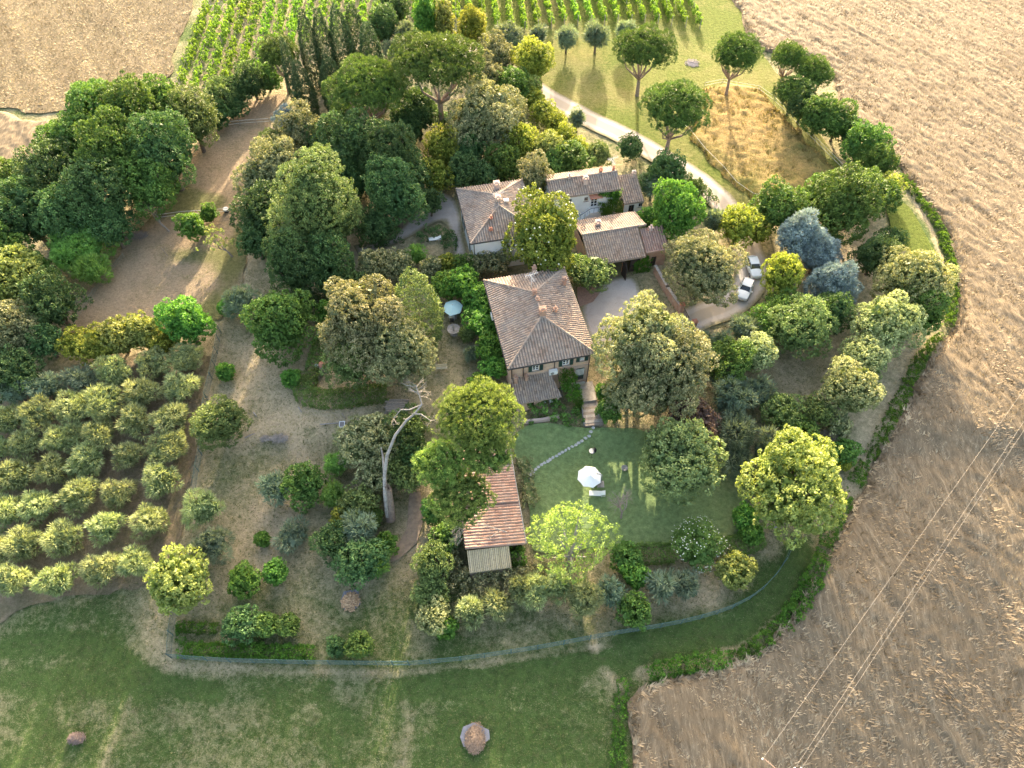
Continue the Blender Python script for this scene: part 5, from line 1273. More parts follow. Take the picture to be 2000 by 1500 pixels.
# clump around the broken trunk
for a in [('holm', 720, 862, 50, .95, .8, 'olive-green holm oak at the left of the dead leaning trunk'), ('dark', 790, 850, 48, 1.0, 1, 'dark holm oak behind the dead leaning trunk'), ('brown', 792, 925, 34, 1.0, .6, 'dark bush mass around the dead trunk'), ('holm', 735, 930, 34, .9, .6, 'grey-green bush left of the dead trunk'), ('dark', 810, 900, 34, 1, .6, 'dark bush between dead trunk and hero pine'),
          ('feather', 655, 905, 22, .9, .1, 'fluffy lime bamboo tuft, upper one'), ('feather', 648, 965, 24, .9, .1, 'fluffy lime bamboo tuft, middle one'), ('yellow', 668, 1010, 22, .9, .1, 'yellowish tuft below the bamboo tufts'), ('brown', 700, 985, 32, .9, .2, 'brownish bush below the bamboo'),
          ('dark', 650, 1055, 38, .9, .2, 'dark shrub on the left of the lower bush clump'), ('grey', 702, 1035, 38, .95, 1.0, 'silvery olive on top of the lower bush clump'), ('bright', 752, 1062, 22, .9, .1, 'green shrub at the foot of the dead trunk'), ('dark', 700, 1095, 46, .8, .1, 'dark shrub at the bottom of the lower bush clump'), ('feather', 738, 1105, 22, .7, .1, 'bright feathery fern at the bottom of the clump'), ('oak', 722, 1010, 22, .8, .1, 'green shrub left of the dead trunk base')]:
    T(*a)
for a in [('oak', 597, 948, 36, .95, .2, 'round green shrub in the dry garden, right one of a pair'), ('grey', 540, 952, 32, .9, .3, 'grey olive shrub, left one of a pair in the dry garden'), ('olive', 398, 992, 36, .95, .5, 'pale olive tree inside the wire fence, upper one'), ('grey', 412, 1062, 40, .9, .4, 'grey-green olive tree inside the wire fence, lower one'),
          ('maple', 348, 1135, 64, .95, .8, 'big yellow-green tree at the lower end of the olive grove, on the fence corner'), ('bright', 475, 1132, 28, .95, .2, 'green sapling shrub, left one above the vegetable row'), ('bright', 538, 1118, 22, .95, .2, 'round green sapling shrub, right one above the vegetable row'),
          ('dark', 470, 1220, 30, .9, .1, 'dark round shrub between the two vegetable rows'), ('oak', 522, 1220, 20, .9, .1, 'small shrub, second between the vegetable rows'), ('oak', 562, 1220, 20, .9, .1, 'small yellow-green shrub, third between the vegetable rows'), ('dark', 657, 1262, 19, .9, .1, 'small dark shrub by the wire gate, left one'), ('oak', 702, 1260, 25, .9, .1, 'dark shrub by the wire gate, right one'),
          ('brown', 428, 825, 46, .9, .2, 'broad dark green juniper bush on the dry slope by the wire fence'), ('bright', 439, 725, 15, .9, .1, 'small light green shrub next to the wire fence'), ('bright', 567, 738, 16, .9, .1, 'small light green shrub left of the clipped hedge'), ('bright', 512, 1052, 14, .9, .1, 'tiny pale shrub in the dry garden'), ('grey', 572, 1045, 28, .7, .1, 'low grey shrub in the dry garden')]:
    T(*a)
# creeper-covered arbour along the left side of the brick house, and the hero pine
for u, v, r, l in [(905, 555, 36, 'rounded vivid creeper mound, top end beside the parasol'), (935, 585, 34, 'vivid creeper mound at the upper left wall of the brick house'), (945, 630, 34, 'vivid creeper mound at the middle of the house wall'), (958, 678, 30, 'vivid creeper mound near the front corner of the house'), (966, 715, 24, 'lowest vivid creeper mound at the house corner'), (870, 558, 26, 'vivid shrub above the pale teal parasol')]:
    T('bright', u, v, r, .85, .6, l, name='shrub', cat='shrub', group='vivid green creeper mounds beside the brick house')
T('grey', 922, 690, 15, 1, .1, 'small lavender bush near the fountain'); T('brown', 912, 650, 15, 1.1, .1, 'dark little bush beside the fountain'); T('bright', 938, 745, 22, .7, .1, 'low green bush behind the umbrella pine top')
# hero pine: three crown lobes on one leaning trunk
def hero_pine():
    K = 'hero'; base = PT(893, 1030); e = empty('umbrella_pine', (base[0], base[1], base[2]), 0, 'huge lime-lit umbrella pine beside the long shed, with three crown lobes', 'tree')
    lobes = [(932, 812, 100, .52, 12.6), (858, 905, 62, .5, 10.3), (900, 970, 74, .42, 8.4), (950, 880, 66, .45, 10.8)]
    mb = MB(); B = Vector((0, 0, 0)); fork = None
    cs = []
    for i, (u, v, r, a, h) in enumerate(lobes):
        x, y = PZ(u, v, h + base[2]); R = r / PPM(u, v, h)
        me, lc, kR, kaz, cl = get_crown(K, R, R * a, 'umbrella', i)
        c = link('crown', me, e); c.location = (x - base[0], y - base[1], h); c.rotation_euler = (0, 0, i * 1.3); c.scale = (R / kR, R / kR, R * a * 1.1 / kaz)
        cs.append((Vector((x - base[0], y - base[1], h)), R, lc * (R / kR)))
    f = Vector((1.4, 1.2, 6.5)); mb.tube([(0, 0, -.6), (.1, .1, .5), (.7, .5, 3.5), f], [.55, .46, .40, .34], 10)
    rn = random.Random(8)
    for c, R, lc in cs:
        m_ = f.lerp(c, .6) + Vector((0, 0, -.5)); mb.tube([f - Vector((0, 0, .3)), m_, c - Vector((0, 0, .5))], [.26, .2, .12], 8)
        for q in range(14):
            a = rn.uniform(0, 6.28); e2 = c + Vector((math.cos(a) * R * .75, math.sin(a) * R * .75, .1)); mb.tube([m_.lerp(c, rn.uniform(.2, 1)), (m_ + e2) / 2 + Vector((0, 0, -.2)), e2], [.10, .07, .03], 5)
    mb.build('trunk', BARK_PINE, e)
hero_pine()
# flowers on magnolia and round bush
def blossoms(tree, crown, n, seed, size, toneless=False):
    """flowers sitting on outer leaves of the crown mesh, as one part"""
    co = np.empty(len(crown.data.vertices) * 3, np.float32); crown.data.vertices.foreach_get('co', co); co = co.reshape(-1, 3)
    g = np.random.default_rng(seed); mb = MB(); r0 = np.abs(co).max(0)
    rr = np.linalg.norm(co / r0, axis=1); co = co[(rr > .72) & (co[:, 2] > -.35 * r0[2])]
    M = Matrix.Identity(4) if tree == crown else crown.matrix_basis
    rn = random.Random(seed)
    for q in co[g.choice(len(co), n, replace=False)]:
        s = size * rn.uniform(.7, 1.2); mb.lathe([(0, -s * .3), (s * .5, 0), (s * .35, s * .3), (0, s * .35)], tuple(M @ Vector(q * (1.03 if size > .2 else 1.07))), 6)
    mb.build('blossom', plain('white_petals', (.66, .66, .52), .7, .05), tree)
for ch in mg.children:
    if ch.name.startswith('crown'): blossoms(mg, ch, 90, 5, .24)
blossoms(fb, fb if fb.data else [c_ for c_ in fb.children if c_.name.startswith('crown')][0], 210, 6, .13)

# ---- olive grove
ROWS = [[(30,767),(92,762),(162,747),(227,735),(295,717),(362,707)], [(15,825),(75,817),(150,802),(210,787),(272,775),(350,762)], [(-18,880),(45,872),(117,860),(192,850),(265,830),(332,820)],
        [(-30,945),(32,932),(100,922),(168,908),(248,895),(327,880)], [(10,1003),(77,992),(150,977),(232,970),(315,945)], [(-15,1085),(47,1068),(122,1058),(205,1037),(295,1022)], [(28,1138),(115,1138),(198,1118),(262,1103)]]
ORD = ['first', 'second', 'third', 'fourth', 'fifth', 'sixth', 'seventh']
rn = random.Random(12)
for j, row in enumerate(ROWS):
    for i, (u, v) in enumerate(row):
        k = len(row) - 1 - i
        pos = 'at its right end' if k == 0 else ('at its left end' if i == 0 else ORD[k] + ' from its right end')
        T('olive' if j > 0 or i > 2 else 'grey', u + rn.uniform(-3, 3), v - 6, 34 + rn.uniform(-3, 3), .68, 1.0, 'olive tree of the grove, %s row from the back, %s' % (ORD[j], pos), group='olive grove rows')

# ---- vineyard rows
va = R_(-4.5); vd = Vector((math.sin(va), math.cos(va), 0)); vn = Vector((math.cos(va), -math.sin(va), 0))
near = [PT(*p)[:2] for p in [(352,168),(400,192),(450,180),(500,165),(545,120),(600,95),(680,70),(740,60),(830,40),(900,45),(960,62),(1010,62),(1060,58),(1100,50),(1200,48),(1300,48),(1392,58)]]
near = sorted([(Vector(q + (0,)).dot(vn), Vector(q + (0,)).dot(vd)) for q in near])
k0 = math.ceil(near[0][0] / 2.75); k1 = math.floor(near[-1][0] / 2.75); tot = k1 - k0 + 1
def ordn(n):
    s = 'th' if 10 <= n % 100 <= 20 else {1: 'st', 2: 'nd', 3: 'rd'}.get(n % 10, 'th'); return '%d%s' % (n, s)
POSTM = plain('vineyard_post', (.33, .29, .25), .8)
for k in range(k0, k1 + 1):
    s = k * 2.75; n0 = np.interp(s, [a for a, b in near], [b for a, b in near]); far = 172.0 if s > -5 else 176.0
    if far - n0 < 3: continue
    g = np.random.default_rng(k + 500); K = KIND['vine']; L = far - n0
    right = s > 0
    m = int(L * (12 if right else 13)); tt = g.uniform(0, L, m); hh = g.uniform(.5, 1.95, m) if right else g.uniform(.3, 2.0, m)
    sd_ = g.normal(size=m) * (.22 if right else .38)
    px_ = vn.x * (s + sd_) + vd.x * (n0 + tt); py_ = vn.y * (s + sd_) + vd.y * (n0 + tt)
    keep = vnoise(px_, py_, 1.3, 5) > .22
    px_, py_, hh, sd_ = px_[keep], py_[keep], hh[keep], sd_[keep]
    e = empty('vine_row', (vn.x * s + vd.x * n0, vn.y * s + vd.y * n0, float(terr(vn.x * s + vd.x * n0, vn.y * s + vd.y * n0))), 0,
              'leafy vine row of the vineyard at the top, %s from the %s end' % ((ordn(k - k0 + 1), 'left') if not right else (ordn(k1 - k + 1), 'right')), 'vine row', 'vineyard rows')
    cc = np.stack([px_ - e.location.x, py_ - e.location.y, terr(px_, py_) + hh - e.location.z], 1); cn = np.stack([np.sign(sd_) * vn.x, np.sign(sd_) * vn.y, np.full(len(sd_), .5)], 1)
    leaf_thing('foliage', cc, cn, 'vine', k + 900, e, .8)
    mb = MB(); q = Vector((0, 0, 0))
    mb.tube([(0, 0, -.2), (0, 0, 2.2)], .07, 6); mb.build('end_post', POSTM, e, (-vd.x * .3, -vd.y * .3, 0))
    mb = MB(); z0_ = e.location.z
    for q in range(1, int(L / 6) + 1):
        xx, yy = vd.x * q * 6, vd.y * q * 6; zz = float(terr(xx + e.location.x, yy + e.location.y)) - z0_; mb.tube([(xx, yy, zz - .2), (xx, yy, zz + 2.1)], .05, 5)
    for hz in (1.0, 1.8): mb.tube([(0, 0, hz), (vd.x * L, vd.y * L, hz + float(terr(vd.x * L + e.location.x, vd.y * L + e.location.y)) - z0_)], .015, 3)
    mb.build('trellis', POSTM, e)

# ---- hedges
hedge([(592,760),(600,778),(650,785),(720,775),(760,770)], 2.3, 1.1, 'box', 'clipped low hedge curving below the huge holm oak', seed=2)
hedge([(617,745),(603,735),(600,760)], 2.2, 1.1, 'box', 'short clipped hedge stub closing the left of the curved hedge', seed=3)
hedge([(630,665),(622,700),(612,725)], 1.6, 1.2, 'box', 'narrow clipped hedge running down to the brick well', seed=4)
hedge([(700,470),(740,468),(780,462)], 3.0, 1.6, 'dark', 'long dark clipped hedge under the trees beside the villa path', seed=5)
hedge([(820,470),(850,455),(878,462),(880,490)], 1.5, .9, 'dark', 'dark rose hedge around the villa lawn', seed=6)
hedge([(862,1060),(872,1110),(900,1140),(960,1148),(1030,1140),(1075,1118)], 2.6, 1.5, 'holm', 'thick pale hedge curving round the lower end of the shed', seed=7)
hedge([(985,1096),(1026,1088)], 1.5, 1.5, 'bright', 'small bright clipped hedge at the shed corner', seed=8)
hedge([(1200,1088),(1260,1084),(1315,1082)], 2.0, 1.0, 'box', 'low clipped hedge along the bottom of the lawn, left piece', seed=9)
hedge([(1400,1078),(1450,1066),(1480,1050)], 2.2, 1.0, 'box', 'low clipped hedge along the bottom of the lawn, right piece', seed=10)
hedge([(355,1270),(430,1270),(520,1273),(612,1276)], .9, .8, 'weed', 'long low row of green vegetables along the wire fence', name='vegetable_row', cat='vegetable row', seed=11, rough=.12)
hedge([(355,1227),(428,1228)], .6, .5, 'weed', 'short low row of green vegetables, above the long one', name='vegetable_row', cat='vegetable row', seed=12, rough=.12)
hedge([(352,1215),(356,1250)], .6, .5, 'weed', 'short vegetable row at the wire fence corner', name='vegetable_row', cat='vegetable row', seed=13, rough=.12)
hedge([(1030,812),(1070,800),(1105,808),(1130,828)], [1.2, 1.8, 1.6, 1.4], [1.0, 1.4, 1.2, .9], 'oak', 'overgrown shrub bed on the terrace wall in front of the porch', name='shrub_bed', cat='shrubs', seed=14, rough=.3)
hedge([(1022,900),(1030,940),(1038,1000)], .9, 1.1, 'holm', 'narrow flowering shrub strip along the right wall of the shed', seed=15, rough=.3, gaps=.3)
hedge([(1185,800),(1195,825)], 1.6, 1.6, 'bright', 'glossy laurel hedge right of the lawn stairs', seed=16)
hedge([(1335,350),(1365,375),(1390,402)], 1.6, 1.2, 'dark', 'dark clipped hedge along the inside of the road bend', seed=17)
hedge([(1508,600),(1485,632),(1440,652)], 1.2, .8, 'brown', 'loose hedge on the outer side of the drive', seed=18, rough=.4)
# weeds on the wheat field's edge
UG = 'strip of green weeds'
for i, (pts, w_, h_, l) in enumerate([
  ([(1758,345),(1800,395),(1838,450),(1858,520),(1862,580),(1850,640)], 1.5, .8, 'weedy strip of green along the wheat edge, upper part'),
  ([(1835,655),(1800,700),(1765,765),(1735,830),(1700,895)], 1.7, .9, 'weedy strip of green along the wheat edge, middle part'),
  ([(1690,905),(1655,975),(1622,1040),(1600,1100)], 1.9, .9, 'weedy strip of green along the wheat edge below the flowering trees'),
  ([(1602,1100),(1588,1135),(1560,1185),(1530,1222)], 1.9, 1.2, 'bramble thicket on the wheat edge, at the bend'),
  ([(1525,1225),(1490,1250),(1470,1272),(1430,1285)], 1.3, .9, 'small bramble thicket on the wheat edge'),
  ([(1425,1288),(1370,1298),(1310,1305),(1262,1322)], 1.5, 1.0, 'long bramble thicket on the wheat edge near the bottom'),
  ([(1222,1330),(1210,1390),(1205,1450),(1215,1520)], .9, .5, 'weedy strip of green between bottom meadow and wheat')]):
    hedge(pts, w_ * (.5 if i < 3 else .75), h_ * (.55 if i < 3 else .8), 'weed', l, name='weed_strip', cat='weeds', rough=.5, seed=30 + i, kindtag='stuff', gaps=.12)
# ---------------------------------------------------------------- dead trees
def fr(u, v, h):                        # point h above terrain seen at that pixel
    x, y, z = PT(u, v, h); return Vector((x, y, z + h))
def world_mesh(mb, name, mat, label, cat, origin=None, group=None, smooth_=False):
    o = Vector(origin) if origin is not None else Vector(mb.v[0])
    mb.v = [tuple(Vector(q) - o) for q in mb.v]
    ob = mb.build(name, mat, None, o, 0, smooth_); return tag(ob, label, cat, group)

b0 = fr(764, 1018, 0); t1 = fr(758, 955, 4.2)
snag = empty('dead_tree', b0, 0, 'tall bleached dead tree with a curved leaning trunk and broken stump', 'tree')
def L_(p): return tuple(Vector(p) - b0)
mb = MB(); mb.tube([L_(b0 - Vector((0, 0, .5))), L_(b0 + Vector((0, 0, .4))), L_(fr(761, 985, 2.2)), L_(t1)], [.68, .58, .52, .42], 12)
for k in range(7): a = k * .9; mb.tube([L_(t1 + Vector((math.cos(a) * .26, math.sin(a) * .26, -.4))), L_(t1 + Vector((math.cos(a) * .24, math.sin(a) * .24, .3 + (k % 3) * .5)))], [.2, .04], 5)
mb.build('stump', BARK_PINE, snag)
mb = MB()
tr_ = [fr(752, 965, 4.0), fr(751, 930, 5.6), fr(756, 890, 7.4), fr(772, 850, 9.0), fr(795, 820, 10.2), fr(810, 808, 10.8), fr(824, 790, 11.2), fr(820, 775, 11.5), fr(812, 752, 12.0)]
mb.tube([L_(b0 + Vector((-.3, 0, 1.2)))] + [L_(q) for q in tr_], [.22, .23, .21, .20, .165, .145, .115, .095, .07, .04], 10)
rn = random.Random(2)
mb.tube([L_(tr_[5]), L_(fr(822, 809, 11)), L_(fr(842, 822, 10.8))], [.12, .09, .05], 6)
mb.tube([L_(tr_[6]), L_(fr(800, 800, 11.0)), L_(fr(783, 800, 10.8)), L_(fr(768, 818, 10.4))], [.09, .07, .06, .03], 6)
mb.tube([L_(tr_[1]), L_(fr(748, 892, 6.4)), L_(fr(744, 872, 6.8))], [.16, .12, .08], 6)
for k in range(16): bare_branches(mb, L_(tr_[8].lerp(tr_[7], rn.random())), (rn.uniform(-1, 1), rn.uniform(-.2, 1), rn.uniform(-.2, .7)), 1.0, .03, 1, rn, .7)
for k in range(11):
    q = tr_[rn.randrange(0, 7)]; mb.tube([L_(q), L_(q + Vector((rn.uniform(-.5, .5), rn.uniform(-.4, .4), rn.uniform(0, .45))))], [.07, .015], 5)
for k in range(9):
    q = Vector(L_(fr(842, 822, 10.8))) if k % 2 else Vector(L_(fr(768, 818, 10.4))); bare_branches(mb, q, (rn.uniform(-.6, .9), rn.uniform(-.8, .3), rn.uniform(-.3, .5)), .7, .025, 1, rn, .7)
mb.build('trunk', BARK_PALE, snag)

def bare_tree(u, v, h, label, mat, seed, lean=(0, 0, 1), r=.12, lvl=4, spread=.6, k=3, name='bare_tree', nstem=3, group=None):
    mb = MB(); rn = random.Random(seed); b = fr(u, v, 0); d0 = Vector(lean).normalized()
    p = d0 * h * .28; mb.tube([(0, 0, -.3), tuple(p * .5), tuple(p)], [r * 1.3, r, r * .9], 7)
    for i in range(nstem): bare_branches(mb, p, d0 + Vector((rn.uniform(-.7, .7), rn.uniform(-.7, .7), .2)), h * .30, r * .7, lvl, rn, spread, .12, k)
    o = mb.build(name, mat, None, b, 0); return tag(o, label, 'tree', group)
bare_tree(1213, 1012, 5.0, 'leafless grey-pink tree with fine twigs beside the white parasol', plain('pinkish_twigs', (.34, .27, .24), .9, .2), 3, (-.05, .1, 1), .12, 4, .75, 3, nstem=4)
bare_tree(332, 452, 6.0, 'leaning dead tree with hanging twigs at the paddock rail fence', BARK_GREY, 5, (-.55, .15, .8), .16, 4, .55, 3, nstem=2)
bare_tree(618, 170, 8.0, 'dead grey tree in front of the cypress group', BARK_GREY, 6, (.1, 0, 1), .16, 4, .5, 3)
bare_tree(1612, 865, 2.6, 'bare grey twiggy bush in the scrub above the maple', BARK_GREY, 7, (0, 0, 1), .05, 4, .9, 4, name='bare_bush', nstem=7)
bare_tree(838, 1170, 2.2, 'bare grey bush above the cream hydrangea', BARK_GREY, 8, (0, 0, 1), .045, 3, .9, 4, name='bare_bush', nstem=6)
tw = bare_tree(455, 502, 4.2, 'twisted sparse almond tree on the dry paddock', BARK_GREY, 9, (-.5, .2, .8), .14, 3, .6, 3, name='almond_tree', nstem=3)
g_ = np.random.default_rng(4); cc = g_.normal(size=(34, 3)) * np.array([1.3, 1.0, .6]) + np.array([-1.9, .9, 3.2]); leaf_thing('crown', cc, cc - np.array([-1.9, .9, 2.5]), 'maple', 77, tw, .8)
mb = MB(); mb.tube([(0, 0, -.2), (-.3, .1, 1.0), (-.6, .2, 1.7)], [.06, .05, .02], 5); mb.tube([(-.3, .1, 1.0), (.1, .2, 1.6)], [.04, .015], 5)
o = mb.build('bare_sapling', BARK_GREY, None, fr(328, 500, 0)); tag(o, 'tiny dead sapling below the leaning dead tree', 'sapling')

# ---------------------------------------------------------------- cars
def car(u, v, head, label, roofmat, L=4.2, W=1.8, H=1.48):
    x, y, z = PT(u, v, .7); e = empty('parked_car', (x, y, z + .07), head, label, 'car', 'white cars parked on the drive')
    # stations along x (front = +x): (x, half width, sill z, belt z)
    S = [(L*.5, .52, .38, .62), (L*.485, .70, .28, .72), (L*.44, .83, .22, .80), (L*.34, .89, .20, .90), (L*.2, .90, .20, .96), (0, .90, .20, .98), (-L*.25, .90, .20, 1.0), (-L*.38, .87, .22, 1.02), (-L*.46, .80, .28, .98), (-L*.495, .66, .36, .86)]
    vs, fs = [], []
    for X, hw, z0, z1 in S:
        hw *= W / 1.8
        ring = [(-hw * .92, z0), (-hw, z0 + .12), (-hw, z1 - .14), (-hw * .93, z1), (-hw * .5, z1 + .035), (0, z1 + .05), (hw * .5, z1 + .035), (hw * .93, z1), (hw, z1 - .14), (hw, z0 + .12), (hw * .92, z0)]
        vs += [(X, a, b) for a, b in ring]
    n = 11
    for i in range(len(S) - 1):
        for k in range(n): fs.append((i * n + k, i * n + (k + 1) % n, (i + 1) * n + (k + 1) % n, (i + 1) * n + k))
    fs += [tuple(range(n - 1, -1, -1)), tuple((len(S) - 1) * n + k for k in range(n))]
    b = MB(); b.add(vs, fs); body = b.build('body', CARWHITE, e, smooth_=False)
    m = body.modifiers.new('b', 'BEVEL'); m.width = .04; m.segments = 2
    # glasshouse
    G = [(L*.19, .74, .98), (L*.04, .64, H - .06), (-L*.10, .65, H), (-L*.30, .63, H - .05), (-L*.43, .70, 1.03)]
    def gh(s, dz, zb=.96):
        vs, fs = [], []
        for X, hw, zt in G: vs += [(X, -hw * s - (.0), zt + dz), (X, hw * s, zt + dz)]
        base = len(vs)
        for X, hw, zt in G: vs += [(X, -.82 * s, zb), (X, .82 * s, zb)]
        for i in range(len(G) - 1):
            a = 2 * i; c = base + 2 * i
            fs += [(a, a + 1, a + 3, a + 2), (a, a + 2, c + 2, c), (a + 1, c + 1, c + 3, a + 3)]
        fs += [(0, base, base + 1, 1), (base - 2, base - 1, 2 * base - 1, 2 * base - 2)]
        return vs, fs
    w_ = MB(); w_.add(*gh(1, 0)); w_.build('windows', GLASS, e)
    r = MB(); r.add([(L*.045, -.60, H - .055), (L*.045, .60, H - .055), (-L*.10, .62, H + .015), (-L*.10, -.62, H + .015), (-L*.31, .60, H - .04), (-L*.31, -.60, H - .04)], [(0, 1, 2, 3), (3, 2, 4, 5)])
    for s_ in (-1, 1):
        r.tube([(L*.19, s_ * .76, .98), (L*.045, s_ * .64, H - .05), (-L*.10, s_ * .655, H + .005), (-L*.30, s_ * .64, H - .04), (-L*.43, s_ * .72, 1.02)], .035, 6)
        r.tube([(-L*.08, s_ * .655, H), (-L*.07, s_ * .86, .98)], .035, 6); r.tube([(-L*.28, s_ * .64, H - .03), (-L*.33, s_ * .84, 1.0)], .05, 6)
    rf_ = r.build('roof', roofmat, e); mm = rf_.modifiers.new('s', 'SOLIDIFY'); mm.thickness = .03
    for s_ in (-1, 1):
        MB().box((L*.14, s_ * 1.0, 1.0), (.14, .22, .15)).build('mirror', CARWHITE, e)
        MB().box((L*.455, s_ * .62, .70), (.22, .30, .13), rz=-s_ * .35).build('headlight', LAMP, e)
        MB().box((-L*.485, s_ * .62, .82), (.10, .26, .16)).build('tail_light', plain('red_lens', (.35, .02, .02), .3), e)
        for X in (L*.31, -L*.31):
            wv = MB(); wv.lathe([(.0, -.11), (.30, -.11), (.325, -.07), (.325, .07), (.30, .11), (0, .11)], (0, 0, 0), 20)
            wo = wv.build('wheel', TYRE, e, (X, s_ * .80, .26)); wo.rotation_euler = (R_(90), 0, 0)
            rm = MB(); rm.lathe([(0, .0), (.06, .01), (.19, .0), (.2, -.02)], (0, 0, 0), 16)
            for k in range(5): a = k * 1.2566; rm.box((math.cos(a) * .1, math.sin(a) * .1, .012), (.2, .05, .02), rz=a)
            ro = rm.build('rim', RIM, wo, (0, 0, .115 * (-s_))); ro.rotation_euler = (0 if s_ < 0 else R_(180), 0, 0)
    MB().box((L*.492, 0, .50), (.06, .95, .24)).build('grille', BLACK, e)
    MB().box((L*.50, 0, .36), (.04, .5, .11)).build('number_plate', WHITE, e)
    return e
car(1472, 521, R_(-86), 'white hatchback parked behind the other car, nose toward the camera, half under a tree', CARWHITE)
car(1456, 564, R_(-117), 'white hatchback in front on the curved drive, dark grille toward the camera', CARWHITE)

# ---------------------------------------------------------------- garden furniture
def parasol(u, v, h, R, n, fabric, label, pole=METAL, side=0.0, tilt=(0, 0)):
    top = fr(u, v, h); x, y = top.x + side, top.y; z = float(terr(x, y))
    e = empty('parasol', (x, y, z), 0, label, 'parasol')
    cx = -side
    vs = [(cx, 0, h)]; fs = []
    for k in range(n):
        a = 2 * math.pi * (k + .3) / n; vs.append((cx + R * math.cos(a) + 0, R * math.sin(a), h - .55 + tilt[0] * math.cos(a) + tilt[1] * math.sin(a)))
    for k in range(n):
        a = 2 * math.pi * (k + .8) / n; vs.append((cx + R * .90 * math.cos(a), R * .90 * math.sin(a), h - .52 + tilt[0] * math.cos(a) + tilt[1] * math.sin(a)))
    for k in range(n): fs += [(0, 1 + k, 1 + n + k), (0, 1 + n + k, 1 + (k + 1) % n)]
    m = MB(); m.add(vs, fs); c = m.build('canopy', fabric, e); mm = c.modifiers.new('s', 'SOLIDIFY'); mm.thickness = .02
    r = MB()
    for k in range(n):
        a = 2 * math.pi * (k + .3) / n; r.tube([(cx, 0, h - .05), (cx + R * .98 * math.cos(a), R * .98 * math.sin(a), h - .60 + tilt[0] * math.cos(a) + tilt[1] * math.sin(a))], .018, 5)
    r.build('ribs', pole, e)
    p = MB()
    if side: p.tube([(0, 0, 0), (0, 0, h * .95), (cx * .5, 0, h + .28), (cx, 0, h + .05)], [.06, .055, .045, .04], 8)
    else: p.tube([(0, 0, 0), (0, 0, h + .12)], .04, 8)
    p.build('pole', pole, e)
    b = MB(); b.box((0, 0, .05), (.9, .9, .1)); b.build('base', STONE, e); return e
parasol(1152, 927, 2.5, 1.5, 8, FABRIC_WHITE, 'white octagonal cantilever parasol on the lawn', side=1.5)
parasol(884, 596, 2.5, 1.4, 6, FABRIC_TEAL, 'pale teal six-sided parasol beside the brick house', tilt=(.05, .1))
# table under the teal parasol
def table(u, v, w_, d_, h, mat, label, rz=0):
    p = fr(u, v, 0); e = empty('garden_table', p, rz, label, 'table'); MB().box((0, 0, h), (w_, d_, .05)).build('table_top', mat, e)
    for sx in (-1, 1):
        for sy in (-1, 1): MB().box((sx * (w_ / 2 - .08), sy * (d_ / 2 - .08), h / 2 - .02), (.06, .06, h - .03)).build('leg', mat, e)
    return e
table(882, 618, .8, 1.7, .74, WHITE, 'white rectangular garden table under the teal parasol', R_(8))
table(1166, 943, .8, .8, .7, WOOD, 'small wooden table beside the white parasol')
# chairs round the teal parasol table
def chair(u, v, rz, label):
    p = fr(u, v, 0); e = empty('garden_chair', p, rz, label, 'chair', 'dark chairs round the teal parasol')
    MB().box((0, 0, .44), (.5, .5, .05)).build('seat', IRON, e); MB().box((0, .25, .72), (.5, .05, .55), rx=-.15).build('backrest', IRON, e)
    for sx in (-1, 1):
        for sy in (-1, 1): MB().box((sx * .22, sy * .22, .21), (.04, .04, .42)).build('leg', IRON, e)
for u, v, a, l in ((873, 612, 80, 'dark garden chair left of the white table under the teal parasol'), (893, 611, -80, 'dark garden chair right of the white table under the teal parasol'), (883, 630, 180, 'dark garden chair at the near end of the white table')): chair(u, v, R_(a), l)
# loungers
def lounger(u, v, rz, label):
    p = fr(u, v, 0); e = empty('sun_lounger', p, rz, label, 'sun lounger')
    f = MB(); [f.box((0, s * .32, .32), (1.9, .05, .06)) for s in (-1, 1)]; [f.box((s * .93, 0, .32), (.05, .66, .06)) for s in (-1, 1)]; f.build('frame', WHITE, e)
    for sx in (-.85, .55):
        for sy in (-1, 1): MB().box((sx, sy * .32, .15), (.05, .05, .3)).build('leg', WHITE, e)
    MB().box((-.3, 0, .36), (1.25, .58, .03)).build('seat', FABRIC_WHITE, e)
    b = MB().box((0, 0, 0), (.72, .58, .03)).build('backrest', FABRIC_WHITE, e, (.62, 0, .50)); b.rotation_euler = (0, R_(-25), 0)
lounger(1166, 966, R_(-3), 'white sun lounger on the lawn below the white parasol')
lounger(850, 469, R_(8), 'pale sun lounger in the shade beside the villa rose hedge')
# bench
p = fr(863, 722, 0); e = empty('garden_bench', p, R_(5), 'cream wooden garden bench on the small lawn left of the house', 'bench')
MB().box((0, 0, .44), (1.5, .42, .05)).build('seat', plain('cream_wood', (.55, .48, .33), .7), e); MB().box((0, .22, .72), (1.5, .05, .4)).build('backrest', bpy.data.materials['cream_wood'], e)
for sx in (-1, 1):
    for sy in (-1, 1): MB().box((sx * .68, sy * .16, .21), (.06, .06, .42)).build('leg', WOOD, e)
# fountain
p = fr(887, 652, 0); e = empty('stone_fountain', p, 0, 'grey stone fountain with round fluted basin on the small lawn', 'fountain')
MB().lathe([(0, 0), (.55, 0), (.55, .12), (.28, .2), (.2, .5), (.26, .78), (0, .8)], n=16).build('pedestal', STONE, e)
MB().lathe([(0, .74), (.35, .78), (.8, .95), (.92, 1.08), (.84, 1.1), (.7, .98), (.3, .9), (0, .9)], n=20).build('basin', STONE, e)
MB().lathe([(.12, .85), (.10, 1.3), (.2, 1.4), (.14, 1.5), (.06, 1.75), (0, 1.85)], n=12).build('finial', STONE, e)
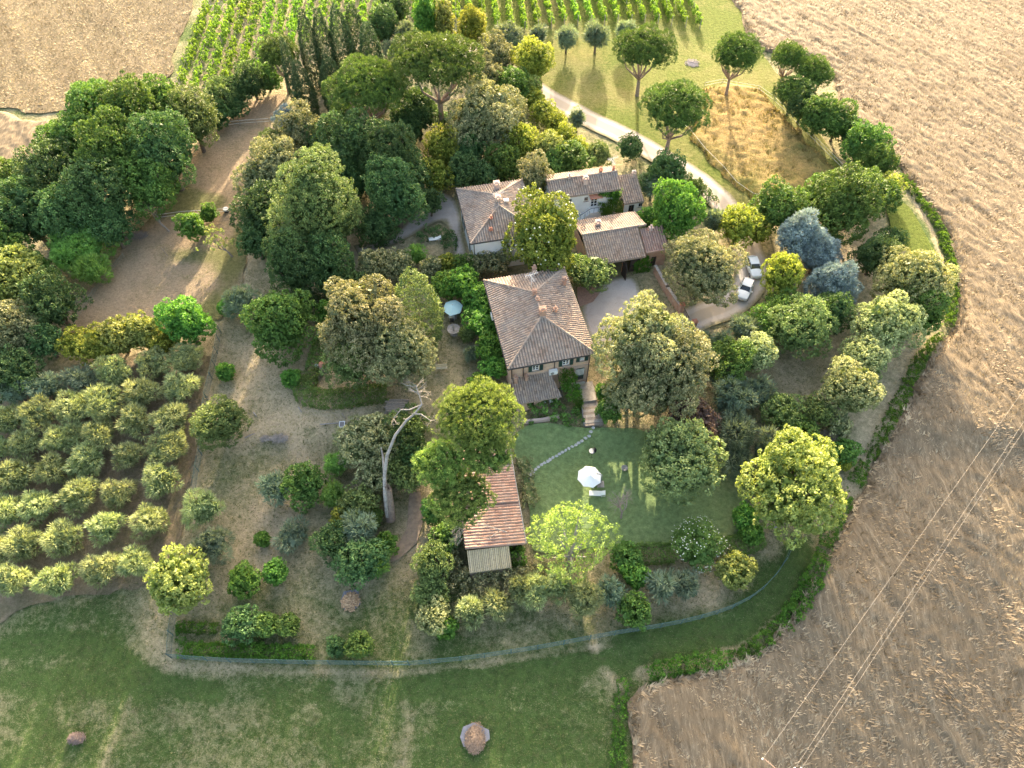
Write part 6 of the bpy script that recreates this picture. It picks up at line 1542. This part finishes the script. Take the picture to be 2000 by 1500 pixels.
# barbecue
p = fr(1155, 888, 0); e = empty('barbecue', p, 0, 'black round kettle barbecue on thin legs standing on the lawn', 'barbecue')
MB().lathe([(0, .55), (.2, .6), (.34, .75), (.37, .9), (.34, .9), (.3, .78), (0, .66)], n=18).build('bowl', BLACK, e); MB().lathe([(.37, .91), (.3, .912), (0, .913)], n=18).build('grill', METAL, e)
ld = MB(); ld.lathe([(.37, 0), (.3, .16), (.15, .25), (0, .28)], n=18); l = ld.build('lid', BLACK, e, (.3, .1, .95)); l.rotation_euler = (0, R_(70), 0)
for k in range(3): a = k * 2.09 + .4; MB().tube([(math.cos(a) * .2, math.sin(a) * .2, .65), (math.cos(a) * .5, math.sin(a) * .5, 0)], .02, 6).build('leg', BLACK, e)
# stepping stones, edging, stairs
pts = [fr(*q, 0) for q in [(1158,836),(1150,852),(1130,866),(1105,880),(1080,895),(1058,908),(1040,922),(1030,938)]]
n_ = 0; PATHSTONE = plain('pale_path_stone', (.42, .43, .42), .85, .3, 3)
for i in range(len(pts) - 1):
    k = max(1, int((pts[i + 1] - pts[i]).length / .42)); d_ = pts[i + 1] - pts[i]
    for q in range(k):
        c = pts[i] + d_ * (q / k); r = random.Random(n_); n_ += 1; c.x += r.uniform(-.05, .05)
        m = MB(); ks = 6; a0 = r.random(); rr = [r.uniform(.15, .27) for _ in range(ks)]
        m.add([(math.cos(a0 + j * 1.047) * rr[j] * 1.15, math.sin(a0 + j * 1.047) * rr[j], zz) for zz in (-.1, .1) for j in range(ks)], [tuple(range(ks, 2 * ks))] + [(j, (j + 1) % ks, ks + (j + 1) % ks, ks + j) for j in range(ks)])
        o = m.build('stepping_stone', PATHSTONE, None, (c.x, c.y, float(terr(c.x, c.y)) + .03)); tag(o, 'flat grey stepping stone in the curved line across the lawn', 'stone', 'stepping stones across the lawn')
s0, s1 = Vector(PT(1150, 786)[:2]), Vector(PT(1160, 832)[:2]); d_ = s1 - s0; ang = math.atan2(d_.y, d_.x) + math.pi / 2
e = empty('garden_stairs', (s0.x, s0.y, 0), ang, 'wide brick garden stairs going down from the house door to the lawn', 'stairs'); Ls = d_.length
STEPM = brick_mat('stair_brick', (.30, .22, .19), (.24, .19, .17), (.30, .27, .24))
for k in range(9):
    m = MB(); wp = s0.lerp(s1, (k + .5) / 9); zt = max(float(terr(wp.x + ox, wp.y)) for ox in (-1, 0, 1)) + .20; m.box((.02 * (-1) ** k, -Ls * (k + .5) / 9, zt - .25), (2.1 + k * .04, Ls / 9 + .03, .5)); m.build('step', STONE if k % 2 else BARK_GREY, e)
MB().tube([(-1.15, .1, 1.05), (-1.2, -Ls * .5, .6), (-1.25, -Ls * .95, -.1)], .03, 6).build('handrail', METAL, e)
pth = MB().box((0, 1.5, .14), (2.0, 3.0, .5)); pth.build('landing', STONE, e)
dv = H2L(1148, 765, 0); ds = empty('door_steps', house.matrix_basis @ Vector((dx, yf, 0)), HA, 'pale stone steps at the arched house door', 'steps')
for k in range(4): MB().box((0, -.3 - .3 * k, .55 - .19 * k - .3), (1.5, .3, .6)).build('step', plain('pale_stone_step', (.50, .46, .40), .8), ds)
# terrace retaining wall
def wall_run(name, pts, h, th, mat, label, cat='wall', top=None, base=0.0):
    m = MB(); P2 = [fr(*q, 0) for q in pts]
    for i in range(len(P2) - 1):
        a, b = P2[i], P2[i + 1]; L = (b - a).length; c = (a + b) / 2; rz = math.atan2((b - a).y, (b - a).x)
        m.box((c.x, c.y, min(a.z, b.z) + h / 2 - .3 + base), (L + th, th, h + .6), rz=rz)
    o0 = P2[0]; m.v = [tuple(Vector(v) - o0) for v in m.v]
    me = m.mesh(name, mat); me.uv_layers.new(name='UVMap'); o = link(name, me, None, o0); tag(o, label, cat)
    if top:
        m = MB()
        for i in range(len(P2) - 1):
            a, b = P2[i], P2[i + 1]; L = (b - a).length; c = (a + b) / 2 - o0; m.box((c.x, c.y, min(a.z, b.z) - o0.z + h + base + .05), (L + th + .06, th + .12, .08), rz=math.atan2((b - a).y, (b - a).x))
        m.build('coping', top, o)
    return o
wall_run('retaining_wall', [(1020, 826), (1060, 822), (1090, 815)], .5, .3, PINKPLASTER, 'low pinkish retaining wall under the porch terrace')
wall_run('brick_wall', [(1278, 532), (1300, 572), (1325, 608)], 1.3, .3, BRICK_RED, 'weathered brick wall from the brick wing down to the gate', top=STONE)
def pillar(u, v, h, label):
    p = fr(u, v, 0); e = empty('gate_pillar', p, HA, label, 'pillar'); m = MB().box((0, 0, h / 2 - .1), (.55, .55, h + .2)); me = m.mesh('shaft', BRICK_RED); me.uv_layers.new(name='UVMap'); link('shaft', me, e)
    MB().box((0, 0, h + .06), (.7, .7, .1)).box((0, 0, h + .16), (.45, .45, .12)).build('cap', TERRACOTTA, e)
pillar(1328, 612, 1.9, 'brick gate pillar at the end of the brick wall'); pillar(1353, 642, 1.6, 'brick gate pillar on the far side of the drive entrance')
# iron gate
p = fr(1342, 632, 0); q = fr(1332, 612, 0); e = empty('iron_gate', q, math.atan2((p - q).y, (p - q).x), 'open dark iron gate leaf between the brick pillars', 'gate')
m = MB(); W_ = 2.0; m.box((W_ / 2, 0, .3), (W_, .05, .06)).box((W_ / 2, 0, 1.3), (W_, .05, .06)); m.build('gate_frame', IRON, e)
m = MB(); [m.tube([(k * W_ / 14, 0, .1), (k * W_ / 14, 0, 1.45)], .02, 5) for k in range(15)]; m.build('gate_bars', IRON, e)
MB().tube([(p - q).to_3d() * 0 + Vector((0, 0, .05)), Vector((2.6, -.2, .05))], .04, 6).build('gate_track', IRON, e)

# ---------------------------------------------------------------- fences
MESHM, t_, b_ = new_mat('green_wire_mesh'); b_.inputs['Base Color'].default_value = (.20, .27, .26, 1); b_.inputs['Roughness'].default_value = .6
tp = t_.nodes.new('ShaderNodeBsdfTransparent'); mx = t_.nodes.new('ShaderNodeMixShader'); mx.inputs[0].default_value = .36
t_.links.new(tp.outputs[0], mx.inputs[1]); t_.links.new(b_.outputs[0], mx.inputs[2]); t_.links.new(mx.outputs[0], t_.nodes['Material Output'].inputs[0])
GP = plain('green_fence_post', (.08, .14, .13), .6)
def dense(pts, step=2.4):
    c = [Vector(PT(*p)[:2]) for p in pts]; out = []
    for i in range(len(c) - 1):
        a, b, cc, e = c[max(i - 1, 0)], c[i], c[i + 1], c[min(i + 2, len(c) - 1)]; k = max(1, round((cc - b).length / step))
        for q in range(k):
            t = q / k; out.append(.5 * ((2 * b) + (-a + cc) * t + (2 * a - 5 * b + 4 * cc - e) * t * t + (-a + 3 * b - 3 * cc + e) * t ** 3))
    out.append(c[-1]); return [Vector((q.x, q.y, float(terr(q.x, q.y)))) for q in out]
def wire_fence(pts, h, label, step=2.4):
    d = dense(pts, step); o0 = d[0]; e = empty('wire_fence', o0, 0, label, 'fence')
    m = MB(); m.add([tuple(q - o0 + Vector((0, 0, zz))) for q in d for zz in (.04, h)], [(2 * i, 2 * i + 2, 2 * i + 3, 2 * i + 1) for i in range(len(d) - 1)])
    m.build('wire_mesh', MESHM, e)
    m = MB(); m.tube([tuple(q - o0 + Vector((0, 0, h))) for q in d], .02, 4); m.tube([tuple(q - o0 + Vector((0, 0, .1))) for q in d], .015, 4); m.build('tension_wire', GP, e)
    me = MB().tube([(0, 0, -.2), (0, 0, h + .08)], .05, 6).mesh('post', GP)
    for q in d: link('post', me, e, q - o0)
    return e
wire_fence([(345,1195),(338,1240),(335,1285)], 1.5, 'green wire mesh fence, short left piece below the fence corner tree')
wire_fence([(335,1285),(450,1293),(600,1297),(768,1299)], 1.5, 'green wire mesh fence, straight bottom piece left of the wire gate')
wire_fence([(800,1299),(900,1290),(1050,1268),(1200,1240),(1330,1218),(1430,1188),(1490,1150),(1530,1100),(1552,1052)], 1.5, 'green wire mesh fence, long curved bottom right piece')
wire_fence([(432,650),(425,690),(415,740),(405,780),(398,850),(388,920),(380,970)], 1.5, 'green wire mesh fence between olive grove and dry garden')
p, q = fr(768, 1299, 0), fr(800, 1299, 0); e = empty('wire_gate', p, math.atan2((q - p).y, (q - p).x), 'small green tube-framed wire gate in the bottom fence', 'gate'); W_ = (q - p).length
m = MB(); m.tube([(0, 0, -.1), (0, 0, 1.75)], .06, 8).tube([(W_, 0, -.1), (W_, 0, 1.75)], .06, 8).tube([(0, 0, .15), (W_, 0, .15)], .04, 6).tube([(0, 0, 1.5), (W_, 0, 1.5)], .04, 6); m.build('gate_frame', GP, e)
m = MB(); m.add([(0, 0, .15), (W_, 0, .15), (W_, 0, 1.5), (0, 0, 1.5)], [(0, 1, 2, 3)]); m.build('wire_mesh', MESHM, e)

def rail_fence(pts, label, rails=(.55, 1.1), step=2.6, mat=None, r=.045, h=1.25, name='rail_fence'):
    mat = mat or plain('pale_rail', (.52, .50, .44), .8, .12); d = dense(pts, step); o0 = d[0]; e = empty(name, o0, 0, label, 'fence')
    for z_ in rails: MB().tube([tuple(q - o0 + Vector((0, 0, z_))) for q in d], r, 6).build('rail' if r > .03 else 'rope', mat, e)
    me = MB().tube([(0, 0, -.2), (0, 0, h)], max(.035, r * 1.3), 6).mesh('post', WOOD)
    for q in d: link('post', me, e, q - o0)
rail_fence([(425,252),(470,246),(528,242)], 'pale two-rail wooden fence across the upper paddock')
rail_fence([(425,252),(400,280),(360,330),(325,385),(312,410)], 'two-rail paddock fence along the dark wood', mat=plain('dull_green_rail', (.20, .24, .19), .8))
rail_fence([(312,430),(355,424),(420,420),(480,414)], 'pale two-rail wooden fence across the lower paddock')
rail_fence([(245,505),(200,560),(165,610),(140,650)], 'thin wire paddock fence running down below the bamboo clump', rails=(.6, 1.0), mat=plain('dull_wire', (.18, .22, .18), .8), r=.02)
ROPE = plain('white_fence_rope', (.75, .74, .70), .7, .05)
rail_fence([(1375,172),(1410,165),(1440,172),(1480,178),(1510,200),(1545,235),(1590,280),(1645,335)], 'white rope fence round the upper side of the golden meadow', rails=(.55, 1.1), mat=ROPE, r=.022, step=5)
rail_fence([(1305,232),(1345,262),(1375,300),(1410,335),(1435,365),(1468,388),(1500,395)], 'white rope fence between road bank and golden meadow', rails=(1.1,), mat=ROPE, r=.022, step=5)

# ---------------------------------------------------------------- piles, logs and odds and ends
def pile(u, v, rx, ry, h, n, mat, label, name, ln=.5, thick=.03, seed=1, flat=.15):
    rn = random.Random(seed); p = fr(u, v, 0); m = MB()
    m.lathe([(max(rx, ry) * .8, -.05), (max(rx, ry) * .6, h * .35), (max(rx, ry) * .25, h * .65), (0, h * .72)], (0, 0, 0), 12)
    m.v = [(x * rx / max(rx, ry), y * ry / max(rx, ry), z) for x, y, z in m.v]
    for _ in range(n):
        a = rn.uniform(0, 6.28); rr = rn.random() ** .6; x, y = math.cos(a) * rx * rr, math.sin(a) * ry * rr; z = h * (1 - rr ** 2) * rn.uniform(.6, 1.05) + .05
        b = rn.uniform(0, 6.28); l = ln * rn.uniform(.5, 1.2); dz = rn.uniform(-flat, flat)
        m.tube([(x - math.cos(b) * l / 2, y - math.sin(b) * l / 2, z - dz * l), (x + math.cos(b) * l / 2, y + math.sin(b) * l / 2, z + dz * l)], [thick * rn.uniform(.7, 1.2)] * 2, 5)
    return tag(m.build(name, mat, None, p), label, 'pile')
SPLIT = plain('split_firewood', (.48, .33, .20), .85, .45, 7)
pile(685, 1176, .95, 1.0, .9, 260, SPLIT, 'round heap of split firewood on the grass above the wire fence', 'firewood_pile', .42, .065, 1)
pile(928, 1442, 1.05, 1.4, .42, 900, plain('dry_brush', (.31, .225, .16), .9, .4, 6), 'brown oval heap of dry brushwood on the bottom meadow, with ash beside it', 'brushwood_pile', .45, .022, 2)
pile(150, 1442, .85, .5, .5, 380, plain('dark_brush', (.27, .20, .17), .9, .35, 6), 'small dark heap of cut twigs on the bottom-left meadow', 'twig_pile', .5, .02, 3)
pile(545, 857, 1.2, .6, .45, 260, BARK_PALE, 'pale grey heap of pruned twigs in the dry garden', 'twig_pile', .6, .02, 4)
pile(518, 857, .6, .5, .35, 130, BARK_PALE, 'smaller pale heap of pruned twigs left of the bigger one', 'twig_pile', .5, .02, 5)
pile(270, 462, 1.8, .8, .5, 200, BARK_GREY, 'grey heap of cut branches beside the dark wood', 'branch_pile', 1.3, .03, 6)
pile(1352, 124, 1.5, 1.5, .25, 160, plain('ash', (.42, .37, .36), .9, .2), 'grey round ash heap on the green meadow', 'ash_heap', .5, .03, 7)
sheet('ash_patch', wpoly([(905,1420),(925,1412),(955,1425),(958,1445),(945,1452),(905,1460),(898,1440)], .05, 3), .3, plain('grey_ash', (.20, .20, .22), .95, .2), .10)
sheet('ash_patch', wpoly([(672,1155),(700,1150),(705,1180),(695,1190),(672,1192),(665,1175)], .05, 4), .3, bpy.data.materials['grey_ash'], .10)
def log(u0, v0, u1, v1, r, label, mat=BARK_PALE, name='log'):
    a, b = fr(u0, v0, r), fr(u1, v1, r); m = MB(); m.tube([(0, 0, 0), tuple((b - a) * .5 + Vector((0, 0, .02))), tuple(b - a)], [r, r * .9, r * .75], 8); tag(m.build(name, mat, None, a), label, 'log')
log(478, 855, 498, 846, .10, 'bleached log right of the juniper bush'); log(625, 829, 662, 826, .09, 'long bleached log left of the white frame')
log(495, 805, 501, 813, .09, 'short bleached post lying on the dry slope, leftmost', name='lying_post'); log(583, 795, 589, 805, .08, 'short post lying on the dry slope, below the clipped hedge', name='lying_post'); log(672, 785, 677, 796, .08, 'short post lying under the curved hedge, right one', name='lying_post'); log(668, 807, 674, 817, .07, 'short dark post lying above the white frame', WOOD, 'lying_post')
p = fr(668, 829, .05); e = empty('framed_panel', p, R_(4), 'small white-framed screen panel lying on the dry slope', 'panel')
m = MB(); m.box((0, .42, .04), (.72, .08, .06)).box((0, -.42, .04), (.72, .08, .06)).box((.32, 0, .04), (.08, .76, .06)).box((-.32, 0, .04), (.08, .76, .06)); m.build('frame', WHITE, e); MB().box((0, 0, .02), (.58, .78, .02)).build('panel', plain('grey_mesh', (.22, .2, .2), .8), e)
# plank stack by the dead tree top
p = fr(775, 795, 0); m = MB(); rn = random.Random(3)
for k in range(26): m.box((rn.uniform(-.3, .3), -1.0 + (k % 7) * .3, .12 + (k // 7) * .16), (2.6, .24, .1), rz=rn.uniform(-.06, .06))
tag(m.build('plank_stack', WOOD, None, p), 'stack of grey weathered planks behind the dead tree', 'planks')
p = fr(632, 722, 0); e = empty('brick_oven', p, .2, 'small red brick garden oven inside the curved hedge', 'oven')
m = MB().box((0, 0, .5), (.9, .8, 1.0)); m.build('base', BRICK_RED, e); MB().lathe([(.45, 0), (.42, .3), (.25, .52), (0, .6)], (0, 0, 1.0), 14).build('dome', TERRACOTTA, e)
p = fr(619, 717, 0); tag(MB().lathe([(0, 0), (.16, 0), (.24, .35), (.26, .4), (.2, .4), (0, .36)], n=12).build('plant_pot', WHITE, None, p), 'small white pot on the curved hedge path', 'pot')
p = fr(443, 414, 0); e = empty('water_tub', p, 0, 'round white-topped water tub at the paddock rail fence', 'tub'); MB().lathe([(0, 0), (.38, 0), (.42, .6), (.3, .62)], n=16).build('tub', IRON, e); MB().lathe([(.44, .62), (.42, .7), (0, .74)], n=16).build('lid', WHITE, e)
p = fr(1513, 1033, 0); tag(MB().lathe([(0, 0), (.2, 0), (.26, .3), (.2, .3), (0, .26)], n=12).build('plant_pot', STONE, None, p), 'small grey pot on dry ground below the maple', 'pot')
p = fr(1219, 917, 0); tag(MB().lathe([(0, 0), (.28, 0), (.4, .35), (.42, .45), (.34, .45), (0, .36)], n=14).build('stone_bowl', STONE, None, p), 'small stone bowl on the lawn left of the round ash', 'bowl')
# white chairs at the porch
for u, l in ((1061, 'white chair back at the porch edge, left one'), (1076, 'white chair back at the porch edge, right one')):
    x, y = PZ(u, 786, -.2); e = empty('porch_chair', (x, y, -.3), HA, l, 'chair', 'white porch chairs')
    MB().box((0, 0, .45), (.5, .48, .05)).build('seat', WHITE, e); MB().box((0, -.24, .75), (.5, .05, .5)).build('backrest', WHITE, e)
    for sx in (-1, 1):
        for sy in (-1, 1): MB().box((sx * .22, sy * .2, .21), (.04, .04, .42)).build('leg', WHITE, e)

# ---------------------------------------------------------------- power line in the lower right corner
ph = 9.0
pa = fr(1492, 1482, ph - 1.0); pc = fr(1575, 1560, ph - 1.0)
cx_, cy_ = (pa.x + pc.x) / 2, (pa.y + pc.y) / 2; gz = float(terr(cx_, cy_))
e = empty('power_pole', (cx_, cy_, gz), 0, 'wooden power pole with crossarm at the bottom right edge', 'power pole')
ztop = pa.z - gz; ends = []
MB().tube([(0, 0, -.5), (0, 0, ztop + .15)], [.16, .11], 10).build('pole', WOOD, e)
av = Vector((pa.x - cx_, pa.y - cy_, 0)); mb = MB()
CA = plain('rusty_crossarm', (.32, .22, .16), .8)
for off in (0, .10): mb.tube([(av.x, av.y, ztop + off * .2), (-av.x * .9, -av.y * .9, ztop)], .045, 6)
mb.tube([(av.x * .6, av.y * .6, ztop), (0, 0, ztop - .8)], .03, 5); mb.tube([(-av.x * .6, -av.y * .6, ztop), (0, 0, ztop - .8)], .03, 5); mb.build('crossarm', CA, e)
far_ = [fr(2000, 763, 10), fr(2000, 826, 10), fr(2000, 843, 10)]
near_ = [fr(1490, 1482, ph - .9), fr(1553, 1500, ph - .9), fr(1566, 1500, ph - .9)]
for i, (a, b) in enumerate(zip(near_, far_)):
    ins = MB(); ins.lathe([(0, 0), (.06, 0), (.08, .08), (.05, .12), (.08, .16), (.04, .24), (0, .25)], tuple(a - Vector((cx_, cy_, gz)) - Vector((0, 0, .24))), 8); ins.build('insulator', WHITE, e)
    d_ = b - a; b2 = a + d_ * 2.2; m = MB(); n = 24
    m.tube([tuple(d_ * 2.2 * (k / n) - Vector((0, 0, 4 * .5 * (k / n) * (1 - k / n)))) for k in range(n + 1)], .011, 5)
    tag(m.build('power_cable', plain('aluminium_cable', (.36, .32, .27), .6, .05) if i == 0 else bpy.data.materials['aluminium_cable'], None, a), ('single power cable, the left one of three over the wheat field', 'power cable, middle one of three over the wheat field', 'power cable, rightmost of the close pair over the wheat field')[i], 'cable', 'cables over the wheat field')

# ---------------------------------------------------------------- grass tufts (uncountable)
g = np.random.default_rng(99)
TUFT = leaf_mat('grass_tuft', (.075, .105, .035), (.34, .30, .16), .25)
STRAW = leaf_mat('wheat_straw', (.12, .082, .044), (.56, .44, .30), .2)
def tufts(name, n, box, smin, smax, excl, seed, tonefun, incl=None, mat=None, m=5, label='short grass tufts scattered over the rough ground', flow=0.0, z0=0.0, width=.16, near=False):
    g = np.random.default_rng(seed); x = g.uniform(box[0], box[1], n); y = g.uniform(box[2], box[3], n)
    if near: y = box[2] + (box[3] - box[2]) * g.uniform(0, 1, n) ** 1.35
    k = np.ones(n, bool)
    for p in excl: k &= ~in_poly(x, y, p)
    if incl is not None: k &= in_poly(x, y, incl)
    x, y = x[k], y[k]; z = terr(x, y) + z0; N = len(x)
    s = g.uniform(smin, smax, (N, 1)); a = g.uniform(0, 6.28, (N, m))
    if flow: a = a * (1 - flow) + (R_(-57) + 2.2 * (vnoise(x, y, 6, 3) - .5)[:, None] * (1 + 1.5 * smooth(75, 45, y)[:, None])) * flow
    ln = s * g.uniform(.5, 1.2, (N, m)); el = g.uniform(.25, 1.2, (N, m)) * (1 - .6 * flow)
    dx_ = np.cos(a) * np.cos(el) * ln; dy_ = np.sin(a) * np.cos(el) * ln; dz_ = np.sin(el) * ln
    w_ = ln * width; b0 = np.stack([x[:, None] - np.sin(a) * w_, y[:, None] + np.cos(a) * w_, z[:, None] + 0 * a], -1); b1 = np.stack([x[:, None] + np.sin(a) * w_, y[:, None] - np.cos(a) * w_, z[:, None] + 0 * a], -1)
    tip = np.stack([x[:, None] + dx_, y[:, None] + dy_, z[:, None] + dz_], -1)
    V = np.stack([b0, b1, tip], 2).reshape(-1, 3); F = np.arange(len(V)).reshape(-1, 3)
    tone = np.clip(tonefun(x, y) + g.normal(size=N) * .22, 0, 1); T_ = np.repeat(tone, m * 3)
    o = link(name, mesh_np(name, V, F, mat or TUFT, {'tone': T_})); tag(o, label, 'straw' if mat is STRAW else 'grass', None, 'stuff')
road_poly = ribbon([(905,75),(1075,192),(1225,268),(1360,350),(1440,440),(1470,530),(1455,568),(1370,616),(1300,640)], 5.0)
yard = wpoly([(1190,545),(1235,540),(1262,608),(1350,650),(1330,680),(1180,690),(1135,600)], 0, 1)
lawnp = wpoly([(1012,845),(1060,825),(1140,835),(1240,838),(1300,860),(1420,880),(1460,950),(1450,1040),(1400,1060),(1320,1062),(1130,1072),(1045,1078),(1020,930)], 0, 1)
tufts('grass', 70000, (-48, 42, 6, 75), .10, .24, [wheat_poly, road_poly, yard, lawnp], 1, lambda x, y: .30 + .45 * dryness(x, y))
tufts('wheat_stalks', 210000, (5, 130, 6, 175), .45, .85, [], 2, lambda x, y: .05 + .45 * vnoise(x, y, 1.6, 8) + .60 * vnoise(x * math.cos(R_(33)) + y * math.sin(R_(33)), y * .02, 1.1, 18), wheat_poly, STRAW, 4, 'loose ripe wheat stalks lying over the big field', .6, .42, .13, True)
tufts('meadow_grass', 26000, (20, 62, 84, 122), .30, .60, [], 3, lambda x, y: .1 + .75 * vnoise(x, y, 2.2, 8), GOLDP, leaf_mat('golden_grass', (.13, .13, .035), (.48, .36, .16), .3), 5, 'tall golden grass of the fenced meadow', 0, .05, .12)
tufts('stubble_stalks', 60000, (-140, -45, 95, 190), .3, .55, [], 4, lambda x, y: -.05 + .35 * vnoise(x, y, 2, 8) + .75 * vnoise(x * math.cos(R_(33)) + y * math.sin(R_(33)), y * .02, 1.3, 19), wpoly([(398,-80),(375,20),(340,100),(330,150),(240,175),(130,215),(60,222),(-40,218),('w',-150,108),('w',-150,205),('w',-60,205)], .3, 7), STRAW, 4, 'dry stubble stalks on the mown upper-left field', .3, .05, .12)
